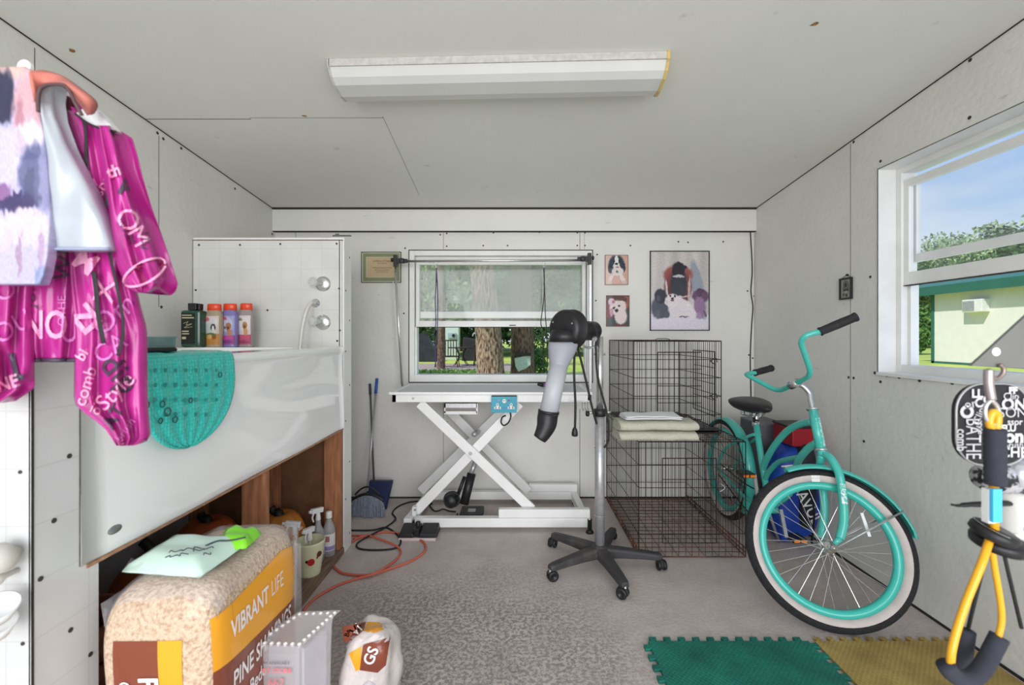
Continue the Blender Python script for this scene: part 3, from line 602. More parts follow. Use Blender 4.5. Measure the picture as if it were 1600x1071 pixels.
single('grass_clump', gw, 'strip of longer dark grass just outside the back window', 'grass', kind='stuff')
gw = MB(); leafblob(gw, (P(838, 0, 12).x, 12, .5), (.35, .3, .45), 500, .07, leafC, 33)
single('leafy_weed', gw, 'leafy weed growing against the dark-barked oak', 'plant')
# ------------------------------------------------------------------ ceiling light
lt = thing('ceiling_light', 'long dusty white wraparound fluorescent light under the sloping ceiling', 'ceiling light', (-.07, 1.9, zc(1.9)-.005))
wrapm = mat('frosted_lens', (214, 214, 210), .35, noise_amt=.05, nscale=5); dusty = mat('dusty_metal', (196, 192, 188), .6, noise_amt=.18, nscale=50)
A_ = Vector((-.755, 1.80, 0)); B_ = Vector((.605, 1.757, 0)); ax = (B_-A_).normalized(); ay = Vector((-ax.y, ax.x, 0))
def lp(u, v, dz):
    p = A_.lerp(B_, u)+ay*v; return Vector((p.x, p.y, zc(p.y)+dz))
prf = [(0, -.001), (0, -.030), (.012, -.036), (.03, -.056), (.06, -.070), (.13, -.074), (.175, -.066), (.20, -.045), (.215, -.03), (.215, -.001)]
def ext(pr, u0, u1, m):
    mb = MB(); n = len(pr); mb.add([lp(u, v, z) for u in (u0, u1) for v, z in pr], [(k, (k+1) % n, n+(k+1) % n, n+k) for k in range(n)]+[tuple(range(n))[::-1], tuple(range(n, 2*n))], m); return mb
part('lens', ext([(.002, -.026)]+prf[2:8]+[(.213, -.026)], .004, .992, wrapm), lt)
part('housing', ext([(0, -.001), (0, -.030), (.006, -.030), (.006, -.006), (.209, -.006), (.209, -.03), (.215, -.03), (.215, -.001)], 0, .996, dusty), lt)
part('end_cap', ext([(v*1.04-.004, z*1.06) for v, z in prf], .992, 1.0, mat('yellowed_plastic', (214, 184, 110), .5, noise_amt=.15)), lt, 'yellowed plastic end cap')
part('end_cap', ext(prf, -.003, .004, dusty), lt)
# ------------------------------------------------------------------ pictures
def picture(name, label, cat, x0, y0, x1, y1, frame, fn, Y=None, border=0.004, depth=.012, nu=90, nv=110, pname='print', rough=.35):
    """flat framed picture on the back wall"""
    Y = Y or YB; a = P(x0, y0, Y); b_ = P(x1, y1, Y); t_ = thing(name, label, cat, ((a.x+b_.x)/2, Y, b_.z))
    mb = MB(); mb.box((a.x, Y-depth, b_.z), (b_.x, Y, b_.z+border), frame).box((a.x, Y-depth, a.z-border), (b_.x, Y, a.z), frame).box((a.x, Y-depth, b_.z), (a.x+border, Y, a.z), frame).box((b_.x-border, Y-depth, b_.z), (b_.x, Y, a.z), frame)
    part('frame', mb, t_)
    g_ = MB(); x0_, x1_, z1_, z0_ = a.x+border, b_.x-border, a.z-border, b_.z+border
    g_.grid(nu, nv, lambda u, v: Vector((x0_+(x1_-x0_)*u, Y-depth*.6, z1_+(z0_-z1_)*v)), attrm, False)
    o = part(pname, g_, t_); paint_obj(o, lambda p: fn((p.x-x0_)/(x1_-x0_), (z1_-p.z)/(z1_-z0_)))
    return t_
attrm = attr_mat('printed_picture', .4, .2)
BK, WH = (38, 40, 48), (226, 220, 222)
def drape(u, v):
    s_ = 8*math.sin(u*26+v*2)+6*math.sin(u*11); return (196+s_-10*v, 190+s_-8*v, 186+s_) if v < .80 else (216, 210, 222)
big = painter(drape, [(.40, .45, .16, .30, (138, 142, 158), .25), (.82, .5, .10, .4, (150, 156, 170), -.25), (.47, .30, .25, .13, (150, 82, 76)), (.47, .45, .235, .22, (122, 66, 66)), (.47, .55, .19, .2, (94, 56, 60)), (.28, .52, .02, .16, (210, 196, 200), -.1), (.66, .52, .02, .22, (196, 170, 176), .05),
    (.48, .40, .14, .19, (52, 54, 66)), (.47, .5, .12, .14, (56, 60, 70)), (.48, .23, .105, .10, (34, 33, 44)), (.43, .25, .06, .08, (36, 35, 46)), (.56, .20, .07, .028, (40, 36, 48)), (.48, .315, .10, .018, (190, 186, 190)), (.5, .575, .17, .012, (196, 170, 176)),
    (.16, .72, .15, .15, (78, 82, 96)), (.17, .57, .105, .095, (54, 54, 66)), (.13, .60, .03, .04, (80, 80, 92)), (.12, .80, .05, .05, (92, 94, 108)), (.28, .80, .05, .05, (86, 86, 100)),
    (.86, .57, .145, .085, (104, 78, 104)), (.84, .72, .10, .15, (148, 118, 152)), (.86, .50, .07, .03, (90, 66, 92)), (.84, .53, .05, .05, (92, 68, 94)), (.83, .82, .05, .05, (164, 138, 170)), (.94, .80, .05, .02, (110, 96, 120), 1.0),
    (.53, .74, .20, .13, WH), (.45, .70, .15, .14, (222, 212, 218)), (.37, .63, .115, .09, (228, 216, 220)), (.27, .64, .03, .045, (216, 206, 212)), (.67, .80, .12, .08, (224, 214, 222)), (.335, .565, .018, .014, BK), (.415, .568, .018, .014, BK), (.375, .60, .025, .016, BK), (.375, .625, .03, .012, (120, 80, 86)), (.57, .835, .09, .01, (104, 92, 110)), (.5, .92, .6, .075, (218, 212, 226))], .012, 1)
picture('framed_picture', 'large black-framed picture of four poodles around a red chair', 'picture', 1015, 392.5, 1108, 517, M['black'], big, border=.007, nu=120, nv=150)
sh1 = painter(lambda u, v: (206, 164, 146) if u > .3 else (214, 186, 172), [(.5, .32, .35, .32, (34, 50, 66)), (.24, .45, .12, .17, (34, 42, 54)), (.8, .42, .10, .18, (38, 46, 60)), (.5, .18, .09, .18, (226, 222, 222)), (.5, .36, .15, .12, (222, 216, 216)), (.55, .55, .27, .16, (222, 212, 208)), (.25, .8, .2, .07, (226, 212, 208), -.9), (.75, .78, .22, .09, (226, 210, 208), .9), (.18, .93, .12, .05, (214, 196, 194)), (.85, .92, .12, .05, (206, 186, 188)), (.5, .85, .18, .13, (214, 172, 166)),
    (.38, .20, .05, .04, (16, 26, 40)), (.63, .19, .05, .04, (16, 26, 40)), (.5, .29, .07, .04, (16, 18, 28)), (.53, .41, .07, .03, (170, 110, 118)), (.52, .56, .06, .04, (96, 108, 112))], .03, 5)
picture('canvas_photo', 'small photo of a black and white dog, above the white dog photo', 'picture', 945, 399, 981, 445.5, mat('brown_edge2', (120, 92, 80), .6), sh1, border=.0025, nu=70, nv=90)
sh2 = painter(lambda u, v: (84, 58, 60) if v < .45 else (62, 70, 72), [(.85, .2, .25, .2, (150, 84, 72)), (.12, .5, .2, .25, (128, 66, 78)), (.62, .14, .3, .12, (88, 56, 52)), (.5, .4, .37, .25, (226, 212, 212)), (.66, .3, .2, .14, (222, 206, 204)), (.22, .2, .15, .12, (214, 190, 204)), (.3, .2, .06, .05, (186, 110, 140)), (.63, .68, .28, .26, (224, 208, 210)), (.22, .55, .08, .14, (196, 150, 166)), (.33, .40, .07, .035, (70, 48, 52), -.4), (.56, .33, .05, .03, (56, 40, 44)), (.45, .49, .08, .055, (34, 26, 32)), (.6, .97, .3, .04, (110, 60, 70))], .03, 11)
picture('canvas_photo', 'small photo of a white dog, below the black and white dog photo', 'picture', 947, 462, 983, 510.5, mat('brown_edge3', (130, 84, 66), .6), sh2, border=.0025, nu=70, nv=90)
def certf(u, v):
    e_ = min(u, 1-u)*1.35; e2 = min(v, 1-v); d = min(e_, e2)
    if d < .035: c = (196, 196, 172)
    elif d < .15: c = (132+18*math.sin(u*90)*math.sin(v*60), 140, 108)
    elif d < .17: c = (190, 190, 164)
    else: c = (194, 172, 138)
    return lin(c)
cf = picture('framed_certificate', 'tan certificate with a green border in a thin dark frame', 'certificate', 565, 394, 627, 442, mat('dark_olive_frame', (62, 56, 44), .5), certf, border=.004)
ctx = MB(); brn = mat('certificate_ink', (120, 84, 58), .7)
for s_, y_, z_ in (('Certificate of Training', 408, .021), ('has completed', 411.5, .015), ('Professional Dog Grooming', 418.5, .017), ('and is hereby awarded this', 422, .014), ('in the art of grooming', 425, .014)):
    flat_text(ctx, s_, P(597, y_, YB-.0085), (1, 0, 0), (0, 0, 1), z_, brn, 0, .75)
part('writing', ctx, cf)
# small hanging picture on the right wall
a = rw(1314, 436); b_ = rw(1333, 467); t_ = thing('hanging_plaque', 'tiny dark-framed picture hanging from a nail on the right wall', 'picture', (XR, (a.y+b_.y)/2, b_.z))
z0, z1 = b_.z, a.z; y0, y1 = b_.y, a.y
mb = MB(); ringy(mb, y0, y1, z0, z1, XR-.012, XR-.001, .009, M['black']); part('frame', mb, t_)
mb = MB(); mb.grid(30, 50, lambda u, v: Vector((XR-.006, y1+(y0-y1)*u, z1+(z0-z1)*v)), attrm, False); o = part('print', mb, t_)
pf = painter(lambda u, v: (150, 150, 142), [(.5, .32, .24, .2, (96, 96, 90)), (.5, .5, .28, .26, (104, 102, 96)), (.48, .34, .1, .1, (40, 40, 38)), (.5, .56, .22, .05, (56, 54, 50)), (.5, .66, .16, .05, (170, 168, 158)), (.3, .78, .1, .07, (90, 88, 80)), (.55, .82, .08, .07, (40, 38, 36))], .03, 4)
paint_obj(o, lambda p: pf((y1-p.y)/(y1-y0), (z1-p.z)/(z1-z0)))
n_ = rw(1325, 430); mb = MB(); mb.tube([Vector((XR-.004, y1-.01, z1)), n_+Vector((-.006, 0, 0)), Vector((XR-.004, y0+.01, z1))], .0015, M['black'], 5); part('cord', mb, t_)
part('nail', MB().disc(n_, .006, (-1, 0, 0), M['black'], 10, .009), t_)

# ------------------------------------------------------------------ tub-side things
def bottle(label, px, Y, w_, h_, body, cap, painter_, round_=1, group='dog shampoo bottles on the tub'):
    c = P(px, 0, Y); c = Vector((c.x, Y, ZT)); t_ = thing('shampoo_bottle', label, 'bottle', c, group)
    d_ = w_*.62
    pr = [(0, 0), (.44, 0), (.47, .01), (.44, .05), (.45, .2), (.5, .4), (.5, .6), (.46, .75), (.38, .83), (.34, .85)]
    mb = MB(); n = 28; vs = []
    for r, z in pr:
        for k in range(n):
            an = 2*PI*k/n; cs, sn = math.cos(an), math.sin(an); e_ = 2.6
            vs.append(c+Vector((w_*r*math.copysign(abs(cs)**(2/e_), cs), d_*r*math.copysign(abs(sn)**(2/e_), sn), h_*z)))
    mb.add(vs, [(i*n+k, i*n+(k+1) % n, (i+1)*n+(k+1) % n, (i+1)*n+k) for i in range(len(pr)-1) for k in range(n)], body, True)
    part('body', mb, t_)
    cc = MB(); cc.lathe([(0, 1.0), (.35, 1.0), (.385, .985), (.40, .86), (.37, .85), (0, .85)], c, cap, n=24, sx=w_, sy=d_); 
    for i in range(len(cc.v)): cc.v[i].z = c.z+(cc.v[i].z-c.z)*h_
    part('cap', cc, t_)
    bv = mb.bvh(); lb = MB()
    def fn(u, v):
        x = c.x+(u-.5)*w_*.82; z = c.z+h_*(.72-.66*v); hit = bv.ray_cast(Vector((x, c.y-.3, z)), Vector((0, 1, 0)))[0]
        return (hit or Vector((x, c.y-d_*.5, z)))+Vector((0, -.0012, 0))
    lb.grid(34, 50, fn, attrm); o = part('label', lb, t_)
    paint_obj(o, lambda p: painter_(((p.x-c.x)/(w_*.82)+.5), (.72-(p.z-c.z)/h_)/.66))
    return t_
orange = mat('orange_cap', (232, 74, 34), .3, coat=.3)
clearb = mat('clear_shampoo', (196, 188, 184), .12, trans=.45, coat=.6, ior=1.2); ambb = mat('amber_shampoo', (206, 186, 160), .12, trans=.4, coat=.6, ior=1.2); purpb = mat('violet_shampoo', (128, 122, 178), .12, coat=.6)
pA = painter(lambda u, v: (206, 190, 178) if v < .62 else (194, 134, 66), [(.55, .22, .4, .2, (214, 206, 210)), (.2, .12, .2, .07, (206, 110, 118)), (.35, .42, .25, .18, (196, 204, 200)), (.66, .40, .17, .12, (40, 40, 44)), (.66, .46, .08, .12, (228, 226, 226)), (.7, .58, .15, .1, (210, 206, 200)), (.5, .66, .34, .07, (86, 110, 60)), (.4, .72, .2, .08, (214, 176, 110)), (.7, .74, .14, .07, (150, 80, 30))], .03, 2)
pB = painter(lambda u, v: (150, 148, 200) if v < .68 else (150, 80, 140), [(.5, .3, .38, .26, (190, 192, 220)), (.3, .1, .22, .06, (190, 90, 130)), (.62, .36, .2, .12, (170, 112, 76)), (.6, .46, .09, .1, (110, 66, 46)), (.68, .58, .17, .12, (190, 130, 90)), (.3, .42, .17, .05, (96, 104, 150)), (.5, .76, .42, .07, (196, 76, 150)), (.5, .9, .42, .05, (130, 60, 130))], .03, 3)
pC = painter(lambda u, v: (214, 200, 200) if v < .66 else (184, 80, 112), [(.5, .28, .4, .24, (222, 214, 214)), (.2, .14, .2, .05, (120, 140, 80)), (.6, .34, .2, .12, (184, 128, 80)), (.58, .42, .09, .1, (120, 72, 46)), (.66, .56, .17, .13, (206, 150, 104)), (.5, .76, .42, .07, (206, 84, 120)), (.5, .92, .42, .05, (150, 60, 100))], .03, 6)
bottle('orange-capped dog shampoo bottle with amber label, next to the green bottle', 335, 2.40, .092, .232, ambb, orange, pA)
bottle('orange-capped dog shampoo bottle with purple label, middle of the three', 359.5, 2.44, .090, .236, purpb, orange, pB)
bottle('orange-capped dog shampoo bottle with pink label, nearest the tiled wall', 385, 2.47, .082, .240, clearb, orange, pC)
c = Vector((P(304, 0, 2.36).x, 2.36, ZT)); t_ = thing('shampoo_bottle', 'dark green square-shouldered shampoo bottle with a black flip cap', 'bottle', c)
grn = mat('dark_green_bottle', (34, 72, 58), .25, coat=.4)
part('body', MB().box(c+Vector((-.054, -.03, 0)), c+Vector((.050, .03, .195)), grn), t_, bevel=.012)
part('cap', MB().box(c+Vector((-.022, -.02, .196)), c+Vector((.022, .02, .232)), M['black']).box(c+Vector((.024, -.014, .196)), c+Vector((.038, .014, .230)), M['black']), t_, bevel=.003)
lb = MB(); lb.box(c+Vector((-.047, -.0315, .02)), c+Vector((.022, -.0305, .18)), mat('black_label', (22, 30, 26), .4)); tanm = mat('tan_print', (196, 190, 150), .5)
for z_, w_, h_ in ((.168, .05, .005), (.155, .062, .006), (.085, .034, .006), (.072, .036, .006), (.05, .02, .012)): lb.box(c+Vector((-.042, -.0325, z_-h_/2)), c+Vector((-.042+w_, -.0315, z_+h_/2)), tanm)
lb.tube(spl([c+Vector((-.035, -.033, .125)), c+Vector((-.01, -.033, .135)), c+Vector((-.02, -.033, .118)), c+Vector((.01, -.033, .124)), c+Vector((-.03, -.033, .104)), c+Vector((.012, -.033, .108))]), .0012, tanm, 4)
part('label', lb, t_, bevel=0)
# metal bowl
c = Vector((-1.062, 1.31, ZT+.014)); t_ = thing('pet_bowl', 'stainless steel pet bowl with a black rubber foot on the tub rim', 'bowl', c)
part('bowl', MB().lathe([(.045, .004), (.052, .008), (.056, .040), (.064, .043), (.064, .045), (.055, .042), (.046, .012), (0, .009)], c, M['steel'], n=32), t_)
part('rubber_foot', MB().lathe([(0, 0), (.056, 0), (.058, .006), (.052, .012), (.046, .008), (0, .006)], c, M['rubber'], n=32), t_)
# bath mat draped over the rim
mm = mat('translucent_teal_vinyl', (44, 190, 178), .18, trans=.08, coat=.5, ior=1.2); t = mm.node_tree; b = t.nodes['Principled BSDF']
tc = t.nodes.new('ShaderNodeTexCoord'); vo = t.nodes.new('ShaderNodeTexVoronoi'); vo.inputs['Scale'].default_value = 95; vo.inputs['Randomness'].default_value = .35; t.links.new(tc.outputs['Object'], vo.inputs['Vector'])
bp = t.nodes.new('ShaderNodeBump'); bp.invert = True; bp.inputs['Strength'].default_value = .8; bp.inputs['Distance'].default_value = .004; t.links.new(vo.outputs['Distance'], bp.inputs['Height']); t.links.new(bp.outputs[0], b.inputs['Normal'])
r = t.nodes.new('ShaderNodeValToRGB'); t.links.new(vo.outputs['Distance'], r.inputs[0]); r.color_ramp.elements[0].color = (*lin((96, 222, 210)), 1); r.color_ramp.elements[1].color = (*lin((50, 200, 188)), 1); r.color_ramp.elements[1].position = .7; t.links.new(r.outputs[0], b.inputs['Base Color'])
mtt = thing('bath_mat', 'teal bubbly vinyl bath mat draped over the tub rim', 'mat', (-.97, 1.33, .93))
mk = MB(); Yc, hw = 1.332, .190
def matp(u, v):
    s_ = v*.40        # distance along drape from inner end
    if s_ < .115: x, z = -1.098+s_, ZT+.008+.003*math.sin(u*30)
    elif s_ < .145:
        a = (s_-.115)/.03*PI/2; x, z = -.983+.021*math.sin(a), ZT+.008-.018*(1-math.cos(a))
    else: x, z = -.962+.010*math.sin((s_-.145)*9)+.002*math.sin(u*40), ZT-.010-(s_-.145)
    dn = max(0, (s_-.20)/.20); half = hw*math.sqrt(max(0, 1-dn**2.3)) if dn < 1 else 0
    return Vector((x, Yc+(u*2-1)*max(half, .02)-.02*dn, z))
mk.grid(40, 44, matp, mm); part('sheet', mk, mtt, solid=.005)
cups = MB(); ring_m = mat('suction_cup', (20, 140, 132), .2, coat=.6); dk = mat('dark_ring', (44, 76, 74), .5)
for i in range(9):
    for j in range(1, 5):
        px_, py_ = 226+i*16, 556+j*23; k = (px_-288)**2/66**2+(py_-560)**2/118**2
        if k < .9: cups.disc(onpl(px_, py_, Vector((-.9465, 0, 0)), Vector((1, 0, 0))), .006, (1, 0, 0), ring_m, 10, .0015)
for px_, py_, r in ((229, 633, .009), (262, 644, .011), (254, 632, .008), (251, 658, .007), (274, 656, .008), (298, 626, .007), (344, 586, .008)):
    c = onpl(px_, py_, Vector((-.9455, 0, 0)), Vector((1, 0, 0))); cups.tube([c+Vector((0, math.cos(a)*r, math.sin(a)*r)) for a in [q_*PI/8 for q_ in range(16)]], .0016, dk, 5, closed=True)
part('suction_cup', cups, mtt, kind='stuff')

# ------------------------------------------------------------------ garments hanging at the left
D = 0.84
post = thing('garment_stand', 'slim white post on the tub corner carrying the hung garments', 'stand', (-1.02, .955, 1.19))
part('post', MB().tube([(-1.02, .955, 1.19), (-1.02, .955, 1.73), (-1.0, .93, 1.74)], .009, M['white'], 10).disc((-1.02, .955, 1.19), .03, (0, 0, 1), M['white'], 16, .006), post)
part('hook', MB().tube(spl([(-1.0, .94, 1.735), (-.95, .88, 1.735), (-.90, .83, 1.715), (-.875, .80, 1.705), (-.865, .785, 1.71)]), .005, M['white'], 8).disc(P(43, 107, .79), .012, (0, -1, 0), M['white'], 12, .006), post)
def pinkmat(name, c):
    return mat(name, c, .28, coat=.25, spec=.5, noise_amt=.18, nscale=7)
pinkA = pinkmat('magenta_nylon', (184, 44, 138)); pinkB = pinkmat('magenta_nylon_lining', (150, 20, 88)); pale = mat('pale_pink_print', (246, 168, 204), .35); greyp = mat('charcoal_print', (72, 58, 76), .4); lilac = mat('lilac_print', (222, 130, 200), .35)
jk = thing('grooming_jacket', 'magenta nylon grooming jacket printed with pale pink and grey words', 'jacket', P(100, 570, D))
def rows_at(rows, y):
    for a, b_ in zip(rows, rows[1:]):
        if a[0] <= y <= b_[0]:
            t_ = (y-a[0])/(b_[0]-a[0]); return a[1]+(b_[1]-a[1])*t_, a[2]+(b_[2]-a[2])*t_
    return rows[-1][1:3] if y > rows[-1][0] else rows[0][1:3]
WORDS = []
class Cloth:
    """closed, slightly puffed cloth panel following pixel-measured outline rows at real depth"""
    def __init__(s, rows, Y, th, folds, amp, tilt=0, seed=0, wob=.4):
        s.rows, s.Y, s.th, s.k, s.amp, s.tilt, s.seed, s.wob = rows, Y, th, folds, amp, tilt, seed, wob
    def depth(s, px, py):
        xl, xr = rows_at(s.rows, py); u = (px-xl)/max(1, xr-xl); u = min(1, max(0, u)); v = (py-s.rows[0][0])/(s.rows[-1][0]-s.rows[0][0])
        ph = s.seed+s.wob*6*v+1.2*math.sin(v*5+s.seed); f_ = s.amp*(math.sin(u*s.k*2*PI+ph)+.5*math.sin(u*s.k*3.7*PI-ph*1.7+v*4))*(.35+.65*v)
        f_ += s.amp*.6*noise.noise(Vector((px*.025, py*.02, s.seed)))
        return s.Y+s.tilt*(u-.5)-s.th*math.sqrt(max(0, 1-(2*u-1)**2))*.5+f_
    def pt(s, px, py, off=0): return P(px, py, s.depth(px, py)-off)
    def build(s, m, m2=None, nu=34, nv=44):
        mb = MB(); ya, yb_ = s.rows[0][0], s.rows[-1][0]; vs = []
        for j in range(nv):
            y = ya+(yb_-ya)*j/(nv-1); xl, xr = rows_at(s.rows, y)
            yy = y
            for i in range(nu):
                u = i/(nu-1); x = xl+(xr-xl)*u; vs.append(s.pt(x, yy))
            for i in range(nu-2, 0, -1):
                u = i/(nu-1); x = xl+(xr-xl)*u; d_ = s.depth(x, yy)+.012+s.th*math.sqrt(max(0, 1-(2*u-1)**2)); vs.append(P(x, yy, s.depth(x, yy)).lerp(P(x, yy, s.depth(x, yy)), 0)+Vector((0, .010+s.th*math.sqrt(max(0, 1-(2*u-1)**2)), 0)))
        n = nu*2-2
        mb.add(vs, [(j*n+k, j*n+(k+1) % n, (j+1)*n+(k+1) % n, (j+1)*n+k) for j in range(nv-1) for k in range(n)]+[tuple(range(n))[::-1], tuple((nv-1)*n+k for k in range(n))], m, True)
        return mb
    def text(s, mb, txt, px, py, size, ang, m, bold=.0, sx=1.0, off=.0035):
        ca, sa = math.cos(math.radians(ang)), math.sin(math.radians(ang))
        def fn(x, y):
            x *= sx; X = px+(x*ca-y*sa)*size; Yp = py-(x*sa+y*ca)*size
            xl, xr = rows_at(s.rows, Yp); X = min(max(X, xl+.5), xr-.5); Yp = min(max(Yp, s.rows[0][0]), s.rows[-1][0])
            return s.pt(X, Yp, off)
        mb = MB(); put_text(mb, txt, fn, m, bold, .12)
        WORDS.append((txt, mb))
center = Cloth([(250, 30, 150), (385, 20, 150), (480, 34, 140), (540, 36, 132), (566, 40, 126)], D+.035, .05, 2.4, .007, seed=1)
left = Cloth([(330, -60, 46), (440, -62, 42), (540, -60, 38), (590, -58, 38), (608, -56, 38), (618, -56, 24), (630, -54, 4)], D, .03, 2.2, .012, seed=2)
right = Cloth([(150, 78, 112), (180, 80, 160), (220, 92, 178), (300, 100, 196), (380, 106, 200), (440, 110, 198), (480, 114, 208), (508, 117, 216), (524, 118, 218), (560, 116, 218), (630, 115, 219), (640, 124, 219), (652, 140, 219), (664, 158, 219), (680, 172, 219), (690, 176, 219), (697, 182, 208)], D-.005, .035, 2.6, .010, seed=4)
sleeve = Cloth([(196, 150, 172), (222, 152, 182), (262, 160, 192), (312, 165, 210), (350, 168, 227), (384, 172, 240), (420, 182, 252), (440, 192, 258), (450, 200, 252), (457, 212, 236)], D-.03, .05, 1.9, .009, seed=7)
part('body', center.build(pinkA), jk); part('front_flap', left.build(pinkA), jk); part('front_flap', right.build(pinkA), jk); slv = part('sleeve', sleeve.build(pinkA), jk)
# sleeve cuff opening and lining
cf_ = MB(); cc_ = [(sleeve.pt(226+32*math.cos(a)-6*math.sin(a), 426+20*math.sin(a)-10*math.cos(a), .004)) for a in [k*PI/14 for k in range(28)]]
cf_.add(cc_, [tuple(range(28))], pinkB); part('cuff_opening', cf_, slv)
cu_ = MB(); cu_.tube(cc_, .0022, pale, 6, closed=True); part('cuff_hem', cu_, slv)
hl = MB(); hl.tube([center.pt(x, 563, .002) for x in range(42, 126, 6)], .004, greyp, 6); part('hem_band', hl, jk)
pr1 = MB(); g1 = MB(); l1 = MB()
center.text(pr1, 'NO', 70, 510, 62, 0, pale, .015, .72); center.text(l1, 'U', 108, 518, 56, 0, lilac, .0, .7); center.text(g1, 'JUMP', 45, 452, 26, 90, greyp); center.text(g1, 'WI', 100, 415, 42, 80, greyp, .0, .9); center.text(l1, 'OTHE', 97, 486, 18, 90, lilac)
left.text(l1, 'OU', 20, 512, 44, 30, lilac); left.text(g1, 'L', 30, 575, 60, 12, greyp, .03); left.text(pr1, 'NE', 12, 600, 28, 18, pale, .03); left.text(l1, 'O', 8, 455, 44, 15, lilac)
right.text(pr1, 'M', 133, 410, 46, -35, pale, .03); right.text(pr1, 'ZI', 133, 500, 46, -50, pale, .04); right.text(pr1, 'X', 165, 455, 46, 80, pale, .0, 1.2); right.text(l1, 'Om', 178, 492, 48, 40, lilac); right.text(l1, 'CA', 172, 545, 40, 35, lilac)
right.text(g1, 'dip', 186, 585, 52, -50, greyp, .01); right.text(pr1, 'comb', 134, 604, 28, 72, pale, .01); right.text(pr1, 'Style', 180, 612, 36, 45, pale, .005); right.text(g1, 'AT', 178, 652, 30, 60, greyp, .02); right.text(pr1, 'io', 150, 640, 24, -25, pale, .01); right.text(l1, 'brush', 196, 672, 18, 55, lilac); right.text(pr1, 'E', 190, 690, 16, 20, pale)
right.text(l1, 'VOICE', 118, 255, 34, -60, lilac); right.text(pr1, 'spa', 160, 290, 26, 60, pale); right.text(pr1, 'bi', 128, 555, 24, 60, pale, .02)
sleeve.text(g1, 'F', 195, 294, 34, -28, greyp, .06); sleeve.text(l1, 'O', 200, 345, 46, -20, pale); sleeve.text(l1, 'M', 216, 370, 40, -60, pale); sleeve.text(g1, 'WHIM', 196, 362, 16, -60, greyp); sleeve.text(pr1, 'th', 178, 268, 26, 20, pale, .03); sleeve.text(g1, 'MO', 228, 376, 18, 80, greyp)
for txt, wmb in WORDS: part('printed_word', wmb, jk)
def strap(pts, w_, off=.012, Yb=None):
    mb = MB(); q = [P(x, y, (Yb or D)-off-.02) for x, y in pts]; mb.tube(spl(q, 5), w_, M['rubber'], 8, flat=.3, upv=(0, 1, 0)); return mb
part('tie_strap', strap([(130, 178), (134, 215), (134, 260), (137, 290)], .0032), jk, 'black tie strap'); part('tie_strap', strap([(177, 206), (171, 250), (168, 300), (165, 345), (172, 400), (183, 450), (192, 500), (191, 530), (184, 556)], .003, .018), jk, 'long black tie strap')
part('tie_strap', strap([(146, 425), (150, 450), (153, 490), (162, 537)], .0045, .014), jk, 'black tie strap')
collar = MB(); dkred = mat('dark_collar_inside', (92, 16, 40), .5, noise_amt=.4)
collar.prism([P(75, 145, D-.03), P(92, 142, D-.03), P(108, 152, D-.03), P(110, 172, D-.03), P(96, 168, D-.03), P(82, 158, D-.03)], (0, 0, 0), (0, .02, 0), dkred)
part('collar', collar, jk, 'dark inside of the collar')
collar2 = MB(); collar2.prism([P(118, 178, D-.035), P(140, 162, D-.04), P(158, 178, D-.045), P(180, 203, D-.04), P(176, 206, D-.03), P(150, 200, D-.03), P(130, 190, D-.03)], (0, 0, 0), (0, .014, 0), mat('white_facing', (222, 222, 222), .5))
collar2.tube(spl([P(118, 178, D-.04), P(135, 191, D-.045), P(155, 200, D-.05), P(181, 206, D-.045)]), .002, M['black'], 6)
part('shoulder_facing', collar2, jk, 'white shoulder facing with black piping')
# printed bag with poodles
bg_ = thing('printed_apron', 'apron with a poodle photo print and silver lining folded open', 'apron', P(50, 445, D-.08))
front = Cloth([(104, -30, 40), (112, -40, 54), (135, -45, 56), (170, -48, 62), (228, -50, 73), (300, -50, 80), (350, -50, 80), (400, -48, 76), (430, -48, 70), (444, -46, 64)], D-.075, .02, .8, .004, seed=9)
fm = front.build(attrm, nu=80, nv=130); o = part('printed_front', fm, bg_)
pt_ = painter(lambda u, v: (200, 192, 228), [(.45, .0, .3, .07, (230, 194, 186)), (.42, .14, .15, .13, (56, 56, 84)), (.72, .20, .18, .18, (224, 178, 188)), (.62, .24, .05, .10, (196, 140, 156)), (.75, .33, .21, .075, (234, 216, 228)), (.62, .35, .08, .04, (206, 186, 214)), (.45, .42, .15, .15, (216, 208, 238)), (.80, .50, .19, .15, (92, 96, 142)), (.94, .5, .09, .17, (142, 140, 182)), (.74, .56, .07, .10, (64, 66, 112)), (.58, .625, .26, .045, (74, 66, 110)), (.42, .57, .10, .04, (156, 112, 164)), (.65, .75, .31, .09, (240, 216, 228)), (.45, .80, .1, .06, (232, 206, 222)), (.58, .92, .3, .11, (208, 200, 230)), (.62, .86, .03, .1, (188, 158, 188)), (.88, .86, .04, .12, (196, 170, 200)), (.9, .97, .1, .05, (150, 160, 200))], .035, 8, .05, .16)
def toPx(p): return CX+p.x/p.y*F, CY-(p.z-H)/p.y*F
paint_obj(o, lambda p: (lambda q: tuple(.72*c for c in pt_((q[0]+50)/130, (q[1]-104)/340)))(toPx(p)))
silver = mat('silver_lining', (180, 186, 192), .35, .15, noise_amt=.1, nscale=12)
lining = Cloth([(128, 60, 88), (150, 58, 84), (180, 62, 88), (225, 68, 106), (260, 71, 124), (300, 76, 146), (340, 78, 163), (380, 76, 174), (390, 75, 176)], D-.06, .02, .7, .004, tilt=.02, seed=12)
part('lining', lining.build(silver), bg_)
part('hem_band', MB().tube([lining.pt(x, 389, .002) for x in range(76, 177, 8)], .0028, mat('blue_grey_hem', (150, 160, 186), .5), 6), bg_)
salmon = mat('salmon_collar', (222, 128, 112), .6, col2=(140, 90, 86), nscale=10)
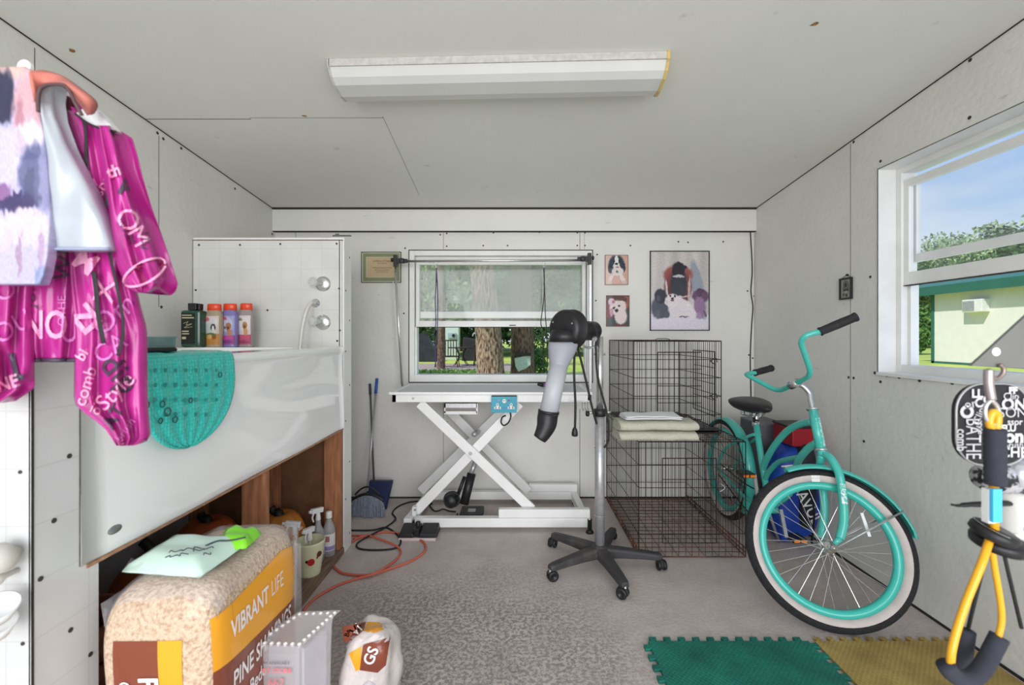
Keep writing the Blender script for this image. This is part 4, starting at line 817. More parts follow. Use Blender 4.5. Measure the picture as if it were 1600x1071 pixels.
def ribbon(up, lo, Y, amp, m, th=.004):
    mb = MB(); a = spl([Vector((x, y, 0)) for x, y in up], 5); b_ = spl([Vector((x, y, 0)) for x, y in lo], 5); n_ = len(a)
    mb.grid(n_, 8, lambda u, v: (lambda q: P(q.x, q.y, Y-amp*math.sin(v*PI)+.012*math.sin(u*7)+.03*u))(a[int(round(u*(n_-1)))].lerp(b_[int(round(u*(n_-1)))], v)), m, True); return mb
part('collar_band', ribbon([(46, 112), (72, 112), (98, 120), (124, 138), (150, 160), (146, 176)], [(56, 160), (60, 146), (74, 132), (98, 134), (122, 158), (138, 180)], D-.09, .015, salmon), bg_, 'salmon pink folded collar band', solid=.004)
pi_ = MB(); pi_.tube(spl([P(60, 175, D-.1), P(60, 150, D-.1), P(66, 136, D-.1), P(85, 132, D-.1), P(104, 136, D-.098), P(117, 160, D-.095), P(128, 180, D-.09)]), .003, mat('brown_piping', (84, 60, 62), .6), 6); part('piping', pi_, bg_)
# hooks and cups on the near tile board at the left edge
c = P(2, 873, .87); kn = thing('rounded_hook', 'cream rounded coat hook on the near tiles at the left edge', 'hook', c); crm = mat('cream_resin', (214, 210, 200), .5, noise_amt=.05)
part('knob', MB().lathe([(0, -.035), (.018, -.03), (.028, -.012), (.028, .008), (.016, .02), (.008, .03), (.008, .034), (0, .034)], P(0, 873, .87), crm, (0, 1, 0), 24), kn)
part('lower_knob', MB().lathe([(0, -.02), (.010, -.014), (.012, .0), (.006, .012), (.005, .034), (0, .034)], P(-3, 905, .87), crm, (0, 1, 0), 16), kn)
for i, (py, r) in enumerate(((965, .033), (990, .030))):
    c = P(-6, py, .85+i*.01); single('pet_dish', MB().lathe([(0, 0), (r*.6, .002), (r, .026), (r+.003, .026), (r*.65, -.004), (0, -.004)], c, M['white'], (.25, -.35, 1), 28), ['upper', 'lower'][i]+' white tilted dish nested at the left edge', 'dish', 'nested white dishes')
# ------------------------------------------------------------------ grooming table
tbx0, tbx1, tY0, tY1, tz = -.813, .490, 2.86, 3.375, .880
gt = thing('grooming_table', 'white electric grooming table with crossed scissor legs under the back window', 'table', ((tbx0+tbx1)/2, 3.1, 0))
tp = MB(); tp.box((tbx0, tY0, tz-.018), (tbx1, tY0+.035, tz), M['white']).box((tbx0, tY1-.03, tz-.018), (tbx1, tY1, tz), M['white']).box((tbx0, tY0+.035, tz-.018), (tbx0+.035, tY1-.03, tz), M['white']).box((tbx1-.035, tY0+.035, tz-.018), (tbx1, tY1-.03, tz), M['white'])
part('table_rim', tp, gt, bevel=.004)
part('tabletop', MB().box((tbx0+.035, tY0+.035, tz-.014), (tbx1-.035, tY1-.03, tz-.003), mat('grey_rubber_top', (226, 224, 226), .6, noise_amt=.04, nscale=30)), gt)
ra = MB(); ra.box((tbx0+.02, tY0+.012, tz-.066), (tbx1-.005, tY0+.035, tz-.019), M['white']).box((tbx0+.02, tY1-.035, tz-.066), (tbx1-.005, tY1-.012, tz-.019), M['white']).box((tbx0+.02, tY0+.012, tz-.066), (tbx0+.045, tY1-.012, tz-.019), M['white']).box((tbx1-.03, tY0+.012, tz-.066), (tbx1-.005, tY1-.012, tz-.019), M['white'])
ra.box((tbx0+.019, tY0+.0118, tz-.066), (tbx0+.022, tY0+.036, tz-.03), M['black'])
part('frame_rail', ra, gt, bevel=.003)
for x_ in (tbx0+.155, tbx1-.145): part('bolt', MB().disc((x_, tY0+.012, tz-.042), .008, (0, -1, 0), M['steel'], 10, .004), gt)
YL = 2.90; YR2 = 3.25
def leg(name, a, b_, Y, w_=.062, d_=.026): part(name, MB().bar(P(*a, Y), P(*b_, Y), d_, w_, M['white'], up=(0, 0, 1)), gt, bevel=.003)
leg('scissor_leg', (656, 630), (831, 796), YL); leg('scissor_leg', (649, 800), (812, 630), YL+.03)
leg('scissor_leg', (700, 640), (826, 768), YR2); leg('scissor_leg', (657, 768), (787, 640), YR2+.03)
pv = MB(); pv.disc(P(735, 709, YL-.014), .012, (0, -1, 0), M['steel'], 12, .006); part('pivot_bolt', pv, gt)
part('crossbar', MB().tube([P(741, 679, YL+.05), P(747, 675, YR2)], .018, M['steel'], 10), gt)
bs_ = MB(); yb0, yb1 = 2.83, 3.36
bs_.box((-.64, yb0, .028), (.473, yb0+.05, .085), M['white']).box((-.66, yb1-.05, .028), (.455, yb1, .085), M['white'])
bs_.box((P(779, 0, yb0).x, yb0+.004, .086), (.470, yb0+.045, .140), M['white']).box((P(826, 0, yb1).x, yb1-.046, .086), (.455, yb1-.004, .14), M['white'])
bs_.bar((-.685, yb0-.0, .056), (-.64, yb1, .056), .05, .055, M['white']).bar((.448, yb0, .056), (.43, yb1, .056), .045, .055, M['white'])
part('base_frame', bs_, gt, bevel=.003)
for x_, y_ in ((.465, yb0-.012), (.44, yb1-.05), (-.66, yb0+.03), (-.64, yb1-.06)):
    part('foot', MB().lathe([(.014, .085 if y_ == yb0-.012 else .06), (.014, .022), (.012, .02), (.022, .012), (.026, 0), (0, 0)], (x_, y_, 0), M['black'], n=16), gt)
part('leg_bracket', MB().box(P(644, 793, YL-.016), P(652, 808, YL+.02), M['white']).disc(P(648.5, 797, YL-.017), .008, (0, -1, 0), M['steel'], 10, .004), gt)
act = MB(); act.tube([P(744, 720, 3.06), P(734, 745, 3.04)], .017, M['steel'], 14); act.tube([P(737, 740, 3.04), P(725, 788, 3.0)], .030, M['black'], 14); act.tube([P(726, 745, 3.03), P(715, 775, 3.0)], .012, M['black'], 10)
ao = part('lift_actuator', act, gt, 'black and steel electric lift cylinder')
part('motor', MB().lathe([(0, -.06), (.036, -.055), (.045, -.04), (.045, .04), (.036, .05), (0, .05)], P(706, 781, 3.0), M['black'], (.1, 1, 0), 20).tube([P(706, 781, 2.95)+Vector((math.cos(a)*.05, 0, math.sin(a)*.05)) for a in [k*PI/10 for k in range(21)]], .006, M['rubber'], 6), ao)
br_ = MB(); br_.box(P(694, 631, 3.0), P(747, 634, 3.1), M['steel']).box(P(694, 643, 3.0), P(746, 647, 3.02), M['vinyl']).box(P(694, 631, 3.0), P(697, 645, 3.02), M['steel']).box(P(744, 631, 3.0), P(747, 645, 3.02), M['steel']).box(P(697, 631, 3.1), P(744, 644, 3.11), mat('beige_box', (196, 190, 184), .5))
part('drawer_bracket', br_, gt)
hk = MB()
for x_ in (910, 914, 918): hk.tube([P(x_, 628, 2.9), P(x_, 638, 2.9), P(x_+2, 642, 2.9)], .003, M['steel'], 6)
hk.box(P(846, 626, 2.87), P(925, 628, 2.88), M['steel']); part('hook_rail', hk, gt)
# UK socket box hung on the front rail
sa, sb_ = P(768, 619, 2.868), P(807.5, 644, 2.868); so = thing('socket_box', 'turquoise double power socket box clipped to the table rail', 'socket', ((sa.x+sb_.x)/2, 2.84, sb_.z))
tq = mat('turquoise_faceplate', (24, 152, 178), .3, coat=.3, noise_amt=.1)
part('box', MB().box((sa.x, 2.835, sb_.z), (sb_.x, 2.871, sa.z), tq).box((sa.x, 2.834, sa.z), (sb_.x, 2.872, sa.z+.003), M['black']), so, bevel=.002)
wh = M['vinyl']
for px in (777.4, 798.6):
    c_ = P(px, 635, 2.8345); ob = MB(); ob.lathe([(0, .0012), (.0095, .0012), (.0095, 0)], c_+Vector((0, 0, .006)), wh, (0, -1, 0), 14, smooth=False, sx=.9, sy=1.35); ob.box(c_+Vector((-.021, -.0012, -.018)), c_+Vector((.021, 0, -.004)), wh)
    ob.box(c_+Vector((-.003, -.002, .004)), c_+Vector((.003, -.001, .014)), M['black'])
    for sx_ in (-.011, .011): ob.disc(c_+Vector((sx_, -.0012, -.011)), .0045, (0, -1, 0), M['black'], 8, .001)
    part('outlet', ob, so, 'white three-pin outlet')
ob = MB(); c_ = P(788, 627, 2.8345); ob.lathe([(0, .0012), (.013, .0012), (.013, 0)], c_, wh, (0, -1, 0), 16, smooth=False); ob.disc(c_+Vector((-.005, -.001, .002)), .004, (0, -1, 0), mat('dull_green', (90, 130, 100), .5), 8, .001).disc(c_+Vector((.006, -.001, .002)), .004, (0, -1, 0), mat('dull_green2', (70, 110, 90), .5), 8, .001)
ob.disc(c_+Vector((-.035, 0, .003)), .005, (0, -1, 0), mat('pinkish_mark', (200, 150, 170), .5), 8, .001).disc(c_+Vector((.028, 0, .003)), .005, (0, -1, 0), mat('violet_mark', (120, 50, 120), .5), 8, .001)
ob.lathe([(0, .001), (.011, .001), (.011, 0)], P(788, 637.5, 2.8345), mat('blue_oval', (80, 140, 180), .5), (0, -1, 0), 16, smooth=False, sy=.6); part('switch_emblem', ob, so)
single('power_cord', MB().tube(spl([P(797, 644, 2.87), P(798, 652, 2.86), P(794, 661, 2.86), P(787, 665, 2.86), P(783, 660, 2.87), P(785, 652, 2.88), P(790, 650, 2.89)]), .005, M['black'], 8), 'short black cord looping under the turquoise socket box', 'cord')
# grooming arm frame
fr = thing('overhead_noose_frame', 'steel overhead frame with two posts and black clamps on the table', 'grooming frame', (0, 3.2, tz))
Ya = 3.26
la, lb_ = P(617, 408, Ya), P(629, 606, Ya); lb_.z = tz-.03
part('post', MB().tube([la, lb_], .0085, M['chrome'], 10).tube([P(614, 440, Ya+.02), P(626, 600, Ya+.02)], .003, M['vinyl'], 6), fr)
ra_, rb = P(921.5, 400, Ya), P(921.5, 600, Ya); rb.z = tz-.03
part('post', MB().box((ra_.x-.008, Ya-.012, rb.z), (ra_.x+.014, Ya+.012, ra_.z), M['steel']), fr, bevel=.003)
part('crossbar', MB().tube([P(633, 408.5, Ya), P(907, 407, Ya)], .009, M['chrome'], 10), fr)
def clamp(c, s):
    mb = MB(); mb.cbox(c, (.026, .034, .085), M['black']); mb.cbox(c+Vector((s*.035, 0, 0)), (.06, .03, .034), M['black']); mb.cbox(c+Vector((s*.072, 0, 0)), (.03, .026, .028), M['black'])
    mb.lathe([(0, .018), (.016, .018), (.018, .01), (.010, 0)], c+Vector((s*.05, -.016, 0)), M['black'], (0, -1, 0), 10); mb.lathe([(0, .022), (.014, .02), (.015, .008), (.006, 0)], c+Vector((-s*.012, 0, .008)), M['black'], (-s, 0, 0), 10)
    part('clamp', mb, fr, 'black plastic corner clamp', bevel=.002)
clamp(P(618, 408, Ya-.002), 1); clamp(P(921, 405, Ya-.002), -1)
for i, (px, y1_, colr, lab) in enumerate(((682, 574, (70, 56, 110), 'purple grooming noose hanging from the left of the overhead bar'), (850, 578, (30, 30, 34), 'black looped grooming noose hanging from the right of the overhead bar'))):
    c_ = P(px, 410, Ya); t_ = thing('grooming_noose', lab, 'leash', c_, 'grooming nooses')
    part('snap_ring', MB().tube([c_+Vector((.007*math.cos(a), 0, -.004+.011*math.sin(a))) for a in [k*PI/6 for k in range(12)]], .002, M['chrome'], 5, closed=True).tube([c_+Vector((.006*math.cos(a), 0, -.026+.011*math.sin(a))) for a in [k*PI/6 for k in range(12)]], .002, M['chrome'], 5, closed=True), t_)
    cm = mat('noose_cord_%d' % i, colr, .5)
    def pp_(x, y): return P(x, y, Ya)
    if i: pts = [pp_(px, 419), pp_(px+.5, 450), pp_(px-1.5, 478), pp_(px-5, 505), pp_(px-1, 520), pp_(px-2, 560), pp_(px-2, 572), pp_(px+1, 579), pp_(px+5, 572), pp_(px+4, 520), pp_(px+2, 490), pp_(px+1, 450), pp_(px-.5, 421)]
    else: pts = [pp_(px, 419), pp_(px-1, 450), pp_(px-2, 470), pp_(px-1, 505), pp_(px-5, 528), pp_(px-2, 545), pp_(px-1, 574), pp_(px-2, 545), pp_(px+1, 520), pp_(px+2, 470), pp_(px+1, 440), pp_(px, 421)]
    part('cord', MB().tube(spl(pts, 5), .0035, cm, 6), t_); part('slider', MB().cbox(pp_(px, 444 if i else 440), (.012, .01, .02), M['black']), t_)
cl_ = thing('pet_clipper', 'small purple and black clipper lying on the grooming table', 'clipper', (P(852, 0, 3.1).x, 3.1, tz))
c_ = Vector((P(850, 0, 3.12).x, 3.12, tz+.018)); pur = mat('purple_plastic', (130, 84, 150), .35)
part('body', MB().tube([c_+Vector((-.01, 0, 0)), c_+Vector((.03, .01, 0)), c_+Vector((.08, .02, -.002))], [.016, .02, .014], pur, 12, flat=.8), cl_)
part('blade_head', MB().tube([c_+Vector((-.045, -.006, .006)), c_+Vector((-.008, 0, 0))], [.009, .017], M['black'], 10), cl_)
# foot pedal, control box
pd = thing('foot_pedal', 'black double foot pedal on a pale base in front of the table', 'pedal', (P(653, 0, 2.78).x, 2.76, 0))
a = P(622, 0, 2.74); b_ = P(685, 0, 2.74)
part('base', MB().box((a.x+.012, 2.70, 0), (b_.x-.01, 2.82, .018), mat('pinkish_base', (206, 190, 186), .5)), pd, bevel=.004)
for k, (x0_, x1_) in enumerate(((a.x+.01, a.x+.105), (a.x+.13, b_.x))): part('treadle', MB().add([(x0_, 2.70, .02), (x1_, 2.70, .02), (x1_, 2.82, .02), (x0_, 2.82, .02), (x0_+.008, 2.705, .045), (x1_-.008, 2.705, .045), (x1_-.008, 2.82, .065), (x0_+.008, 2.82, .065)], [(0, 3, 2, 1), (4, 5, 6, 7), (0, 1, 5, 4), (1, 2, 6, 5), (2, 3, 7, 6), (3, 0, 4, 7)], M['black']), pd, bevel=.006)
part('toggle', MB().box((a.x+.10, 2.71, .02), (a.x+.135, 2.80, .07), M['black']).lathe([(0, .03), (.014, .03), (.016, 0)], (a.x+.118, 2.76, .066), M['black'], n=12), pd, bevel=.003)
cb = thing('control_box', 'black electrical control box on the floor under the table', 'control box', (P(736, 0, 3.0).x, 3.05, 0))
part('case', MB().box((P(718, 0, 3.0).x, 3.0, 0), (P(754, 0, 3.0).x, 3.14, .05), M['black']), cb, bevel=.006)
part('plate', MB().box((P(730, 0, 3.0).x, 3.03, .05), (P(742, 0, 3.0).x, 3.08, .052), M['steel']), cb)
# cords on the floor
blk = MB(); blk.tube(spl([G(541, 829, .006), G(580, 829, .006), G(604, 825, .006), G(622, 838, .006), G(626, 848, .006), G(618, 857, .006), G(590, 860, .006), G(562, 858, .006), G(558, 850, .010), G(575, 839, .014), G(600, 826, .014), G(618, 812, .008), G(613, 802, .006), G(622, 792, .006), G(640, 785, .006), G(665, 783, .006)], 8), .0055, M['rubber'], 7)
single('black_cable', blk, 'black cable looping on the floor beside the foot pedal', 'cable')
b2 = MB(); b2.tube(spl([G(668, 784, .006), G(676, 797, .006), G(684, 799, .006), G(692, 796, .006), G(702, 799, .006), G(712, 800, .006)], 6), .005, M['rubber'], 6); b2.tube([G(715, 803, .01), G(712, 812, .01), G(697, 823, .006)], .005, M['rubber'], 6)
single('control_cable', b2, 'thin black wiring between the lift motor and the control box', 'cable')
orm = mat('orange_cord', (206, 104, 84), .55)
oc = MB(); oc.tube(spl([G(552, 842, .006), G(575, 838, .007), G(598, 832, .007), G(625, 834, .007), G(650, 841, .007), G(664, 851, .007), G(662, 864, .007), G(640, 878, .007), G(610, 889, .007), G(580, 898, .012), G(555, 899, .007), G(533, 895, .007), G(521, 884, .007), G(523, 872, .007), G(535, 860, .007), G(552, 846, .007), G(572, 837, .013), G(596, 844, .013), G(618, 853, .013), G(626, 862, .007), G(620, 874, .007), G(604, 886, .012), G(585, 897, .018), G(560, 904, .007), G(530, 914, .007), G(500, 930, .007), G(485, 942, .007), G(474, 955, .007)], 7), .0065, orm, 7)
oc.tube(spl([G(540, 838, .006), G(556, 837, .006), G(580, 838, .012)], 6), .006, orm, 7)
single('extension_cord', oc, 'orange extension cord coiled on the floor by the tub', 'cord')
# broom and dustpan in the gap beyond the tub
bc = P(577, 790, 3.12); brm = thing('broom', 'broom with fanned grey-blue bristles and a steel handle with a blue grip', 'broom', (P(577, 0, 3.1).x, 3.1, 0))
top = P(589, 592, 3.38); hb = P(574, 768, 3.13)
gp_ = hb.lerp(top, .86)
part('handle', MB().tube([hb, gp_], .008, M['steel'], 10), brm); part('grip', MB().tube([gp_, top], .011, mat('blue_grip', (44, 84, 170), .4), 10), brm, 'blue plastic grip')
ang = [(-1+2*k/16) for k in range(17)]
hd = MB(); hd.tube(spl([hb+Vector((.115*u, 0, -.02-.05*u*u)) for u in ang[::2]], 3), .010, M['black'], 8); hd.tube(spl([hb+Vector((.085*u, 0, .03-.055*u*u)) for u in ang[::2]], 3), .006, M['black'], 8)
part('head_block', hd, brm, 'black hooped brush head')
bri = MB(); rnd = random.Random(2); bm_ = mat('grey_bristles', (150, 158, 174), .6, noise_amt=.35, nscale=80)
for k in range(150):
    u = rnd.uniform(-1, 1); a0 = hb+Vector((.105*u, rnd.uniform(-.012, .012), -.03-.04*u*u)); xb = P(577+26*u, 0, 3.08).x; b0 = Vector((xb+rnd.uniform(-.004, .004), 3.07+rnd.uniform(-.03, .03), .004+.012*(u < -.5)))
    bri.tube([a0, a0.lerp(b0, .5)+Vector((.006*u, 0, 0)), b0], .0034, bm_, 4, cap=False)
part('bristles', bri, brm)
dp = thing('dustpan', 'navy dustpan with a long dark handle leaning beside the broom', 'dustpan', (P(597, 0, 3.3).x, 3.28, 0)); navy = mat('navy_plastic', (36, 44, 84), .35)
dpm = MB(); x0_, x1_ = P(570, 0, 3.22).x, P(607, 0, 3.22).x
dpm.add([(x0_, 3.16, .01), (x1_-.02, 3.16, .01), (x1_, 3.30, .17), (x0_, 3.30, .17), (x0_, 3.19, 0), (x1_, 3.19, 0), (x1_+.01, 3.34, .17), (x0_, 3.34, .17)], [(0, 3, 2, 1), (4, 5, 6, 7), (0, 1, 5, 4), (1, 2, 6, 5), (2, 3, 7, 6), (3, 0, 4, 7)], navy)
part('pan', dpm, dp, bevel=.01)
ht = P(578, 600, 3.40); hb2 = P(585, 770, 3.3); g2 = hb2.lerp(ht, .9)
part('handle', MB().tube([hb2, g2], .007, mat('dark_grey_tube', (110, 112, 118), .4, .7), 8), dp); part('grip', MB().tube([g2, ht], .010, mat('dark_slate_grip', (60, 62, 78), .5), 8), dp)

# ------------------------------------------------------------------ dryer on its wheeled stand
dc = Vector((.453, 2.42, 0)); ds = thing('dryer_stand', 'steel pole stand on a black five-caster base', 'stand', dc)
dusty_b = mat('dusty_black_plastic', (58, 56, 58), .55, col2=(96, 88, 84), nscale=7, lo=.2, hi=.5)
hubm = MB(); hubm.lathe([(.0, .115), (.03, .115), (.045, .10), (.06, .075), (.05, .05), (0, .045)], dc, dusty_b, n=24); part('hub', hubm, ds)
for k in range(5):
    a = math.radians(65+72*k); d_ = Vector((math.cos(a), math.sin(a), 0)); sd = Vector((-d_.y, d_.x, 0)); mb = MB()
    st = [(.03, .105, .032, .055), (.12, .100, .030, .045), (.24, .090, .026, .036), (.30, .084, .024, .032), (.325, .080, .018, .026)]; vs = []
    for r_, zt, hw_, hh in st:
        p_ = dc+d_*r_; vs += [p_+sd*hw_*.75+Vector((0, 0, zt)), p_+sd*hw_+Vector((0, 0, zt-.012)), p_+sd*hw_+Vector((0, 0, zt-hh)), p_-sd*hw_+Vector((0, 0, zt-hh)), p_-sd*hw_+Vector((0, 0, zt-.012)), p_-sd*hw_*.75+Vector((0, 0, zt))]
    n = 6; mb.add(vs, [(i*n+q_, i*n+(q_+1) % n, (i+1)*n+(q_+1) % n, (i+1)*n+q_) for i in range(len(st)-1) for q_ in range(n)]+[tuple(range(n))[::-1], tuple((len(st)-1)*n+q_ for q_ in range(n))], dusty_b)
    armo = part('base_arm', mb, ds, bevel=.006)
    cw = MB(); cc_ = dc+d_*.318; wa = Vector((math.cos(a+.9+k), math.sin(a+.9+k), 0)); cwn = Vector((-wa.y, wa.x, 0)); ctr = cc_+Vector((0, 0, .027))+wa*.012
    for s_ in (-1, 1): cw.lathe([(0, .002), (.010, .003), (.012, .007), (.024, .009), (.027, .004), (.027, -.004), (.024, -.008), (0, -.008)], ctr+cwn*.014*s_, M['black'], cwn*s_, 20)
    cw.tube([cc_+Vector((0, 0, .062)), cc_+Vector((0, 0, .035))], .008, M['steel'], 8); cw.lathe([(.0, .011), (.03, .009), (.030, -.011), (0, -.011)], ctr, M['rubber'], cwn, 20, ang0=0, ang1=PI)
    part('caster', cw, ds)
part('lower_tube', MB().tube([dc+Vector((0, 0, .09)), dc+Vector((0, 0, .81))], .026, M['steel'], 20).lathe([(.0275, 0), (.0275, .005)], dc+Vector((0, 0, .27)), M['chrome'], n=20), ds)
part('upper_tube', MB().tube([dc+Vector((0, 0, .81)), dc+Vector((0, 0, 1.235))], .019, M['chrome'], 20), ds)
zc_ = H-(645-CY)*2.42/F
part('height_collar', MB().lathe([(.0275, -.02), (.033, -.018), (.033, .018), (.0275, .02), (.02, .02)], dc+Vector((0, 0, zc_)), M['black'], n=20).tube([dc+Vector((-.03, -.005, zc_)), dc+Vector((-.062, -.01, zc_))], .008, M['chrome'], 8).lathe([(0, -.01), (.014, -.008), (.016, 0), (.014, .008), (0, .01)], dc+Vector((-.068, -.01, zc_-.004)), M['black'], (1, 0, 0), 12, sx=1.3).tube([dc+Vector((.03, 0, zc_)), dc+Vector((.06, 0, zc_+.003))], .006, M['chrome'], 8), ds, 'black clamp collar with a knob')
hd_ = thing('stand_dryer', 'black blower dryer with a grey duct and curved black nozzle atop the pole', 'dryer', dc+Vector((0, 0, 1.235)))
ax_ = Vector((.72, .69, -.03)).normalized(); ctr = P(887, 515, 2.28)
part('fan_housing', MB().lathe([(0, -.045), (.03, -.047), (.075, -.045), (.092, -.038), (.1, -.025), (.1, .025), (.104, .027), (.104, .036), (.1, .04), (.088, .052), (.05, .06), (0, .06)], ctr, M['black'], ax_, 40), hd_)
bl = MB(); u1 = ax_.cross(Vector((0, 0, 1))).normalized(); v1 = u1.cross(ax_)
for an_ in (.4, 2.6, 4.3, 5.5): bl.disc(ctr-ax_*.043+(u1*math.cos(an_)+v1*math.sin(an_))*.07, .005, -ax_, M['chrome'], 8, .003)
part('screw', bl, hd_)
m0_ = ctr+ax_*.05
part('motor', MB().tube([m0_, m0_+ax_*.17], .052, M['black'], 24).lathe([(.052, 0), (.045, .012), (0, .014)], m0_+ax_*.17, M['black'], ax_, 24), hd_)
yk = MB(); pc = Vector((dc.x-.012, dc.y, 1.22)); yk.tube(spl([pc+Vector((-.10, -.05, .0)), pc+Vector((-.09, -.06, -.03)), pc+Vector((-.05, -.03, -.045)), pc+Vector((.0, 0, -.03)), pc+Vector((.008, 0, .0)), pc+Vector((0, 0, .035))]), .006, M['chrome'], 8); yk.disc(P(930, 529, 2.35), .012, (-.5, -1, -.4), M['steel'], 12, .02); yk.tube([dc+Vector((-.03, 0, 1.14)), dc+Vector((.03, 0, 1.14))], .006, M['chrome'], 8)
part('yoke', yk, hd_, 'chrome tilt yoke')
greyd = mat('grey_duct', (150, 152, 160), .4); greyt = mat('light_grey_duct', (176, 178, 184), .4)
d0, d1 = P(881, 533, 2.25), P(873, 572, 2.22); d2 = P(856, 652, 2.18)
tr_ = MB(); n = 24; vs = []
for f_, rx, ry in ((0, .074, .05), (.25, .072, .05), (.6, .062, .05), (1, .046, .046)):
    c_ = d0.lerp(d1, f_)
    for k in range(n): an_ = 2*PI*k/n; vs.append(c_+Vector((math.cos(an_)*rx, math.sin(an_)*ry, -math.cos(an_)*rx*.15)))
tr_.add(vs, [(i*n+k, i*n+(k+1) % n, (i+1)*n+(k+1) % n, (i+1)*n+k) for i in range(3) for k in range(n)], greyd, True)
part('duct_transition', tr_, hd_, 'grey flared duct')
hsm = MB(); hsm.tube([d0+Vector((.0, 0, .055)), d0+Vector((-.0, 0, -.005))], [.06, .078], M['black'], 24); part('outlet_throat', hsm, hd_)
part('duct_tube', MB().tube([d1, d2], .046, greyt, 24), hd_, 'light grey straight duct tube')
nz_ = MB(); q_ = [P(857, 645, 2.18), P(855.5, 652, 2.18), P(854, 664, 2.17), P(849, 676, 2.16), P(843, 686, 2.15)]; nz_.tube(spl(q_, 4), [.050, .050, .050, .050, .050, .050, .050, .049, .048, .046, .044, .042, .040, .038, .036, .034, .032], M['black'], 24, cap=False); nz_.tube([P(857.5, 642, 2.18), P(857, 646, 2.18)], .052, M['black'], 24)
nz_.tube([P(843, 686, 2.15), P(846, 681, 2.155)], .031, M['rubber'], 20); part('nozzle', nz_, hd_, 'curved black nozzle')
cd = MB(); cd.tube(spl([P(913, 528, 2.3), P(900, 541, 2.26), P(897, 580, 2.26), P(899, 630, 2.26), P(898.5, 668, 2.26)]), .006, M['rubber'], 8); cd.lathe([(.005, .03), (.012, .02), (.016, 0), (.016, -.012), (.013, -.016), (0, -.016)], P(898, 677, 2.26), M['black'], n=12)
for s_ in (-.006, .006): cd.cbox(P(898, 687, 2.26)+Vector((s_, 0, 0)), (.0015, .006, .022), M['steel'])
single('dryer_plug_cord', cd, 'black power cord with a two-prong plug hanging from the dryer', 'cord')
c2 = MB(); c2.tube(spl([P(903, 545, 2.30), P(912, 580, 2.34), P(924, 632, 2.37), P(930, 655, 2.385), P(936, 672, 2.44), P(944, 690, 2.46)]), .006, M['rubber'], 8)
c2.tube(spl([P(924, 506, 2.30), P(932, 520, 2.34), P(931, 545, 2.36), P(934, 590, 2.37), P(947, 640, 2.375), P(951, 668, 2.38), P(950, 690, 2.39), P(944, 700, 2.39)]), .006, M['rubber'], 8)
part('power_lead', c2, hd_)

# ------------------------------------------------------------------ wire crates
blackwire = mat('black_wire', (52, 44, 42), .5, .3, col2=(84, 62, 50), nscale=6, lo=.25, hi=.55); rust = mat('rusty_wire', (138, 88, 64), .7, .2, col2=(62, 46, 40), nscale=9)
def wires(mb, o_, u, v, nu, nv, m, r=.0016, edge=.0032, thickn=None):
    """rectangular wire panel: nu wires along v, nv wires along u"""
    o_, u, v = Vector(o_), Vector(u), Vector(v)
    for i in range(nu+1):
        rr_ = edge if i in (0, nu) else r; mb.tube([o_+u*i/nu, o_+u*i/nu+v], rr_, m, 4, cap=False)
    for j in range(nv+1):
        rr_ = edge if j in (0, nv) else r*1.35; mb.tube([o_+v*j/nv, o_+v*j/nv+u], rr_, m, 4, cap=False)
    return mb
cx0, cx1, cy0, cy1, ch = .683, 1.277, 2.49, 3.37, .650
lc = thing('dog_crate', 'larger rusting black wire dog crate standing on the floor', 'crate', ((cx0+cx1)/2, (cy0+cy1)/2, 0), 'stacked wire dog crates')
e3 = lambda *a: Vector(a)
part('side_panel', wires(MB(), (cx0, cy0, .01), (0, cy1-cy0, 0), (0, 0, ch-.01), 26, 5, blackwire), lc); part('side_panel', wires(MB(), (cx1, cy0, .01), (0, cy1-cy0, 0), (0, 0, ch-.01), 26, 5, blackwire), lc)
part('back_panel', wires(MB(), (cx0, cy1, .01), (cx1-cx0, 0, 0), (0, 0, ch-.01), 16, 5, blackwire), lc); part('front_panel', wires(MB(), (cx0, cy0, .01), (cx1-cx0, 0, 0), (0, 0, ch-.01), 16, 5, blackwire), lc)
fl_ = MB(); wires(fl_, (cx0, cy0, .012), (cx1-cx0, 0, 0), (0, cy1-cy0, 0), 8, 16, rust, .0019); part('floor_panel', fl_, lc, 'rust-brown floor wires')
part('top_panel', wires(MB(), (cx0, cy0, ch), (cx1-cx0, 0, 0), (0, cy1-cy0, 0), 8, 18, blackwire), lc)
dr = MB(); wires(dr, (cx0+.13, cy0-.006, .09), (.30, 0, 0), (0, 0, .47), 9, 4, blackwire, .0016, .003); dro = part('door', dr, lc)
part('latch', MB().tube(spl([(cx0+.45, cy0-.012, .42), (cx0+.47, cy0-.02, .40), (cx0+.44, cy0-.022, .38)]), .003, M['steel'], 6), dro)
rnd = random.Random(5)
for sx_, x_ in ((-1, cx0-.004), (1, cx1+.004)):
    ri_ = MB()
    for z_ in (.03, .055): ri_.tube([(x_, cy0+.02, z_), (x_, cy1-.02, z_-.01)], .004, rust, 5)
    for k in range(10):
        y_ = cy0+.03+k*.085; ri_.tube([(x_, y_, .012), (x_+.004, y_+.006, .035), (x_, y_+.004, .06)], .003, rust, 5)
    part('bottom_rail', ri_, lc, 'rusty bottom rail with clips')
ux0, ux1, uy0, uy1, uz0, uz1 = .700, 1.219, 2.66, 3.35, .662, 1.208
uc = thing('dog_crate', 'smaller black wire dog crate stacked on the lower crate', 'crate', ((ux0+ux1)/2, (uy0+uy1)/2, uz0), 'stacked wire dog crates')
part('side_panel', wires(MB(), (ux0, uy0, uz0), (0, uy1-uy0, 0), (0, 0, uz1-uz0), 22, 5, blackwire), uc); part('side_panel', wires(MB(), (ux1, uy0, uz0), (0, uy1-uy0, 0), (0, 0, uz1-uz0), 22, 5, blackwire), uc)
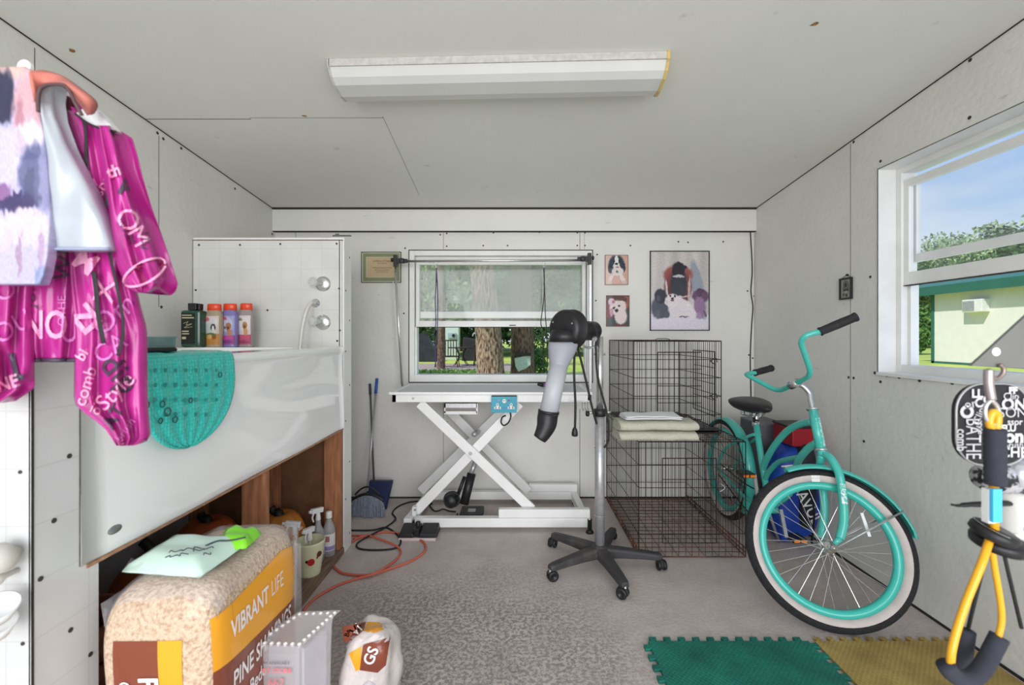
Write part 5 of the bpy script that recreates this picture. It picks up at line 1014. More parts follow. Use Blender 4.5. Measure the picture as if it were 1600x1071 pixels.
part('back_panel', wires(MB(), (ux0, uy1, uz0), (ux1-ux0, 0, 0), (0, 0, uz1-uz0), 15, 5, blackwire), uc); part('front_panel', wires(MB(), (ux0, uy0, uz0), (ux1-ux0, 0, 0), (0, 0, uz1-uz0), 15, 5, blackwire), uc)
part('top_panel', wires(MB(), (ux0, uy0, uz1), (ux1-ux0, 0, 0), (0, uy1-uy0, 0), 6, 12, blackwire), uc)
part('door', wires(MB(), (ux0+.14, uy0-.006, uz0+.08), (.26, 0, 0), (0, 0, .40), 8, 4, blackwire, .0016, .003), uc)
dr = MB(); wires(dr, (ux1+.006, uy0+.10, uz0+.08), (0, .33, 0), (0, 0, .40), 10, 4, blackwire, .0016, .003)
for z_ in (.86, 1.08): dr.tube(spl([(ux1+.012, uy0+.08, z_), (ux1+.02, uy0+.12, z_+.02), (ux1+.012, uy0+.17, z_), (ux1+.02, uy0+.12, z_-.02)]), .003, blackwire, 5)
part('side_door', dr, uc)
part('pan', MB().box((ux0+.01, uy0+.01, uz0+.004), (ux1-.01, uy1-.01, uz0+.012), mat('dark_tray', (62, 60, 62), .5)).box((ux0+.01, uy0+.01, uz0+.004), (ux1-.01, uy0+.014, uz0+.03), M['black']), uc, 'dark plastic tray')
part('handle', MB().tube(spl([(ux0+.12, uy0, uz1), (ux0+.14, uy0-.005, uz1+.014), (ux0+.2, uy0-.005, uz1+.014), (ux0+.22, uy0, uz1)]), .002, blackwire, 5), uc)
# towels
def towel(name, label, x0, x1, y0, y1, z0, h_, m, layers, seed, cat='towel', rollr=True):
    mb = MB()
    for l in range(layers):
        za = z0+h_*l/layers; zb = z0+h_*(l+1)/layers-.002
        def fn(u, v, za=za, zb=zb, l=l):
            a = 2*PI*u; cy_ = math.copysign(abs(math.cos(a))**.45, math.cos(a)); cz = math.copysign(abs(math.sin(a))**.8, math.sin(a))
            x = x0+(x1-x0)*v+.006*math.sin(a*2+l); y = (y0+y1)/2+(y1-y0)/2*cy_*(1-.04*l+.02*math.sin(v*7+l)); z = (za+zb)/2+(zb-za)/2*cz
            z += .010*noise.noise(Vector((x*9, y*9, seed+l)))*(l+1)/layers
            return Vector((x, y, z))
        mb.grid(36, 26, fn, m, True, closeu=True)
        k0 = len(mb.v)-36*26
        mb.f.append([k0+i for i in range(36)]); mb.m.append(mb.mi(m)); mb.sm.append(False); mb.f.append([k0+25*36+i for i in range(36)][::-1]); mb.m.append(mb.mi(m)); mb.sm.append(False)
    return single(name, mb, label, cat)
beige = mat('beige_terry', (206, 204, 186), .95, bump=.8, bscale=220, noise_amt=.06, nscale=14); whitec = mat('white_cotton', (236, 236, 236), .95, bump=.5, bscale=160)
towel('folded_towel', 'thick folded beige towel lying on the front of the lower crate', P(968, 0, 2.47).x, P(1090, 0, 2.47).x, 2.455, 2.645, .656, .112, beige, 2, 1)
towel('white_cloth', 'thin white cloth laid on top of the folded beige towel', P(976, 0, 2.5).x, P(1063, 0, 2.5).x, 2.47, 2.62, .772, .026, whitec, 2, 6, 'cloth')
# ------------------------------------------------------------------ bicycle (frame upright, front wheel and bars swung right round to one side)
hubf = Vector((1.3708, 1.9716, .3091)); wd = Vector((.96332, -.26837, 0)); wu = Vector((.09401, .33746, .93663)); wn = Vector((-.25137, -.90227, .35031))
hubr = Vector((1.4408, 3.0663, .332)); fd = Vector((.01468, .99989, 0)); fu = Vector((.0236, -.0003, .9997)); fn_ = Vector((-.99961, .01468, .0236))
Ahd, Bhd = onpl(1283, 703, hubf, wn), onpl(1270, 641, hubf, wn)
bk = thing('bicycle', 'turquoise beach cruiser bicycle with whitewall tires leaning by the right wall', 'bicycle', (1.44, 2.5, 0))
T = M['teal']; whitew = mat('dirty_whitewall', (206, 196, 192), .7, noise_amt=.15, nscale=14); tread = mat('tire_tread', (40, 40, 43), .8, noise_amt=.25, nscale=60, bump=.8, bscale=130)
def wheel(hub, d, u, n, pname):
    def C(r, a, ax=0): return hub+(d*math.cos(a)+u*math.sin(a))*r+n*ax
    N = 72
    def ring(pr, m, mb=None, ml=None):
        mb = mb or MB(); k = len(pr)
        base = len(mb.v); mb.v += [C(r, 2*PI*i/N, a) for i in range(N) for r, a in pr]
        for i in range(N):
            for q in range(k): mb.f.append([base+i*k+q, base+i*k+(q+1) % k, base+((i+1) % N)*k+(q+1) % k, base+((i+1) % N)*k+q]); mb.m.append(mb.mi(ml[q] if ml else m)); mb.sm.append(True)
        return mb
    rim = ring([(.272, -.017), (.272, .017), (.256, .019), (.244, .012), (.240, 0), (.244, -.012), (.256, -.019)], M['tealrim'])
    w_ = part(pname, rim, bk, 'turquoise rim wheel')
    pr = []; ml = []
    for q in range(16):
        a = 2*PI*q/16; pr.append((.300+.030*math.cos(a), .029*math.sin(a)))
        am = a+PI/16; ml.append(tread if math.cos(am) > -.1 else whitew)
    part('tire', ring(pr, None, None, ml), w_, 'black whitewall tire')
    part('hub', MB().tube([hub-n*.045, hub+n*.045], .014, M['chrome'], 12).tube([hub-n*.034, hub-n*.030], .026, M['chrome'], 16).tube([hub+n*.030, hub+n*.034], .026, M['chrome'], 16), w_)
    ns_ = 32
    for k in range(ns_):
        s_ = 1 if k % 2 else -1; a = 2*PI*k/ns_; ha = a+(.85 if (k//2) % 2 else -.85)
        part('spoke', MB().tube([C(.024, ha, .032*s_), C(.245, a, .004*s_)], .0011, M['chrome'], 4, cap=False), w_)
    return w_, C
fw, Cf = wheel(hubf, wd, wu, wn, 'front_wheel'); rwl, Cr = wheel(hubr, fd, fu, fn_, 'rear_wheel')
rf_ = MB(); a0 = math.radians(38); rf_.bar(Cf(.21, a0+.16, .012), Cf(.17, a0-.30, .012), .012, .022, mat('white_reflector', (236, 238, 238), .2, coat=.5), up=wn); part('reflector', rf_, fw, 'white spoke reflector')
lb = MB(); lb.add([Cf(.272, 1.70, .020), Cf(.272, 1.58, .020), Cf(.300, 1.58, .031), Cf(.300, 1.70, .031)], [(0, 1, 2, 3)], M['vinyl']); part('sticker', lb, fw)
def fender(C, a0, a1, r, w_, name, lab, m=T):
    mb = MB(); N = 40; K = 9; vs = []
    for i in range(N+1):
        a = a0+(a1-a0)*i/N; tw = w_*(1 if 1 < i < N-1 else .8)
        for q in range(K):
            t_ = -1+2*q/(K-1); vs.append(C(r-.022*t_*t_, a, tw*t_))
    mb.add(vs, [(i*K+q, i*K+q+1, (i+1)*K+q+1, (i+1)*K+q) for i in range(N) for q in range(K-1)], m, True)
    return part(name, mb, bk, lab, solid=.003)
fender(Cf, math.radians(12), math.radians(113), .352, .038, 'front_fender', 'turquoise front fender'); fender(Cr, math.radians(35), math.radians(215), .352, .036, 'rear_fender', 'turquoise rear fender')
st = MB()
for s_ in (1, -1): st.tube([Cf(.02, .3, .062*s_), Cf(.343, math.radians(31), .036*s_)], .0042, M['steel'], 6)
part('fender_stay', st, bk)
st = MB()
for s_ in (1, -1): st.tube([Cr(.02, .3, .062*s_), Cr(.343, math.radians(35), .036*s_)], .004, M['steel'], 6)
part('fender_stay', st, bk)
def FP(x, y, s=0): return onpl(x, y, hubr, fn_)+fn_*s
frm = MB(); R_ = .0175
frm.tube([Ahd, Bhd], .021, T, 16)
frm.tube(spl([FP(1270, 659), FP(1250, 663), FP(1230, 674), FP(1210, 697), FP(1196, 722), FP(1192, 735)], 6), R_, T, 14)
frm.tube(spl([FP(1277, 692), FP(1262, 702), FP(1247, 722), FP(1243, 748), FP(1232, 772), FP(1216, 785), FP(1203, 793)], 6), R_, T, 14)
frm.tube(spl([FP(1250, 715), FP(1233, 718), FP(1216, 723), FP(1202, 737), FP(1196, 748)], 6), .014, T, 12)
seat_t, bb = FP(1181.5, 662), FP(1203, 796)
frm.tube([seat_t, FP(1190, 720), bb], R_, T, 14); frm.tube([bb+fn_*.035, bb-fn_*.035], .024, T, 16)
for s_ in (1, -1):
    frm.tube(spl([bb+fn_*.03*s_, bb+Vector((0, .18, .0))+fn_*.045*s_, hubr+fn_*.06*s_]), .010, T, 10); frm.tube(spl([FP(1184, 680)+fn_*.012*s_, FP(1178, 682)+fn_*.03*s_, Cr(.20, math.radians(125), .062*s_), hubr+fn_*.06*s_]), .009, T, 10)
part('frame', frm, bk); part('head_ring', MB().tube([Ahd-(Bhd-Ahd).normalized()*.006, Ahd+(Bhd-Ahd).normalized()*.004], .026, M['chrome'], 16), bk); part('head_ring', MB().tube([Bhd, Bhd+(Bhd-Ahd).normalized()*.008], .027, M['chrome'], 16), bk)
axs = (Bhd-Ahd).normalized()
def flat_on(p, px, py, n_, off): return onpl(px, py, p, n_)+n_*off
scr = mat('script_print', (232, 238, 234), .35, col2=(96, 196, 184), nscale=120, lo=.47, hi=.53)
nf_ = Vector((0, -1, 0)); sq = MB(); h0, h1 = Ahd.lerp(Bhd, .12), Ahd.lerp(Bhd, .82)
sq.grid(5, 20, lambda u, v: h0.lerp(h1, v)+(Vector((math.sin((u-.3)*1.1), -math.cos((u-.3)*1.1), 0))*.0222), scr); part('head_badge', sq, bk, 'pale script badge')
# fork
def ONF(x, y, s): return onpl(x, y, hubf+wn*.056*s, wn)
fk = MB(); crown = Ahd-axs*.028
nb = [onpl(1286, 708, hubf+wn*.0, wn), ONF(1299, 718, .7), ONF(1310.5, 740, 1), ONF(1315.5, 765, 1), ONF(1318, 795, 1), ONF(1317.5, 820, 1), ONF(1312, 842, 1)]
fk.tube([Ahd, crown], .019, T, 14); fk.tube(spl(nb, 6), R_, T, 14); fk.tube([ONF(1312, 842, 1), ONF(1303, 850, 1.0)], [.014, .009], T, 10)
fb = [onpl(1284, 712, hubf, wn), ONF(1281, 728, -.7), ONF(1284, 750, -1), ONF(1287, 775, -1), ONF(1288, 800, -1), ONF(1285.5, 825, -1), ONF(1282, 842, -1)]
fk.tube(spl(fb, 6), R_*.95, T, 14); part('fork', fk, bk)
part('axle', MB().tube([hubf-wn*.075, hubf+wn*.08], .006, M['chrome'], 8).tube([hubf+wn*.062, hubf+wn*.075], .012, M['chrome'], 6), bk)
sq = MB(); f0, f1 = ONF(1314.0, 757, 1), ONF(1318, 788, 1)
sq.grid(5, 16, lambda u, v: f0.lerp(f1, v)+(wn*math.cos((u-.5)*1.2)+wd*math.sin((u-.5)*1.2))*.0188, scr); part('fork_script', sq, bk, 'white script lettering on the fork blade')
# stem and handlebar
def rotv(v, k, a): return v*math.cos(a)+k.cross(v)*math.sin(a)+k*k.dot(v)*(1-math.cos(a))
n2, d2_ = rotv(wn, axs, .2), rotv(wd, axs, .2)
def HB(s, t_, c): return Bhd+d2_*s+axs*t_+n2*c
part('stem', MB().tube(spl([Bhd, Bhd+axs*.05, Bhd+axs*.085, HB(-.025, .118, 0), HB(-.063, .125, 0)], 6), .0125, M['chrome'], 12).tube([HB(-.063, .125, -.03), HB(-.063, .125, .03)], .021, M['chrome'], 14), bk, 'chrome stem and clamp')
half = [HB(-.063, .125, 0), HB(-.063, .125, .09), HB(-.066, .128, .135), HB(-.080, .145, .178), HB(-.118, .195, .230), HB(-.150, .236, .275), HB(-.145, .256, .305), HB(-.115, .268, .318), HB(-.078, .276, .325)]
other = [HB(-.063, .125, 0), HB(-.063, .125, -.09), HB(-.066, .128, -.135), HB(-.080, .145, -.178), HB(-.118, .195, -.230), HB(-.150, .236, -.275), HB(-.145, .256, -.305), HB(-.115, .268, -.318), HB(-.078, .276, -.325)]
part('handlebar', MB().tube(spl(half, 6), .0125, T, 12).tube(spl(other, 6), .0125, T, 12), bk)
for s_ in (1, -1):
    g0, g1_ = HB(-.09, .274, .322*s_), HB(.040, .331, .384*s_); g_ = MB(); dd = (g1_-g0)
    g_.tube([g0, g0+dd*.04, g0+dd*.06, g0+dd*.5, g0+dd*.9, g0+dd*.95, g1_], [.020, .020, .018, .0195, .0185, .021, .020], M['rubber'], 14); g_.tube([g1_, g1_+dd*.015], .015, M['chrome'], 12)
    part('grip', g_, bk, 'black rubber grip')
# saddle
sc_ = FP(1180, 629); sd_ = MB()
secs = [(.13, .10, .028, .012), (.11, .118, .046, .006), (.05, .122, .050, 0), (-.02, .095, .044, -.002), (-.07, .062, .036, .0), (-.12, .038, .028, .0), (-.145, .022, .018, -.004)]; n = 24; vs = []
secs = [(.145, .05, .015, .008)]+secs+[(-.155, .006, .006, -.006)]
for y_, wx, hz, dz in secs:
    for k in range(n):
        a = 2*PI*k/n; z_ = math.sin(a); vs.append(sc_+Vector((math.cos(a)*wx, y_, dz+(z_*hz*(.65 if z_ > 0 else 1.15))-.012)))
sd_.add(vs, [(i*n+k, i*n+(k+1) % n, (i+1)*n+(k+1) % n, (i+1)*n+k) for i in range(len(secs)-1) for k in range(n)]+[tuple(range(n))[::-1], tuple((len(secs)-1)*n+k for k in range(n))], mat('saddle_vinyl', (44, 44, 47), .4, noise_amt=.2), True)
so_ = part('saddle', sd_, bk, 'wide black vinyl saddle', sub=1)
spg = MB()
for s_ in (-1, 1):
    c_ = sc_+Vector((.045*s_, .06, -.085)); spg.tube([c_+Vector((.013*math.cos(k*.8), .013*math.sin(k*.8), k*.0014)) for k in range(34)], .003, M['chrome'], 5)
    spg.tube([c_, sc_+Vector((.02*s_, -.02, -.085)), sc_+Vector((.01*s_, -.12, -.03))], .004, M['chrome'], 6)
part('saddle_spring', spg, so_)
part('seat_post', MB().tube([seat_t-(seat_t-FP(1203, 796)).normalized()*.01, sc_+Vector((0, -.01, -.05))], .0125, M['chrome'], 12).tube([seat_t-Vector((0, 0, .02)), seat_t+Vector((0, .004, .008))], .021, M['chrome'], 14).cbox(sc_+Vector((0, 0, -.075)), (.05, .04, .025), M['chrome']).tube([seat_t+Vector((0, 0, .01)), seat_t+Vector((0, .01, .04))], .016, M['black'], 12), bk, 'chrome seat post and clamp')
ck = MB(); cax = bb+fn_*.05; ck.tube([cax+Vector((0, math.cos(a)*.085, math.sin(a)*.085)) for a in [k*PI/14 for k in range(28)]], .004, M['black'], 5, closed=True)
for k in range(5): a = k*2*PI/5; ck.bar(cax, cax+Vector((0, math.cos(a)*.084, math.sin(a)*.084)), .006, .014, M['steel'])
part('chainring', ck, bk)
cg = MB(); cg.tube(spl([cax+Vector((0, -.05, .10)), cax+Vector((0, .2, .085)), hubr+fn_*.055+Vector((0, 0, .045))]), .004, M['rubber'], 5); cg.tube(spl([cax+Vector((0, -.0, -.09)), cax+Vector((0, .2, -.06)), hubr+fn_*.055+Vector((0, 0, -.04))]), .004, M['rubber'], 5); part('chain', cg, bk)
amber = mat('amber_reflector', (255, 140, 20), .3, coat=.5)
for s_, px, py in ((1, 1165, 741), (-1, 1243, 841)):
    pp2 = onpl(px, py, bb+fn_*.112*s_, fn_); cr_ = MB(); cr_.bar(bb+fn_*.06*s_, pp2-fn_*.05*s_, .010, .018, M['steel'], up=(1, 0, 0)); part('crank_arm', cr_, bk)
    pe = MB(); pe.cbox(pp2, (.075, .085, .024), M['black']); po = part('pedal', pe, bk, 'black pedal with amber reflectors', bevel=.004)
    ar = MB(); ar.cbox(pp2+Vector((-.018, -.0435, 0)), (.03, .004, .014), amber).cbox(pp2+Vector((.020, -.0435, 0)), (.03, .004, .014), amber); part('reflector', ar, po, 'amber reflector')
part('kickstand', MB().tube([bb+Vector((.03, .08, -.02)), Vector((bb.x+.14, bb.y+.15, .01))], .008, M['steel'], 8), bk)
# things between the bicycle and the wall
nv = mat('blue_bag_cloth', (32, 84, 190), .5, col2=(18, 52, 140), nscale=5); blkc = mat('black_bag_cloth', (34, 36, 44), .6, noise_amt=.3, nscale=8)
gb = thing('duffel_bag', 'blue and black bag with white lettering standing behind the bicycle', 'bag', (1.66, 2.72, 0))
def blob(c, d, m, seed, amp=.02, e_=3.5, nu=30, nv_=20):
    mb = MB(); c = Vector(c)
    def f(u, v):
        a = 2*PI*u; b_ = PI*(v-.5); s = lambda x, k: math.copysign(abs(x)**(2/k), x)
        p = Vector((s(math.cos(a), e_)*s(math.cos(b_), e_)*d[0], s(math.sin(a), e_)*s(math.cos(b_), e_)*d[1], s(math.sin(b_), e_)*d[2]))
        return c+p*(1+amp/.1*noise.noise(p*7+Vector((seed, 0, 0))))
    mb.grid(nu, nv_, f, m, True, closeu=True); return mb
b1 = blob((1.672, 2.735, .300), (.135, .105, .285), nv, 3, .012); part('body', b1, gb, 'blue body')
b2 = blob((1.71, 2.665, .36), (.05, .065, .25), blkc, 5, .01); part('pocket', b2, gb, 'black side pocket')
b1v = MB().add(b1.v, b1.f, nv).add(b2.v, b2.f, nv).bvh(); tx_ = MB()
def bagtxt(x, y):
    px, py = 1262+(-y)*18*.9, 775; 
    cx_, cy_ = 1252, 772; ang_ = math.radians(-62); X = cx_+(x*math.cos(ang_)-y*math.sin(ang_))*24; Y_ = cy_+(x*math.sin(ang_)+y*math.cos(ang_))*24*-1
    r_ = ray(X, Y_); h_ = b1v.ray_cast(Vector((0, 0, H)), r_.normalized())[0]
    return (h_-r_.normalized()*.003) if h_ is not None else P(X, Y_, 2.64)
put_text(tx_, 'AQUAVUL', lambda x, y: bagtxt(x*.95, y), M['vinyl'], .01, .2); part('lettering', tx_, gb, 'white lettering')
part('strap', MB().tube(spl([P(1246, 735, 2.60), P(1262, 760, 2.59), P(1272, 800, 2.58), P(1268, 850, 2.58)]), .012, blkc, 8, flat=.3), gb)
single('storage_box', MB().box((1.60, 2.93, 0), (1.78, 3.2, .665), mat('grey_box', (104, 106, 112), .5, noise_amt=.15)), 'tall grey storage box behind the bicycle frame', 'box', bevel=.01)
rbx = MB(); rbx.box((1.63, 2.64, .585), (1.80, 2.84, .70), mat('red_plastic', (150, 20, 36), .4)); rbx.box((1.625, 2.636, .69), (1.803, 2.844, .705), M['black'])
single('red_case', rbx, 'red case with a black lid lying on top of the blue bag', 'case', bevel=.006)

# ------------------------------------------------------------------ foam floor tiles
def foam(name, label, x0, x1, y0, y1, m, edges):
    """edges: which sides carry jigsaw teeth"""
    N = 11; mb = MB(); pts = []
    def teeth(a, b_, n_, on):
        a = Vector(a); b_ = Vector(b_); d = (b_-a)/N; o_ = Vector(n_)*.024
        if not on: return [a]
        r_ = []
        for k in range(N):
            s = a+d*k; r_ += [s, s+d*.22, s+d*.16+o_, s+d*.64+o_, s+d*.58]
        return r_
    pts += teeth((x0, y1, 0), (x1, y1, 0), (0, 1, 0), 'n' in edges); pts += teeth((x1, y1, 0), (x1, y0, 0), (1, 0, 0), 'e' in edges); pts += teeth((x1, y0, 0), (x0, y0, 0), (0, -1, 0), False); pts += teeth((x0, y0, 0), (x0, y1, 0), (-1, 0, 0), 'w' in edges)
    mb.prism(pts, (0, 0, 0), (0, 0, .012), m)
    return single(name, mb, label, 'floor mat', 'interlocking foam floor tiles')
def foammat(name, c, c2):
    m = mat(name, c, .7, col2=c2, nscale=7); t = m.node_tree; b = t.nodes['Principled BSDF']; tc = t.nodes.new('ShaderNodeTexCoord'); mp = t.nodes.new('ShaderNodeMapping'); mp.inputs['Rotation'].default_value = (0, 0, math.radians(45)); t.links.new(tc.outputs['Object'], mp.inputs[0])
    wv = t.nodes.new('ShaderNodeTexVoronoi'); wv.inputs['Scale'].default_value = 75; wv.inputs['Randomness'].default_value = .05; t.links.new(mp.outputs[0], wv.inputs['Vector']); bp = t.nodes.new('ShaderNodeBump'); bp.inputs['Strength'].default_value = .9; bp.inputs['Distance'].default_value = .003; t.links.new(wv.outputs['Distance'], bp.inputs['Height']); t.links.new(bp.outputs[0], b.inputs['Normal']); return m
foam('foam_tile', 'green jigsaw-edged foam floor tile left of the yellow one', .532, 1.175, 1.2, 1.800, foammat('green_foam', (28, 122, 104), (20, 96, 84)), 'nwe')
foam('foam_tile', 'dirty yellow jigsaw-edged foam floor tile beside the right wall', 1.201, 1.79, 1.2, 1.800, foammat('yellow_foam', (176, 152, 86), (146, 122, 68)), 'n')

# ------------------------------------------------------------------ pumpkins and bottles under the tub
def pumpkin(label, c, r, h_, m, sa=0, seed=0, sl=.07):
    c = Vector(c); t_ = thing('toy_pumpkin', label, 'pumpkin', c, 'pumpkins under the tub'); mb = MB()
    def f(u, v):
        a = 2*PI*u; b_ = PI*(v-.5); rr_ = r*math.cos(b_)**.8*(1-.06*abs(math.cos(a*5.5))**.4) if abs(v-.5) < .499 else 0
        return c+Vector((math.cos(a)*rr_, math.sin(a)*rr_, h_/2+math.sin(b_)*h_/2*(1-.22*(1-min(1, rr_/(r*.45))) if rr_ < r*.45 else 1)))
    mb.grid(66, 20, f, m, True, closeu=True); part('body', mb, t_)
    tp_ = c+Vector((0, 0, h_*.86)); d = Vector((math.cos(sa), math.sin(sa), 0))
    sm_ = MB(); sm_.tube(spl([tp_-Vector((0, 0, .01)), tp_+Vector((0, 0, .035)), tp_+d*.02+Vector((0, 0, sl)), tp_+d*.045+Vector((0, 0, sl+.025))], 4), [.04, .034, .028, .024, .022, .021, .020, .019, .019, .019, .019, .020, .020], mat('black_stem', (26, 26, 24), .5), 8); part('stem', sm_, t_, 'black curved stem')
orgm = mat('orange_pumpkin', (206, 104, 44), .5, noise_amt=.25, nscale=5); orgm2 = mat('golden_pumpkin', (214, 136, 56), .5, noise_amt=.25, nscale=5)
pumpkin('orange pumpkin behind the shavings bag, only its top and curled stem showing', (-1.52, 1.88, 0), .150, .315, orgm, PI, sl=.08)
pumpkin('dark orange pumpkin left of the middle stud under the tub', (-1.545, 2.24, 0), .150, .335, mat('deep_orange_pumpkin', (186, 88, 40), .5, noise_amt=.3, nscale=5), PI*.9, sl=.03)
pumpkin('golden pumpkin right of the middle stud, behind the cream cup', (-1.255, 2.37, 0), .138, .315, orgm2, PI*.95, sl=.03)
tcm = mat('terracotta', (172, 104, 84), .7, noise_amt=.2); single('terracotta_pot', MB().lathe([(0, 0), (.09, 0), (.12, .24), (.135, .24), (.138, .30), (.12, .30), (.115, .25), (0, .24)], (-1.30, 1.30, 0), tcm, n=28).lathe([(.09, .30), (.125, .31), (.135, .36), (.14, .41), (.12, .41), (.11, .33)], (-1.30, 1.30, 0), tcm, n=28), 'stacked terracotta pots at the left edge of the opening under the tub', 'pot')
zs = .038; yc_ = 2.26; cc_ = Vector((P(484, 0, yc_).x, yc_, zs)); creamy = mat('cream_glaze', (228, 226, 188), .35, coat=.3)
cup = thing('cream_cup', 'cream ribbed cup with ladybug decorations holding a spray nozzle', 'cup', cc_)
pr = [(0, 0), (.048, 0)]+[(.050+.022*k/16+(.0015 if k % 2 else 0), .004+.168*k/16) for k in range(17)]+[(.068, .172), (.050, .012), (0, .010)]
part('body', MB().lathe(pr, cc_, creamy, n=36), cup)
ld = MB(); redm = mat('ladybug_red', (184, 36, 30), .4)
for a_, z_, r_, m_ in ((-1.05, .085, .017, redm), (-1.35, .09, .007, M['black']), (-.45, .115, .014, mat('ladybug_brown', (96, 50, 36), .5)), (-.6, .10, .005, redm)):
    rr_ = .050+.022*z_/.168+.002; ld.disc(cc_+Vector((math.cos(a_)*rr_, math.sin(a_)*rr_, z_)), r_, (math.cos(a_), math.sin(a_), 0), m_, 14, .0015)
part('ladybug', ld, cup, 'painted red ladybugs')
def sprayhead(mb, p, d, m):
    p = Vector(p); d = Vector(d).normalized(); mb.tube([p-Vector((0, 0, .02)), p+Vector((0, 0, .02))], [.014, .010], m, 12); mb.bar(p-d*.028+Vector((0, 0, .030)), p+d*.042+Vector((0, 0, .034)), .020, .026, m); mb.tube([p+d*.042+Vector((0, 0, .034)), p+d*.056+Vector((0, 0, .034))], .008, m, 8); mb.tube(spl([p+d*.026+Vector((0, 0, .022)), p+d*.036+Vector((0, 0, .0)), p+d*.028-Vector((0, 0, .025))]), .005, m, 6)
sn = thing('spray_nozzle', 'loose white trigger spray head with a dip tube standing in the cream cup', 'spray nozzle', cc_+Vector((-.03, -.01, .02)))
hp = P(460, 829, 2.25); mb = MB(); sprayhead(mb, hp, (-.8, -.3, .12), M['white']); part('trigger_head', mb, sn, bevel=.002); part('dip_tube', MB().tube([hp-Vector((0, 0, .02)), cc_+Vector((.02, 0, .03))], .003, M['vinyl'], 6), sn)
hp = P(484, 838, 2.27); sn = thing('spray_nozzle', 'second white trigger spray head leaning in the cream cup toward the bottles', 'spray nozzle', cc_+Vector((.01, .01, .02)))
mb = MB(); sprayhead(mb, hp, (-.2, -1, .1), M['white']); part('trigger_head', mb, sn, bevel=.002); part('dip_tube', MB().tube([hp-Vector((0, 0, .02)), cc_+Vector((.0, .02, .03))], .003, M['vinyl'], 6), sn)
clr = mat('frosted_bottle', (214, 212, 214), .2, trans=.5, coat=.4, ior=1.15)
def spraybottle(label, px, Y, spray, capm):
    c = Vector((P(px, 0, Y).x, Y, zs)); t_ = thing('cleaner_bottle', label, 'bottle', c, 'cleaner bottles by the partition'); part('body', MB().lathe([(0, 0), (.030, 0), (.033, .004), (.033, .13), (.029, .155), (.016, .185), (.013, .2), (.013, .215), (0, .215)], c, clr, n=24), t_)
    mb = MB()
    if spray: sprayhead(mb, c+Vector((0, 0, .235)), (-.5, -1, .1), M['white']); part('trigger_head', mb, t_, 'white trigger sprayer', bevel=.002)
    else: mb.lathe([(.016, .205), (.016, .236), (.013, .24), (0, .24)], c, M['white'], n=16); part('cap', mb, t_)
    lb = MB(); lb.lathe([(.0337, .035), (.0337, .125)], c, M['vinyl'], n=20, ang0=-PI*.95, ang1=-.02); lb.lathe([(.034, .038), (.034, .06)], c, mat('lilac_label', (150, 140, 196), .5), n=12, ang0=-PI*.6, ang1=-.1); lb.lathe([(.034, .085), (.034, .115)], c, mat('red_label', (184, 110, 120), .5), n=6, ang0=-PI*.55, ang1=-PI*.35)
    part('label', lb, t_)
spraybottle('frosted spray bottle with a white trigger behind the cream cup', 497, 2.40, True, None); spraybottle('white-capped clear cleaner bottle with a small label against the end stud', 514, 2.455, False, None)

# ------------------------------------------------------------------ shavings bag and things on and beside it
bx0, bx1, by0, by1, bz = -.950, -.681, 1.005, 1.42, .655
shv = thing('shavings_bag', 'large clear plastic bag packed with pine shavings, orange and brown panels', 'bag', ((bx0+bx1)/2, (by0+by1)/2, 0))
sm = mat('pine_shavings', (222, 196, 168), .5, col2=(190, 156, 128), nscale=110, coat=.4, bump=.8, bscale=120, detail=8, lo=.35, hi=.55)
def bagbox(c, h_, e_, amp, seed, m, nu=72, nv_=44, sc=6):
    mb = MB(); c = Vector(c)
    def f(u, v):
        a = 2*PI*u; b_ = PI*(v-.5); s = lambda x, k: math.copysign(abs(x)**(2/k), x)
        p = Vector((s(math.cos(a), e_)*s(math.cos(b_), e_)*h_[0], s(math.sin(a), e_)*s(math.cos(b_), e_)*h_[1], s(math.sin(b_), e_)*h_[2]))
        return c+p+p.normalized()*amp*noise.noise((c+p)*sc+Vector((seed, 0, 0)))
    mb.grid(nu, nv_, f, m, True, closeu=True); return mb
bb_ = bagbox(((bx0+bx1)/2, (by0+by1)/2, bz/2), ((bx1-bx0)/2, (by1-by0)/2, bz/2), 7, .012, 2, sm, 96, 60); part('body', bb_, shv)
bv = bb_.bvh()
def onX(Y, z, off=.0018):   # right side panel
    h_ = bv.ray_cast(Vector((0, Y, z)), Vector((-1, 0, 0)))[0]; return (h_ if h_ is not None and h_.x > -.80 else Vector((bx1-.01, Y, z)))+Vector((off, 0, 0))
def onY(X, z, off=.0018):   # end panel facing the doorway
    h_ = bv.ray_cast(Vector((X, .5, z)), Vector((0, 1, 0)))[0]; return (h_ if h_ is not None and h_.y < 1.2 else Vector((X, by0+.01, z)))-Vector((0, off, 0))
yel = mat('orange_yellow_print', (244, 168, 36), .35, coat=.4); brw = mat('brown_print', (132, 66, 44), .35, coat=.4); whp = mat('white_print', (244, 240, 236), .4)
def yf(u): return 1.024+u*(by1-.016-1.024)
def band(z0f, z1f, m, off=.0018):
    mb = MB(); mb.grid(30, 14, lambda u, v: onX(yf(u), z0f(u)+(z1f(u)-z0f(u))*v, off), m, True); return mb
topf = lambda u: .588+.028*u-.03*max(0, u-.75)*4
part('printed_panel', band(lambda u: .466-.036*u, topf, yel), shv, 'orange-yellow printed band'); part('printed_panel', band(lambda u: .02, lambda u: .466-.036*u, brw, .0024), shv, 'brown printed band')
def wr(s_, uc, z, size, bold, sx=1.0, m=whp, it=0):
    tb_ = MB(); put_text(tb_, s_, lambda x, y: onX(yf(uc)+(x*sx+it*y)*size, z+y*size, .004), m, bold, .3); part('lettering', tb_, shv, 'white lettering')
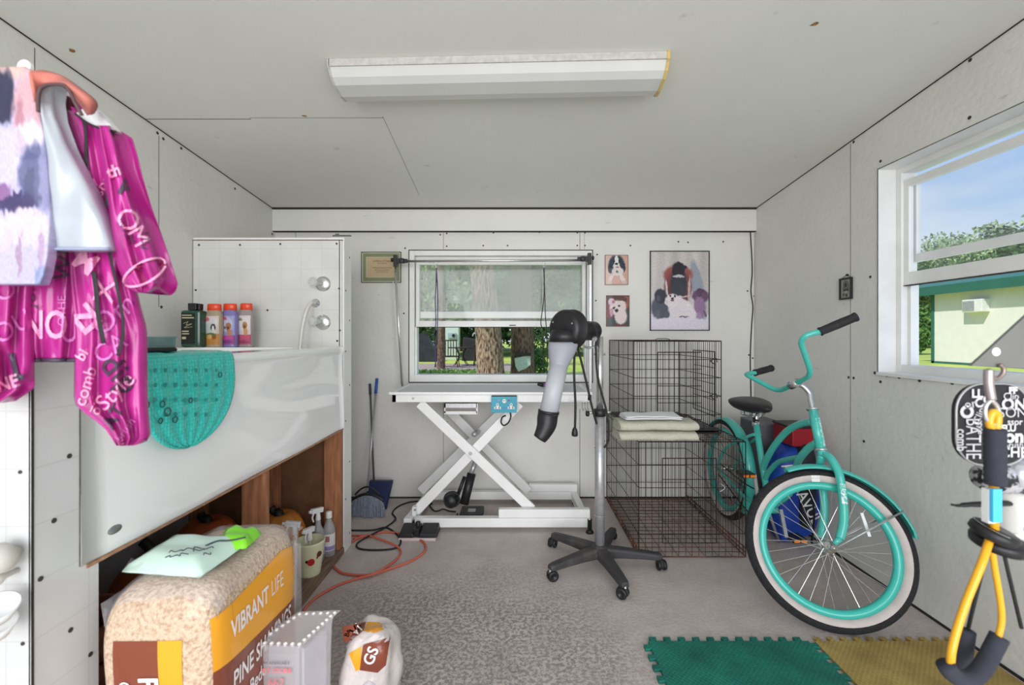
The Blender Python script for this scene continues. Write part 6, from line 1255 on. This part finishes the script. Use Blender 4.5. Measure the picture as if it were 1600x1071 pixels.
wr('VIBRANT', .33, .530, .062, .024, .62); wr('LIFE', .655, .532, .062, -.004, .60); wr('PINE SHAVINGS', .50, .405, .062, .018, .64); wr('Pet Bedding', .38, .340, .050, .014, .72)
x178, x247, x283 = [P(q, 0, by0).x for q in (178, 247, 284)]
g_ = MB(); g_.grid(14, 26, lambda u, v: onY(x178+(x247-x178)*u, .03+(.553-.03)*v), brw); part('printed_panel', g_, shv, 'brown end panel'); g_ = MB(); g_.grid(10, 26, lambda u, v: onY(x247+(x283-x247)*u, .03+(.553-.03)*v), yel); part('printed_panel', g_, shv, 'yellow end panel')
def we(s_, xp, z, size, bold, sx=1):
    tb_ = MB(); put_text(tb_, s_, lambda x, y: onY(P(xp, 0, by0).x+y*size, z-x*sx*size, .004), whp, bold, .3); part('lettering', tb_, shv, 'white sideways lettering')
we('PINE', 230, .41, .060, .03); we('GREAT', 194, .41, .034, .01)
fl2 = MB(); fl2.tube(spl([P(292, 936, 1.03)+Vector((0, 0, .0)), P(301, 929, 1.05), P(311, 926, 1.07)]), .004, M['black'], 5, flat=.3); part('tape_mark', fl2, shv, 'black torn mark')
# loose clear plastic at the top
wrp = mat('crinkled_film', (240, 236, 236), .12, alpha=.2, coat=.8, noise_amt=.05, bump=1.0, bscale=14)
flp = MB()
def film(u, v):
    X = bx0+.0+(bx1-bx0)*u; Y = by0+.02+(by1-by0-.0)*v; h_ = bv.ray_cast(Vector((X, Y, 1.2)), Vector((0, 0, -1)))[0]; z = h_.z if h_ is not None else bz-.03
    e_ = max(abs(u-.5), abs(v-.5)); return Vector((X, Y, z+.008+.012*abs(noise.noise(Vector((X*12, Y*9, 3))))-(0.0 if e_ < .47 else .01)))
flp.grid(26, 34, film, wrp, True); part('film', flp, shv, 'crinkled clear film over the top')
sid = MB()
sid.add([onX(by1-.03, .60), Vector((bx1+.004, by1-.008, .58)), Vector((bx1+.006, by1-.004, .2)), Vector((bx1+.004, by1-.01, .05)), onX(by1-.03, .3)], [(0, 1, 2, 3, 4)], wrp); part('seam_flap', sid, shv)
# wipes packet lying on top
pk = thing('wipes_packet', 'mint packet with a bright green end lying on the shavings bag', 'packet', (-.83, 1.2, .665))
zt = .668
c4 = [G(190, 893, zt), G(312, 902, zt), G(388, 848, zt+.01), G(270, 842, zt+.01)]
mint = mat('mint_film', (206, 232, 218), .3, coat=.5, noise_amt=.06, nscale=10); limeg = mat('lime_film', (128, 214, 40), .3, coat=.5); dgp = mat('dark_grey_print', (70, 78, 84), .4)
def quadslab(c, z0, z1, m, inset=.0, bul=.008, n=14):
    mb = MB(); c = [Vector(q) for q in c]
    def top(u, v):
        p = c[0].lerp(c[1], u).lerp(c[3].lerp(c[2], u), v); return Vector((p.x, p.y, 0))
    def ft(u, v): p = top(u, v); e_ = min(1, 5*min(u, 1-u, v, 1-v)+.0); p.z = c[0].z*(1-v)+c[3].z*v-CZ+z0+(z1-z0)*e_**.5+bul*noise.noise(Vector((u*4, v*5, 1))); return p
    CZ = c[0].z
    def fb(u, v): p = top(u, v); p.z = c[0].z*(1-v)+c[3].z*v-CZ+z0-.0; return p
    mb.grid(n, n, ft, m, True); mb.grid(n, n, fb, m, True); return mb
# drop the mint block and the lime end
part('packet_body', quadslab([c4[0], c4[1], c4[2], c4[3]], zt-.002, zt+.030, mint, bul=.003, n=20), pk)
l4 = [G(338, 858, zt+.015), G(384, 858, zt+.012), G(410, 832, zt+.02), G(352, 826, zt+.02)]
part('packet_end', quadslab(l4, zt+.012, zt+.034, limeg, n=12), pk, 'lime green sealed end')
pc2 = MB(); pc2.tube(spl([G(322, 853, zt+.044), G(340, 846, zt+.044), G(360, 845, zt+.044), G(384, 840, zt+.044)]), .005, dgp, 6, flat=.3)
for k_, (x_, y_, n_q, a_) in enumerate(((258, 871, 7, 7), (262, 863, 9, 8), (300, 861, 7, 7), (318, 867, 4, 5))):
    pc2.tube(spl([G(x_+q*a_*.8+3*math.sin(q*2.3+k_), y_-q*.9+1.6*(-1)**q*(1 if q % 3 else .4), zt+.040) for q in range(n_q)], 4), .0013, dgp, 5)
part('print', pc2, pk, 'dark grey print')
pf_ = MB(); pf_.add([G(190, 893, zt), G(205, 872, zt+.01), G(225, 880, zt+.02), G(212, 893, zt+.01)], [(0, 1, 2, 3)], wrp); part('film_corner', pf_, pk)
# clear plastic container with beaded lid
cb_ = thing('clear_container', 'clear plastic tub with a beaded lid rim and a pink label', 'container', (-.56, 1.2, 0)); clp = mat('clear_tub_plastic', (226, 222, 224), .1, alpha=.45, coat=.8, noise_amt=.03)
tz_ = .415
q4 = [G(404, 1004, tz_), G(468, 1006, tz_), G(522, 958, tz_), G(468, 960, tz_)]
cen = sum(q4, Vector())/4
def low(p, z, k): return Vector((cen.x+(p.x-cen.x)*k, cen.y+(p.y-cen.y)*k, z))
tub2 = MB()
lv = [(tz_, 1.0), (tz_-.012, 1.04), (tz_-.03, 1.0), (.25, .96), (.08, .92), (.003, .9)]; V = [low(q, z, k) for z, k in lv for q in q4]
tub2.add(V, [(i*4+k, i*4+(k+1) % 4, (i+1)*4+(k+1) % 4, (i+1)*4+k) for i in range(len(lv)-1) for k in range(4)]+[(0, 1, 2, 3), (20, 23, 22, 21)], clp)
part('tub', tub2, cb_, bevel=.012)
bd = MB(); bdm = mat('pearl_bead', (240, 236, 232), .15, coat=.8)
for a_, b_ in ((q4[0], q4[1]), (q4[1], q4[2]), (q4[2], q4[3]), (q4[3], q4[0])):
    nb_ = int((b_-a_).length/.017)
    for k in range(nb_): p = a_.lerp(b_, k/nb_); p = low(p, tz_-.002, 1.02); bd.lathe([(0, .006), (.005, .004), (.0065, 0), (.005, -.004), (0, -.006)], p, bdm, n=8)
part('lid_beading', bd, cb_)
fcn = (q4[1]-q4[0]).normalized(); fo = low(q4[0].lerp(q4[1], .5), .3, 1.0); fo.y -= .004
lbm = MB(); pinkl = mat('pink_label', (226, 120, 126), .4); lbm.box((fo.x-.042, fo.y-.003, .20), (fo.x+.048, fo.y-.001, .275), pinkl).box((fo.x-.030, fo.y-.0042, .19), (fo.x+.036, fo.y-.003, .262), mat('lilac_panel', (214, 196, 226), .4))
for s_, z_, sz, m_, b_ in (('662', .314, .030, pinkl, .0), ('PET STORE', .345, .017, pinkl, .02), ('PIN-RESEALABLE', .366, .010, dgp, .0)): flat_text(lbm, s_, (fo.x-.004, fo.y-.004, z_), (1, 0, 0), (0, 0, 1), sz, m_, b_)
part('label', lbm, cb_, 'pink label and print'); 
ins = MB(); i0 = low(q4[1].lerp(q4[2], .15), 0, .90); i1 = low(q4[1].lerp(q4[2], .85), 0, .90); ins.prism([Vector((i0.x, i0.y, .19)), Vector((i1.x, i1.y, .19)), Vector((i1.x, i1.y, .385)), Vector((i0.x, i0.y, .385))], (0, 0, 0), (-.006, .0, 0), mat('lilac_white_insert', (222, 214, 226), .5)); part('insert_card', ins, cb_, 'white insert card')
# second, crumpled bag
b2 = bagbox((-.462, 1.46, .145), (.085, .10, .155), 3.2, .035, 9, mat('crumpled_bag_film', (232, 222, 216), .25, coat=.6, noise_amt=.12, nscale=12, bump=1, bscale=18), 60, 34, 11)
sb2 = thing('crumpled_bag', 'crumpled second shavings bag on the floor right of the clear container', 'bag', (-.455, 1.46, 0)); part('body', b2, sb2)
bv2 = b2.bvh()
def on2(px, py, off=.003):
    r_ = ray(px, py).normalized(); h_ = bv2.ray_cast(Vector((0, 0, H)), r_)[0]; return (h_-r_*off) if h_ is not None else P(px, py, 1.40)
def patch(pts, m, off=.003):
    """polygon patch laid on the bag, fanned from its centre in small steps"""
    mb = MB(); cx_ = sum(p[0] for p in pts)/len(pts); cy_ = sum(p[1] for p in pts)/len(pts); ed = []
    for i in range(len(pts)):
        a_, b_ = pts[i], pts[(i+1) % len(pts)]
        for k in range(6): ed.append((a_[0]+(b_[0]-a_[0])*k/6, a_[1]+(b_[1]-a_[1])*k/6))
    n_ = len(ed); mb.add([on2(cx_+(x-cx_)*s_, cy_+(y-cy_)*s_, off) for s_ in (.01, .25, .5, .75, 1) for x, y in ed], [(j*n_+k, j*n_+(k+1) % n_, (j+1)*n_+(k+1) % n_, (j+1)*n_+k) for j in range(4) for k in range(n_)], m, True); return mb
part('printed_panel', patch([(535, 980), (572, 972), (568, 985), (548, 1002), (537, 1004)], brw), sb2, 'brown printed patch'); part('printed_panel', patch([(574, 972), (594, 973), (600, 984), (584, 990), (568, 986)], yel), sb2, 'yellow printed patch'); part('printed_panel', patch([(567, 1008), (610, 996), (603, 1040), (590, 1052), (562, 1048)], brw), sb2, 'brown printed patch'); part('printed_panel', patch([(545, 1022), (565, 1010), (563, 1046), (556, 1050)], yel), sb2, 'yellow printed patch')
def w2(s_, px, py, sz, an):
    t2 = MB(); put_text(t2, s_, lambda x, y: on2(px+(x*math.cos(an)-y*math.sin(an))*sz, py-(x*math.sin(an)+y*math.cos(an))*sz, .005), whp, .02, .2); part('lettering', t2, sb2, 'white lettering')
w2('VI', 557, 985, 20, .8); w2('GS', 580, 1026, 24, 1.2); w2('Be', 543, 990, 11, 1.3)
flm = MB(); flm.grid(16, 16, lambda u, v: on2(546+58*u+6*math.sin(v*6), 992+16*v-14*u+6, .008)+Vector((0, 0, .006*math.sin(u*14)))*1, wrp, True); part('film', flm, sb2, 'clear crinkled film')
cw_ = bagbox((-.42, 1.22, .125), (.06, .05, .14), 2.3, .05, 21, mat('clear_wrap', (236, 232, 240), .1, alpha=.4, coat=.9), 40, 24, 16); single('plastic_wrap', cw_, 'wad of clear crumpled plastic wrap at the bottom edge beside the container', 'plastic wrap')

# ------------------------------------------------------------------ things hanging at the right edge, close to the camera
pst = MB(); pst.box((1.075, .86, 0), (1.13, .93, zc(.9)-.002), M['vinyl']); struct('trim_2', pst, 'white post just inside the doorway carrying the hanging gear', 'post', .003)
Yp = .80
bkt = thing('steel_bracket', 'triangular grey steel bracket plate with a round hole on the post', 'bracket', P(1560, 577, Yp)); gm_ = mat('grey_steel_plate', (124, 124, 120), .45, .3, noise_amt=.08)
pl = MB(); tri = [P(1518, 572, Yp), P(1612, 577, Yp), Vector((1.075, Yp, P(0, 576, Yp).z)), Vector((1.075, Yp, P(0, 440, Yp).z)), P(1612, 486, Yp)]
pl.prism(tri, (0, 0, 0), (0, .006, 0), gm_); pl.box((1.07, Yp, tri[2].z), (1.0745, .87, tri[3].z), gm_)
part('plate', pl, bkt); part('hole_disc', MB().disc(P(1556, 550, Yp-.0005), .0075, (0, -1, 0), mat('hole_white', (246, 244, 238), .4), 20, .001), bkt, 'round white rivet hole')  # white disc laid on the plate stands for the bright hole through it
bd_ = thing('resistance_band', 'yellow exercise band with black foam handles clipped under the bracket', 'exercise band', P(1550, 577, Yp))
Yb2 = Yp-.005
cbn = MB(); cbn.tube(spl([P(1544, 577, Yb2), P(1548, 588, Yb2), P(1558, 592, Yb2), P(1567, 584, Yb2), P(1568, 576, Yb2), P(1562, 570, Yb2)]), .0035, mat('brownish_steel', (150, 134, 128), .35, .6), 8); cbn.tube(spl([P(1545, 578, Yb2), P(1545, 600, Yb2), P(1549, 625, Yb2)]), .007, mat('swivel_steel', (190, 176, 176), .3, .7), 8)
cbn.tube(spl([P(1549, 625, Yb2), P(1540, 636, Yb2), P(1541, 655, Yb2), P(1556, 664, Yb2), P(1561, 648, Yb2), P(1557, 634, Yb2), P(1549, 626, Yb2)]), .0035, M['chrome'], 8); part('snap_clip', cbn, bd_, 'steel snap clip')
yl = mat('yellow_tubing', (240, 172, 30), .35, coat=.3)
lp_ = MB(); lp_.tube(spl([P(1550, 672, Yb2), P(1546, 660, Yb2), P(1551, 645, Yb2), P(1559, 650, Yb2), P(1557, 672, Yb2)]), .006, yl, 10); part('tubing', lp_, bd_, 'yellow rubber tubing'); lp_ = MB(); lp_.tube([P(1553, 755, Yb2), P(1553, 850, Yb2)], .007, yl, 10)
lp_.tube(spl([P(1548, 838, Yb2), P(1534, 880, Yb2-.02), P(1510, 940, Yb2-.03), P(1495, 985, Yb2-.035), P(1487, 1018, Yb2-.04), P(1485, 1042, Yb2-.04)]), .006, yl, 10); lp_.tube(spl([P(1548, 838, Yb2), P(1553, 880, Yb2+.0), P(1563, 940, Yb2), P(1565, 970, Yb2), P(1560, 995, Yb2)]), .0048, yl, 10); part('tubing', lp_, bd_, 'yellow rubber tubing')
fo_ = mat('black_foam', (52, 54, 64), .85, noise_amt=.15, nscale=60); gp2 = MB(); q_ = [P(1555, 670+k*4.4, Yb2) for k in range(21)]; gp2.tube(q_, [.0145+.0012*(k % 2) for k in range(21)], fo_, 16); part('foam_grip', gp2, bd_, 'ribbed black foam sleeve')
hn = MB(); hn.tube(spl([P(1477, 1038, Yb2-.04), P(1486, 1052, Yb2-.04), P(1504, 1062, Yb2-.03), P(1522, 1058, Yb2-.02), P(1538, 1040, Yb2-.01), P(1550, 1018, Yb2), P(1562, 995, Yb2)], 6), .0135, fo_, 16); hn.tube(spl([P(1504, 1056, Yb2+.04), P(1506, 1020, Yb2+.04), P(1510, 985, Yb2+.04)]), .0135, fo_, 16); part('foam_handle', hn, bd_, 'black foam handle')
dkc = MB(); dkc.tube([P(1546, 845, Yb2+.02), P(1512, 985, Yb2+.04)], .003, M['rubber'], 6); dkc.tube([P(1565, 850, Yb2+.02), P(1596, 982, Yb2+.06)], .003, M['rubber'], 6); part('cord', dkc, bd_)
bl_ = MB(); bl_.cbox(P(1556, 790, Yb2-.010), (.016, .006, .058), mat('bright_blue_tag', (80, 190, 232), .4)); bl_.cbox(P(1545, 790, Yb2), (.014, .012, .060), M['vinyl']); part('tag', bl_, bd_, 'bright blue and white tag')
# printed pouches, jar, discs behind the band
inkm = mat('pouch_black', (34, 34, 38), .5); whk = mat('pouch_white_print', (214, 214, 214), .5)
Yk = .86
po_ = thing('printed_pouch', 'rounded black pouch printed with white grooming words hanging at the right edge', 'pouch', P(1550, 725, Yk))
def rrect(x0, x1, y0, y1, r, n=8):
    o_ = []
    for cx_, cy_, a0_ in ((x1-r, y0+r, -PI/2), (x1-r, y1-r, 0), (x0+r, y1-r, PI/2), (x0+r, y0+r, PI)):
        for k in range(n+1): a = a0_+PI/2*k/n; o_.append((cx_+r*math.cos(a), cy_+r*math.sin(a)))
    return o_
sh_ = rrect(1494, 1610, 600, 727, 42); mb = MB(); mb.prism([P(x, y, Yk) for x, y in sh_][::-1], (0, 0, 0), (0, .012, 0), inkm); part('front', mb, po_, bevel=.004)
part('zip_edge', MB().tube([P(x, y, Yk+.002) for x, y in sh_], .0022, M['steel'], 6, closed=True), po_)
def tx(s_, px, py, sz, an=0, bold=.0, sx=1): 
    a_ = math.radians(an); r_ = Vector((math.cos(a_), 0, math.sin(a_))); tw = MB(); flat_text(tw, s_, P(px, py, Yk-.002), r_, (-math.sin(a_), 0, math.cos(a_)), sz*Yk/F, whk, bold, sx); part('printed_word', tw, po_)
tx('BATHE', 1520, 686, 34, -90, .0, .62); tx('comb', 1502, 688, 22, -90, .02, .7); tx('or', 1516, 632, 20, 10); tx('O', 1511, 645, 26, 0, .05); tx('Clip', 1580, 620, 15, 0, .0); tx('FF', 1583, 611, 14, 0, .06); tx('ONS', 1590, 633, 24, 0, .03); tx('SON', 1583, 646, 22, 0, -.01); tx('ssor', 1586, 660, 14, 0, .01); tx('FLU', 1576, 670, 14, 0, .04); tx('on', 1585, 683, 28, 0, .04); tx('Brush', 1584, 696, 13); tx('CHE', 1584, 708, 22, 0, .02); tx('Clip', 1530, 650, 16, 70); tx('LL', 1527, 616, 18, 0, .04); tx('CO', 1538, 628, 20, 20, .03); tx('style', 1532, 668, 12, -90, .01)
pc3 = thing('rolled_cape', 'rolled silver and black printed cape tucked under the pouch', 'cape', P(1572, 765, Yk+.01)); rl = MB(); rl.tube([P(1531, 745, Yk+.03), P(1545, 746, Yk+.03), P(1612, 748, Yk+.03)], [.022, .031, .031], mat('printed_silver_cloth', (190, 190, 194), .3, .3, col2=(40, 40, 44), nscale=70, lo=.46, hi=.54), 20); part('roll', rl, pc3); part('sheen_band', MB().tube([P(1572, 741, Yk+.022), P(1612, 741, Yk+.022)], .029, mat('silver_band', (206, 206, 210), .25, .5), 20), pc3, 'plain silver band')
jr = thing('white_jar', 'white jar with a grey and blue label behind the exercise band', 'jar', P(1585, 835, Yk)); jc = P(1590, 835, Yk+.03); part('body', MB().lathe([(0, 0), (.036, 0), (.038, .004), (.038, .080), (.034, .086), (0, .086)], jc, mat('offwhite_plastic', (214, 212, 206), .35), n=28), jr); part('label', MB().lathe([(.0386, .02), (.0386, .026)], jc, mat('blue_stripe', (60, 120, 170), .4), n=16, ang0=-PI*.7, ang1=-PI*.05).lathe([(.0386, .034), (.0386, .06)], jc, mat('grey_script', (150, 152, 158), .4), n=12, ang0=-PI*.5, ang1=-PI*.1), jr)
dk2 = thing('dark_lid', 'black grooved plastic lid tilted on the band cord', 'lid', P(1555, 850, .80)); m_ = M['black']
part('upper_rim', MB().lathe([(0, .012), (.030, .012), (.034, .006), (.034, -.004), (.028, -.008), (0, -.008)], P(1552, 835, .80), m_, (.32, -.25, 1), 28).lathe([(.030, .0125), (.0335, .0125)], P(1552, 835, .80), M['chrome'], (.32, -.25, 1), 20, ang0=2.2, ang1=4.4), dk2); part('lower_rim', MB().lathe([(0, .008), (.036, .008), (.040, 0), (.038, -.010), (0, -.010)], P(1560, 846, .81), m_, (.08, -.2, 1), 28), dk2)
lv_ = MB(); lv_.tube(spl([P(1487, 789, .87), P(1497, 790.5, .87), P(1512, 789, .87), P(1545, 788, .87), P(1600, 786, .88)]), [.0025]*4+[.0035]*4+[.0055]*4+[.0065]*9, m_, 10, flat=.8); single('black_lever', lv_, 'thin black lever pointing left behind the blue tag', 'lever')
sh2_ = MB(); sh2_.box(P(1570, 836, Yk), (1.074, .93, P(0, 840, Yk).z), M['vinyl']); single('small_shelf', sh2_, 'small white shelf on the post under the jar', 'shelf')
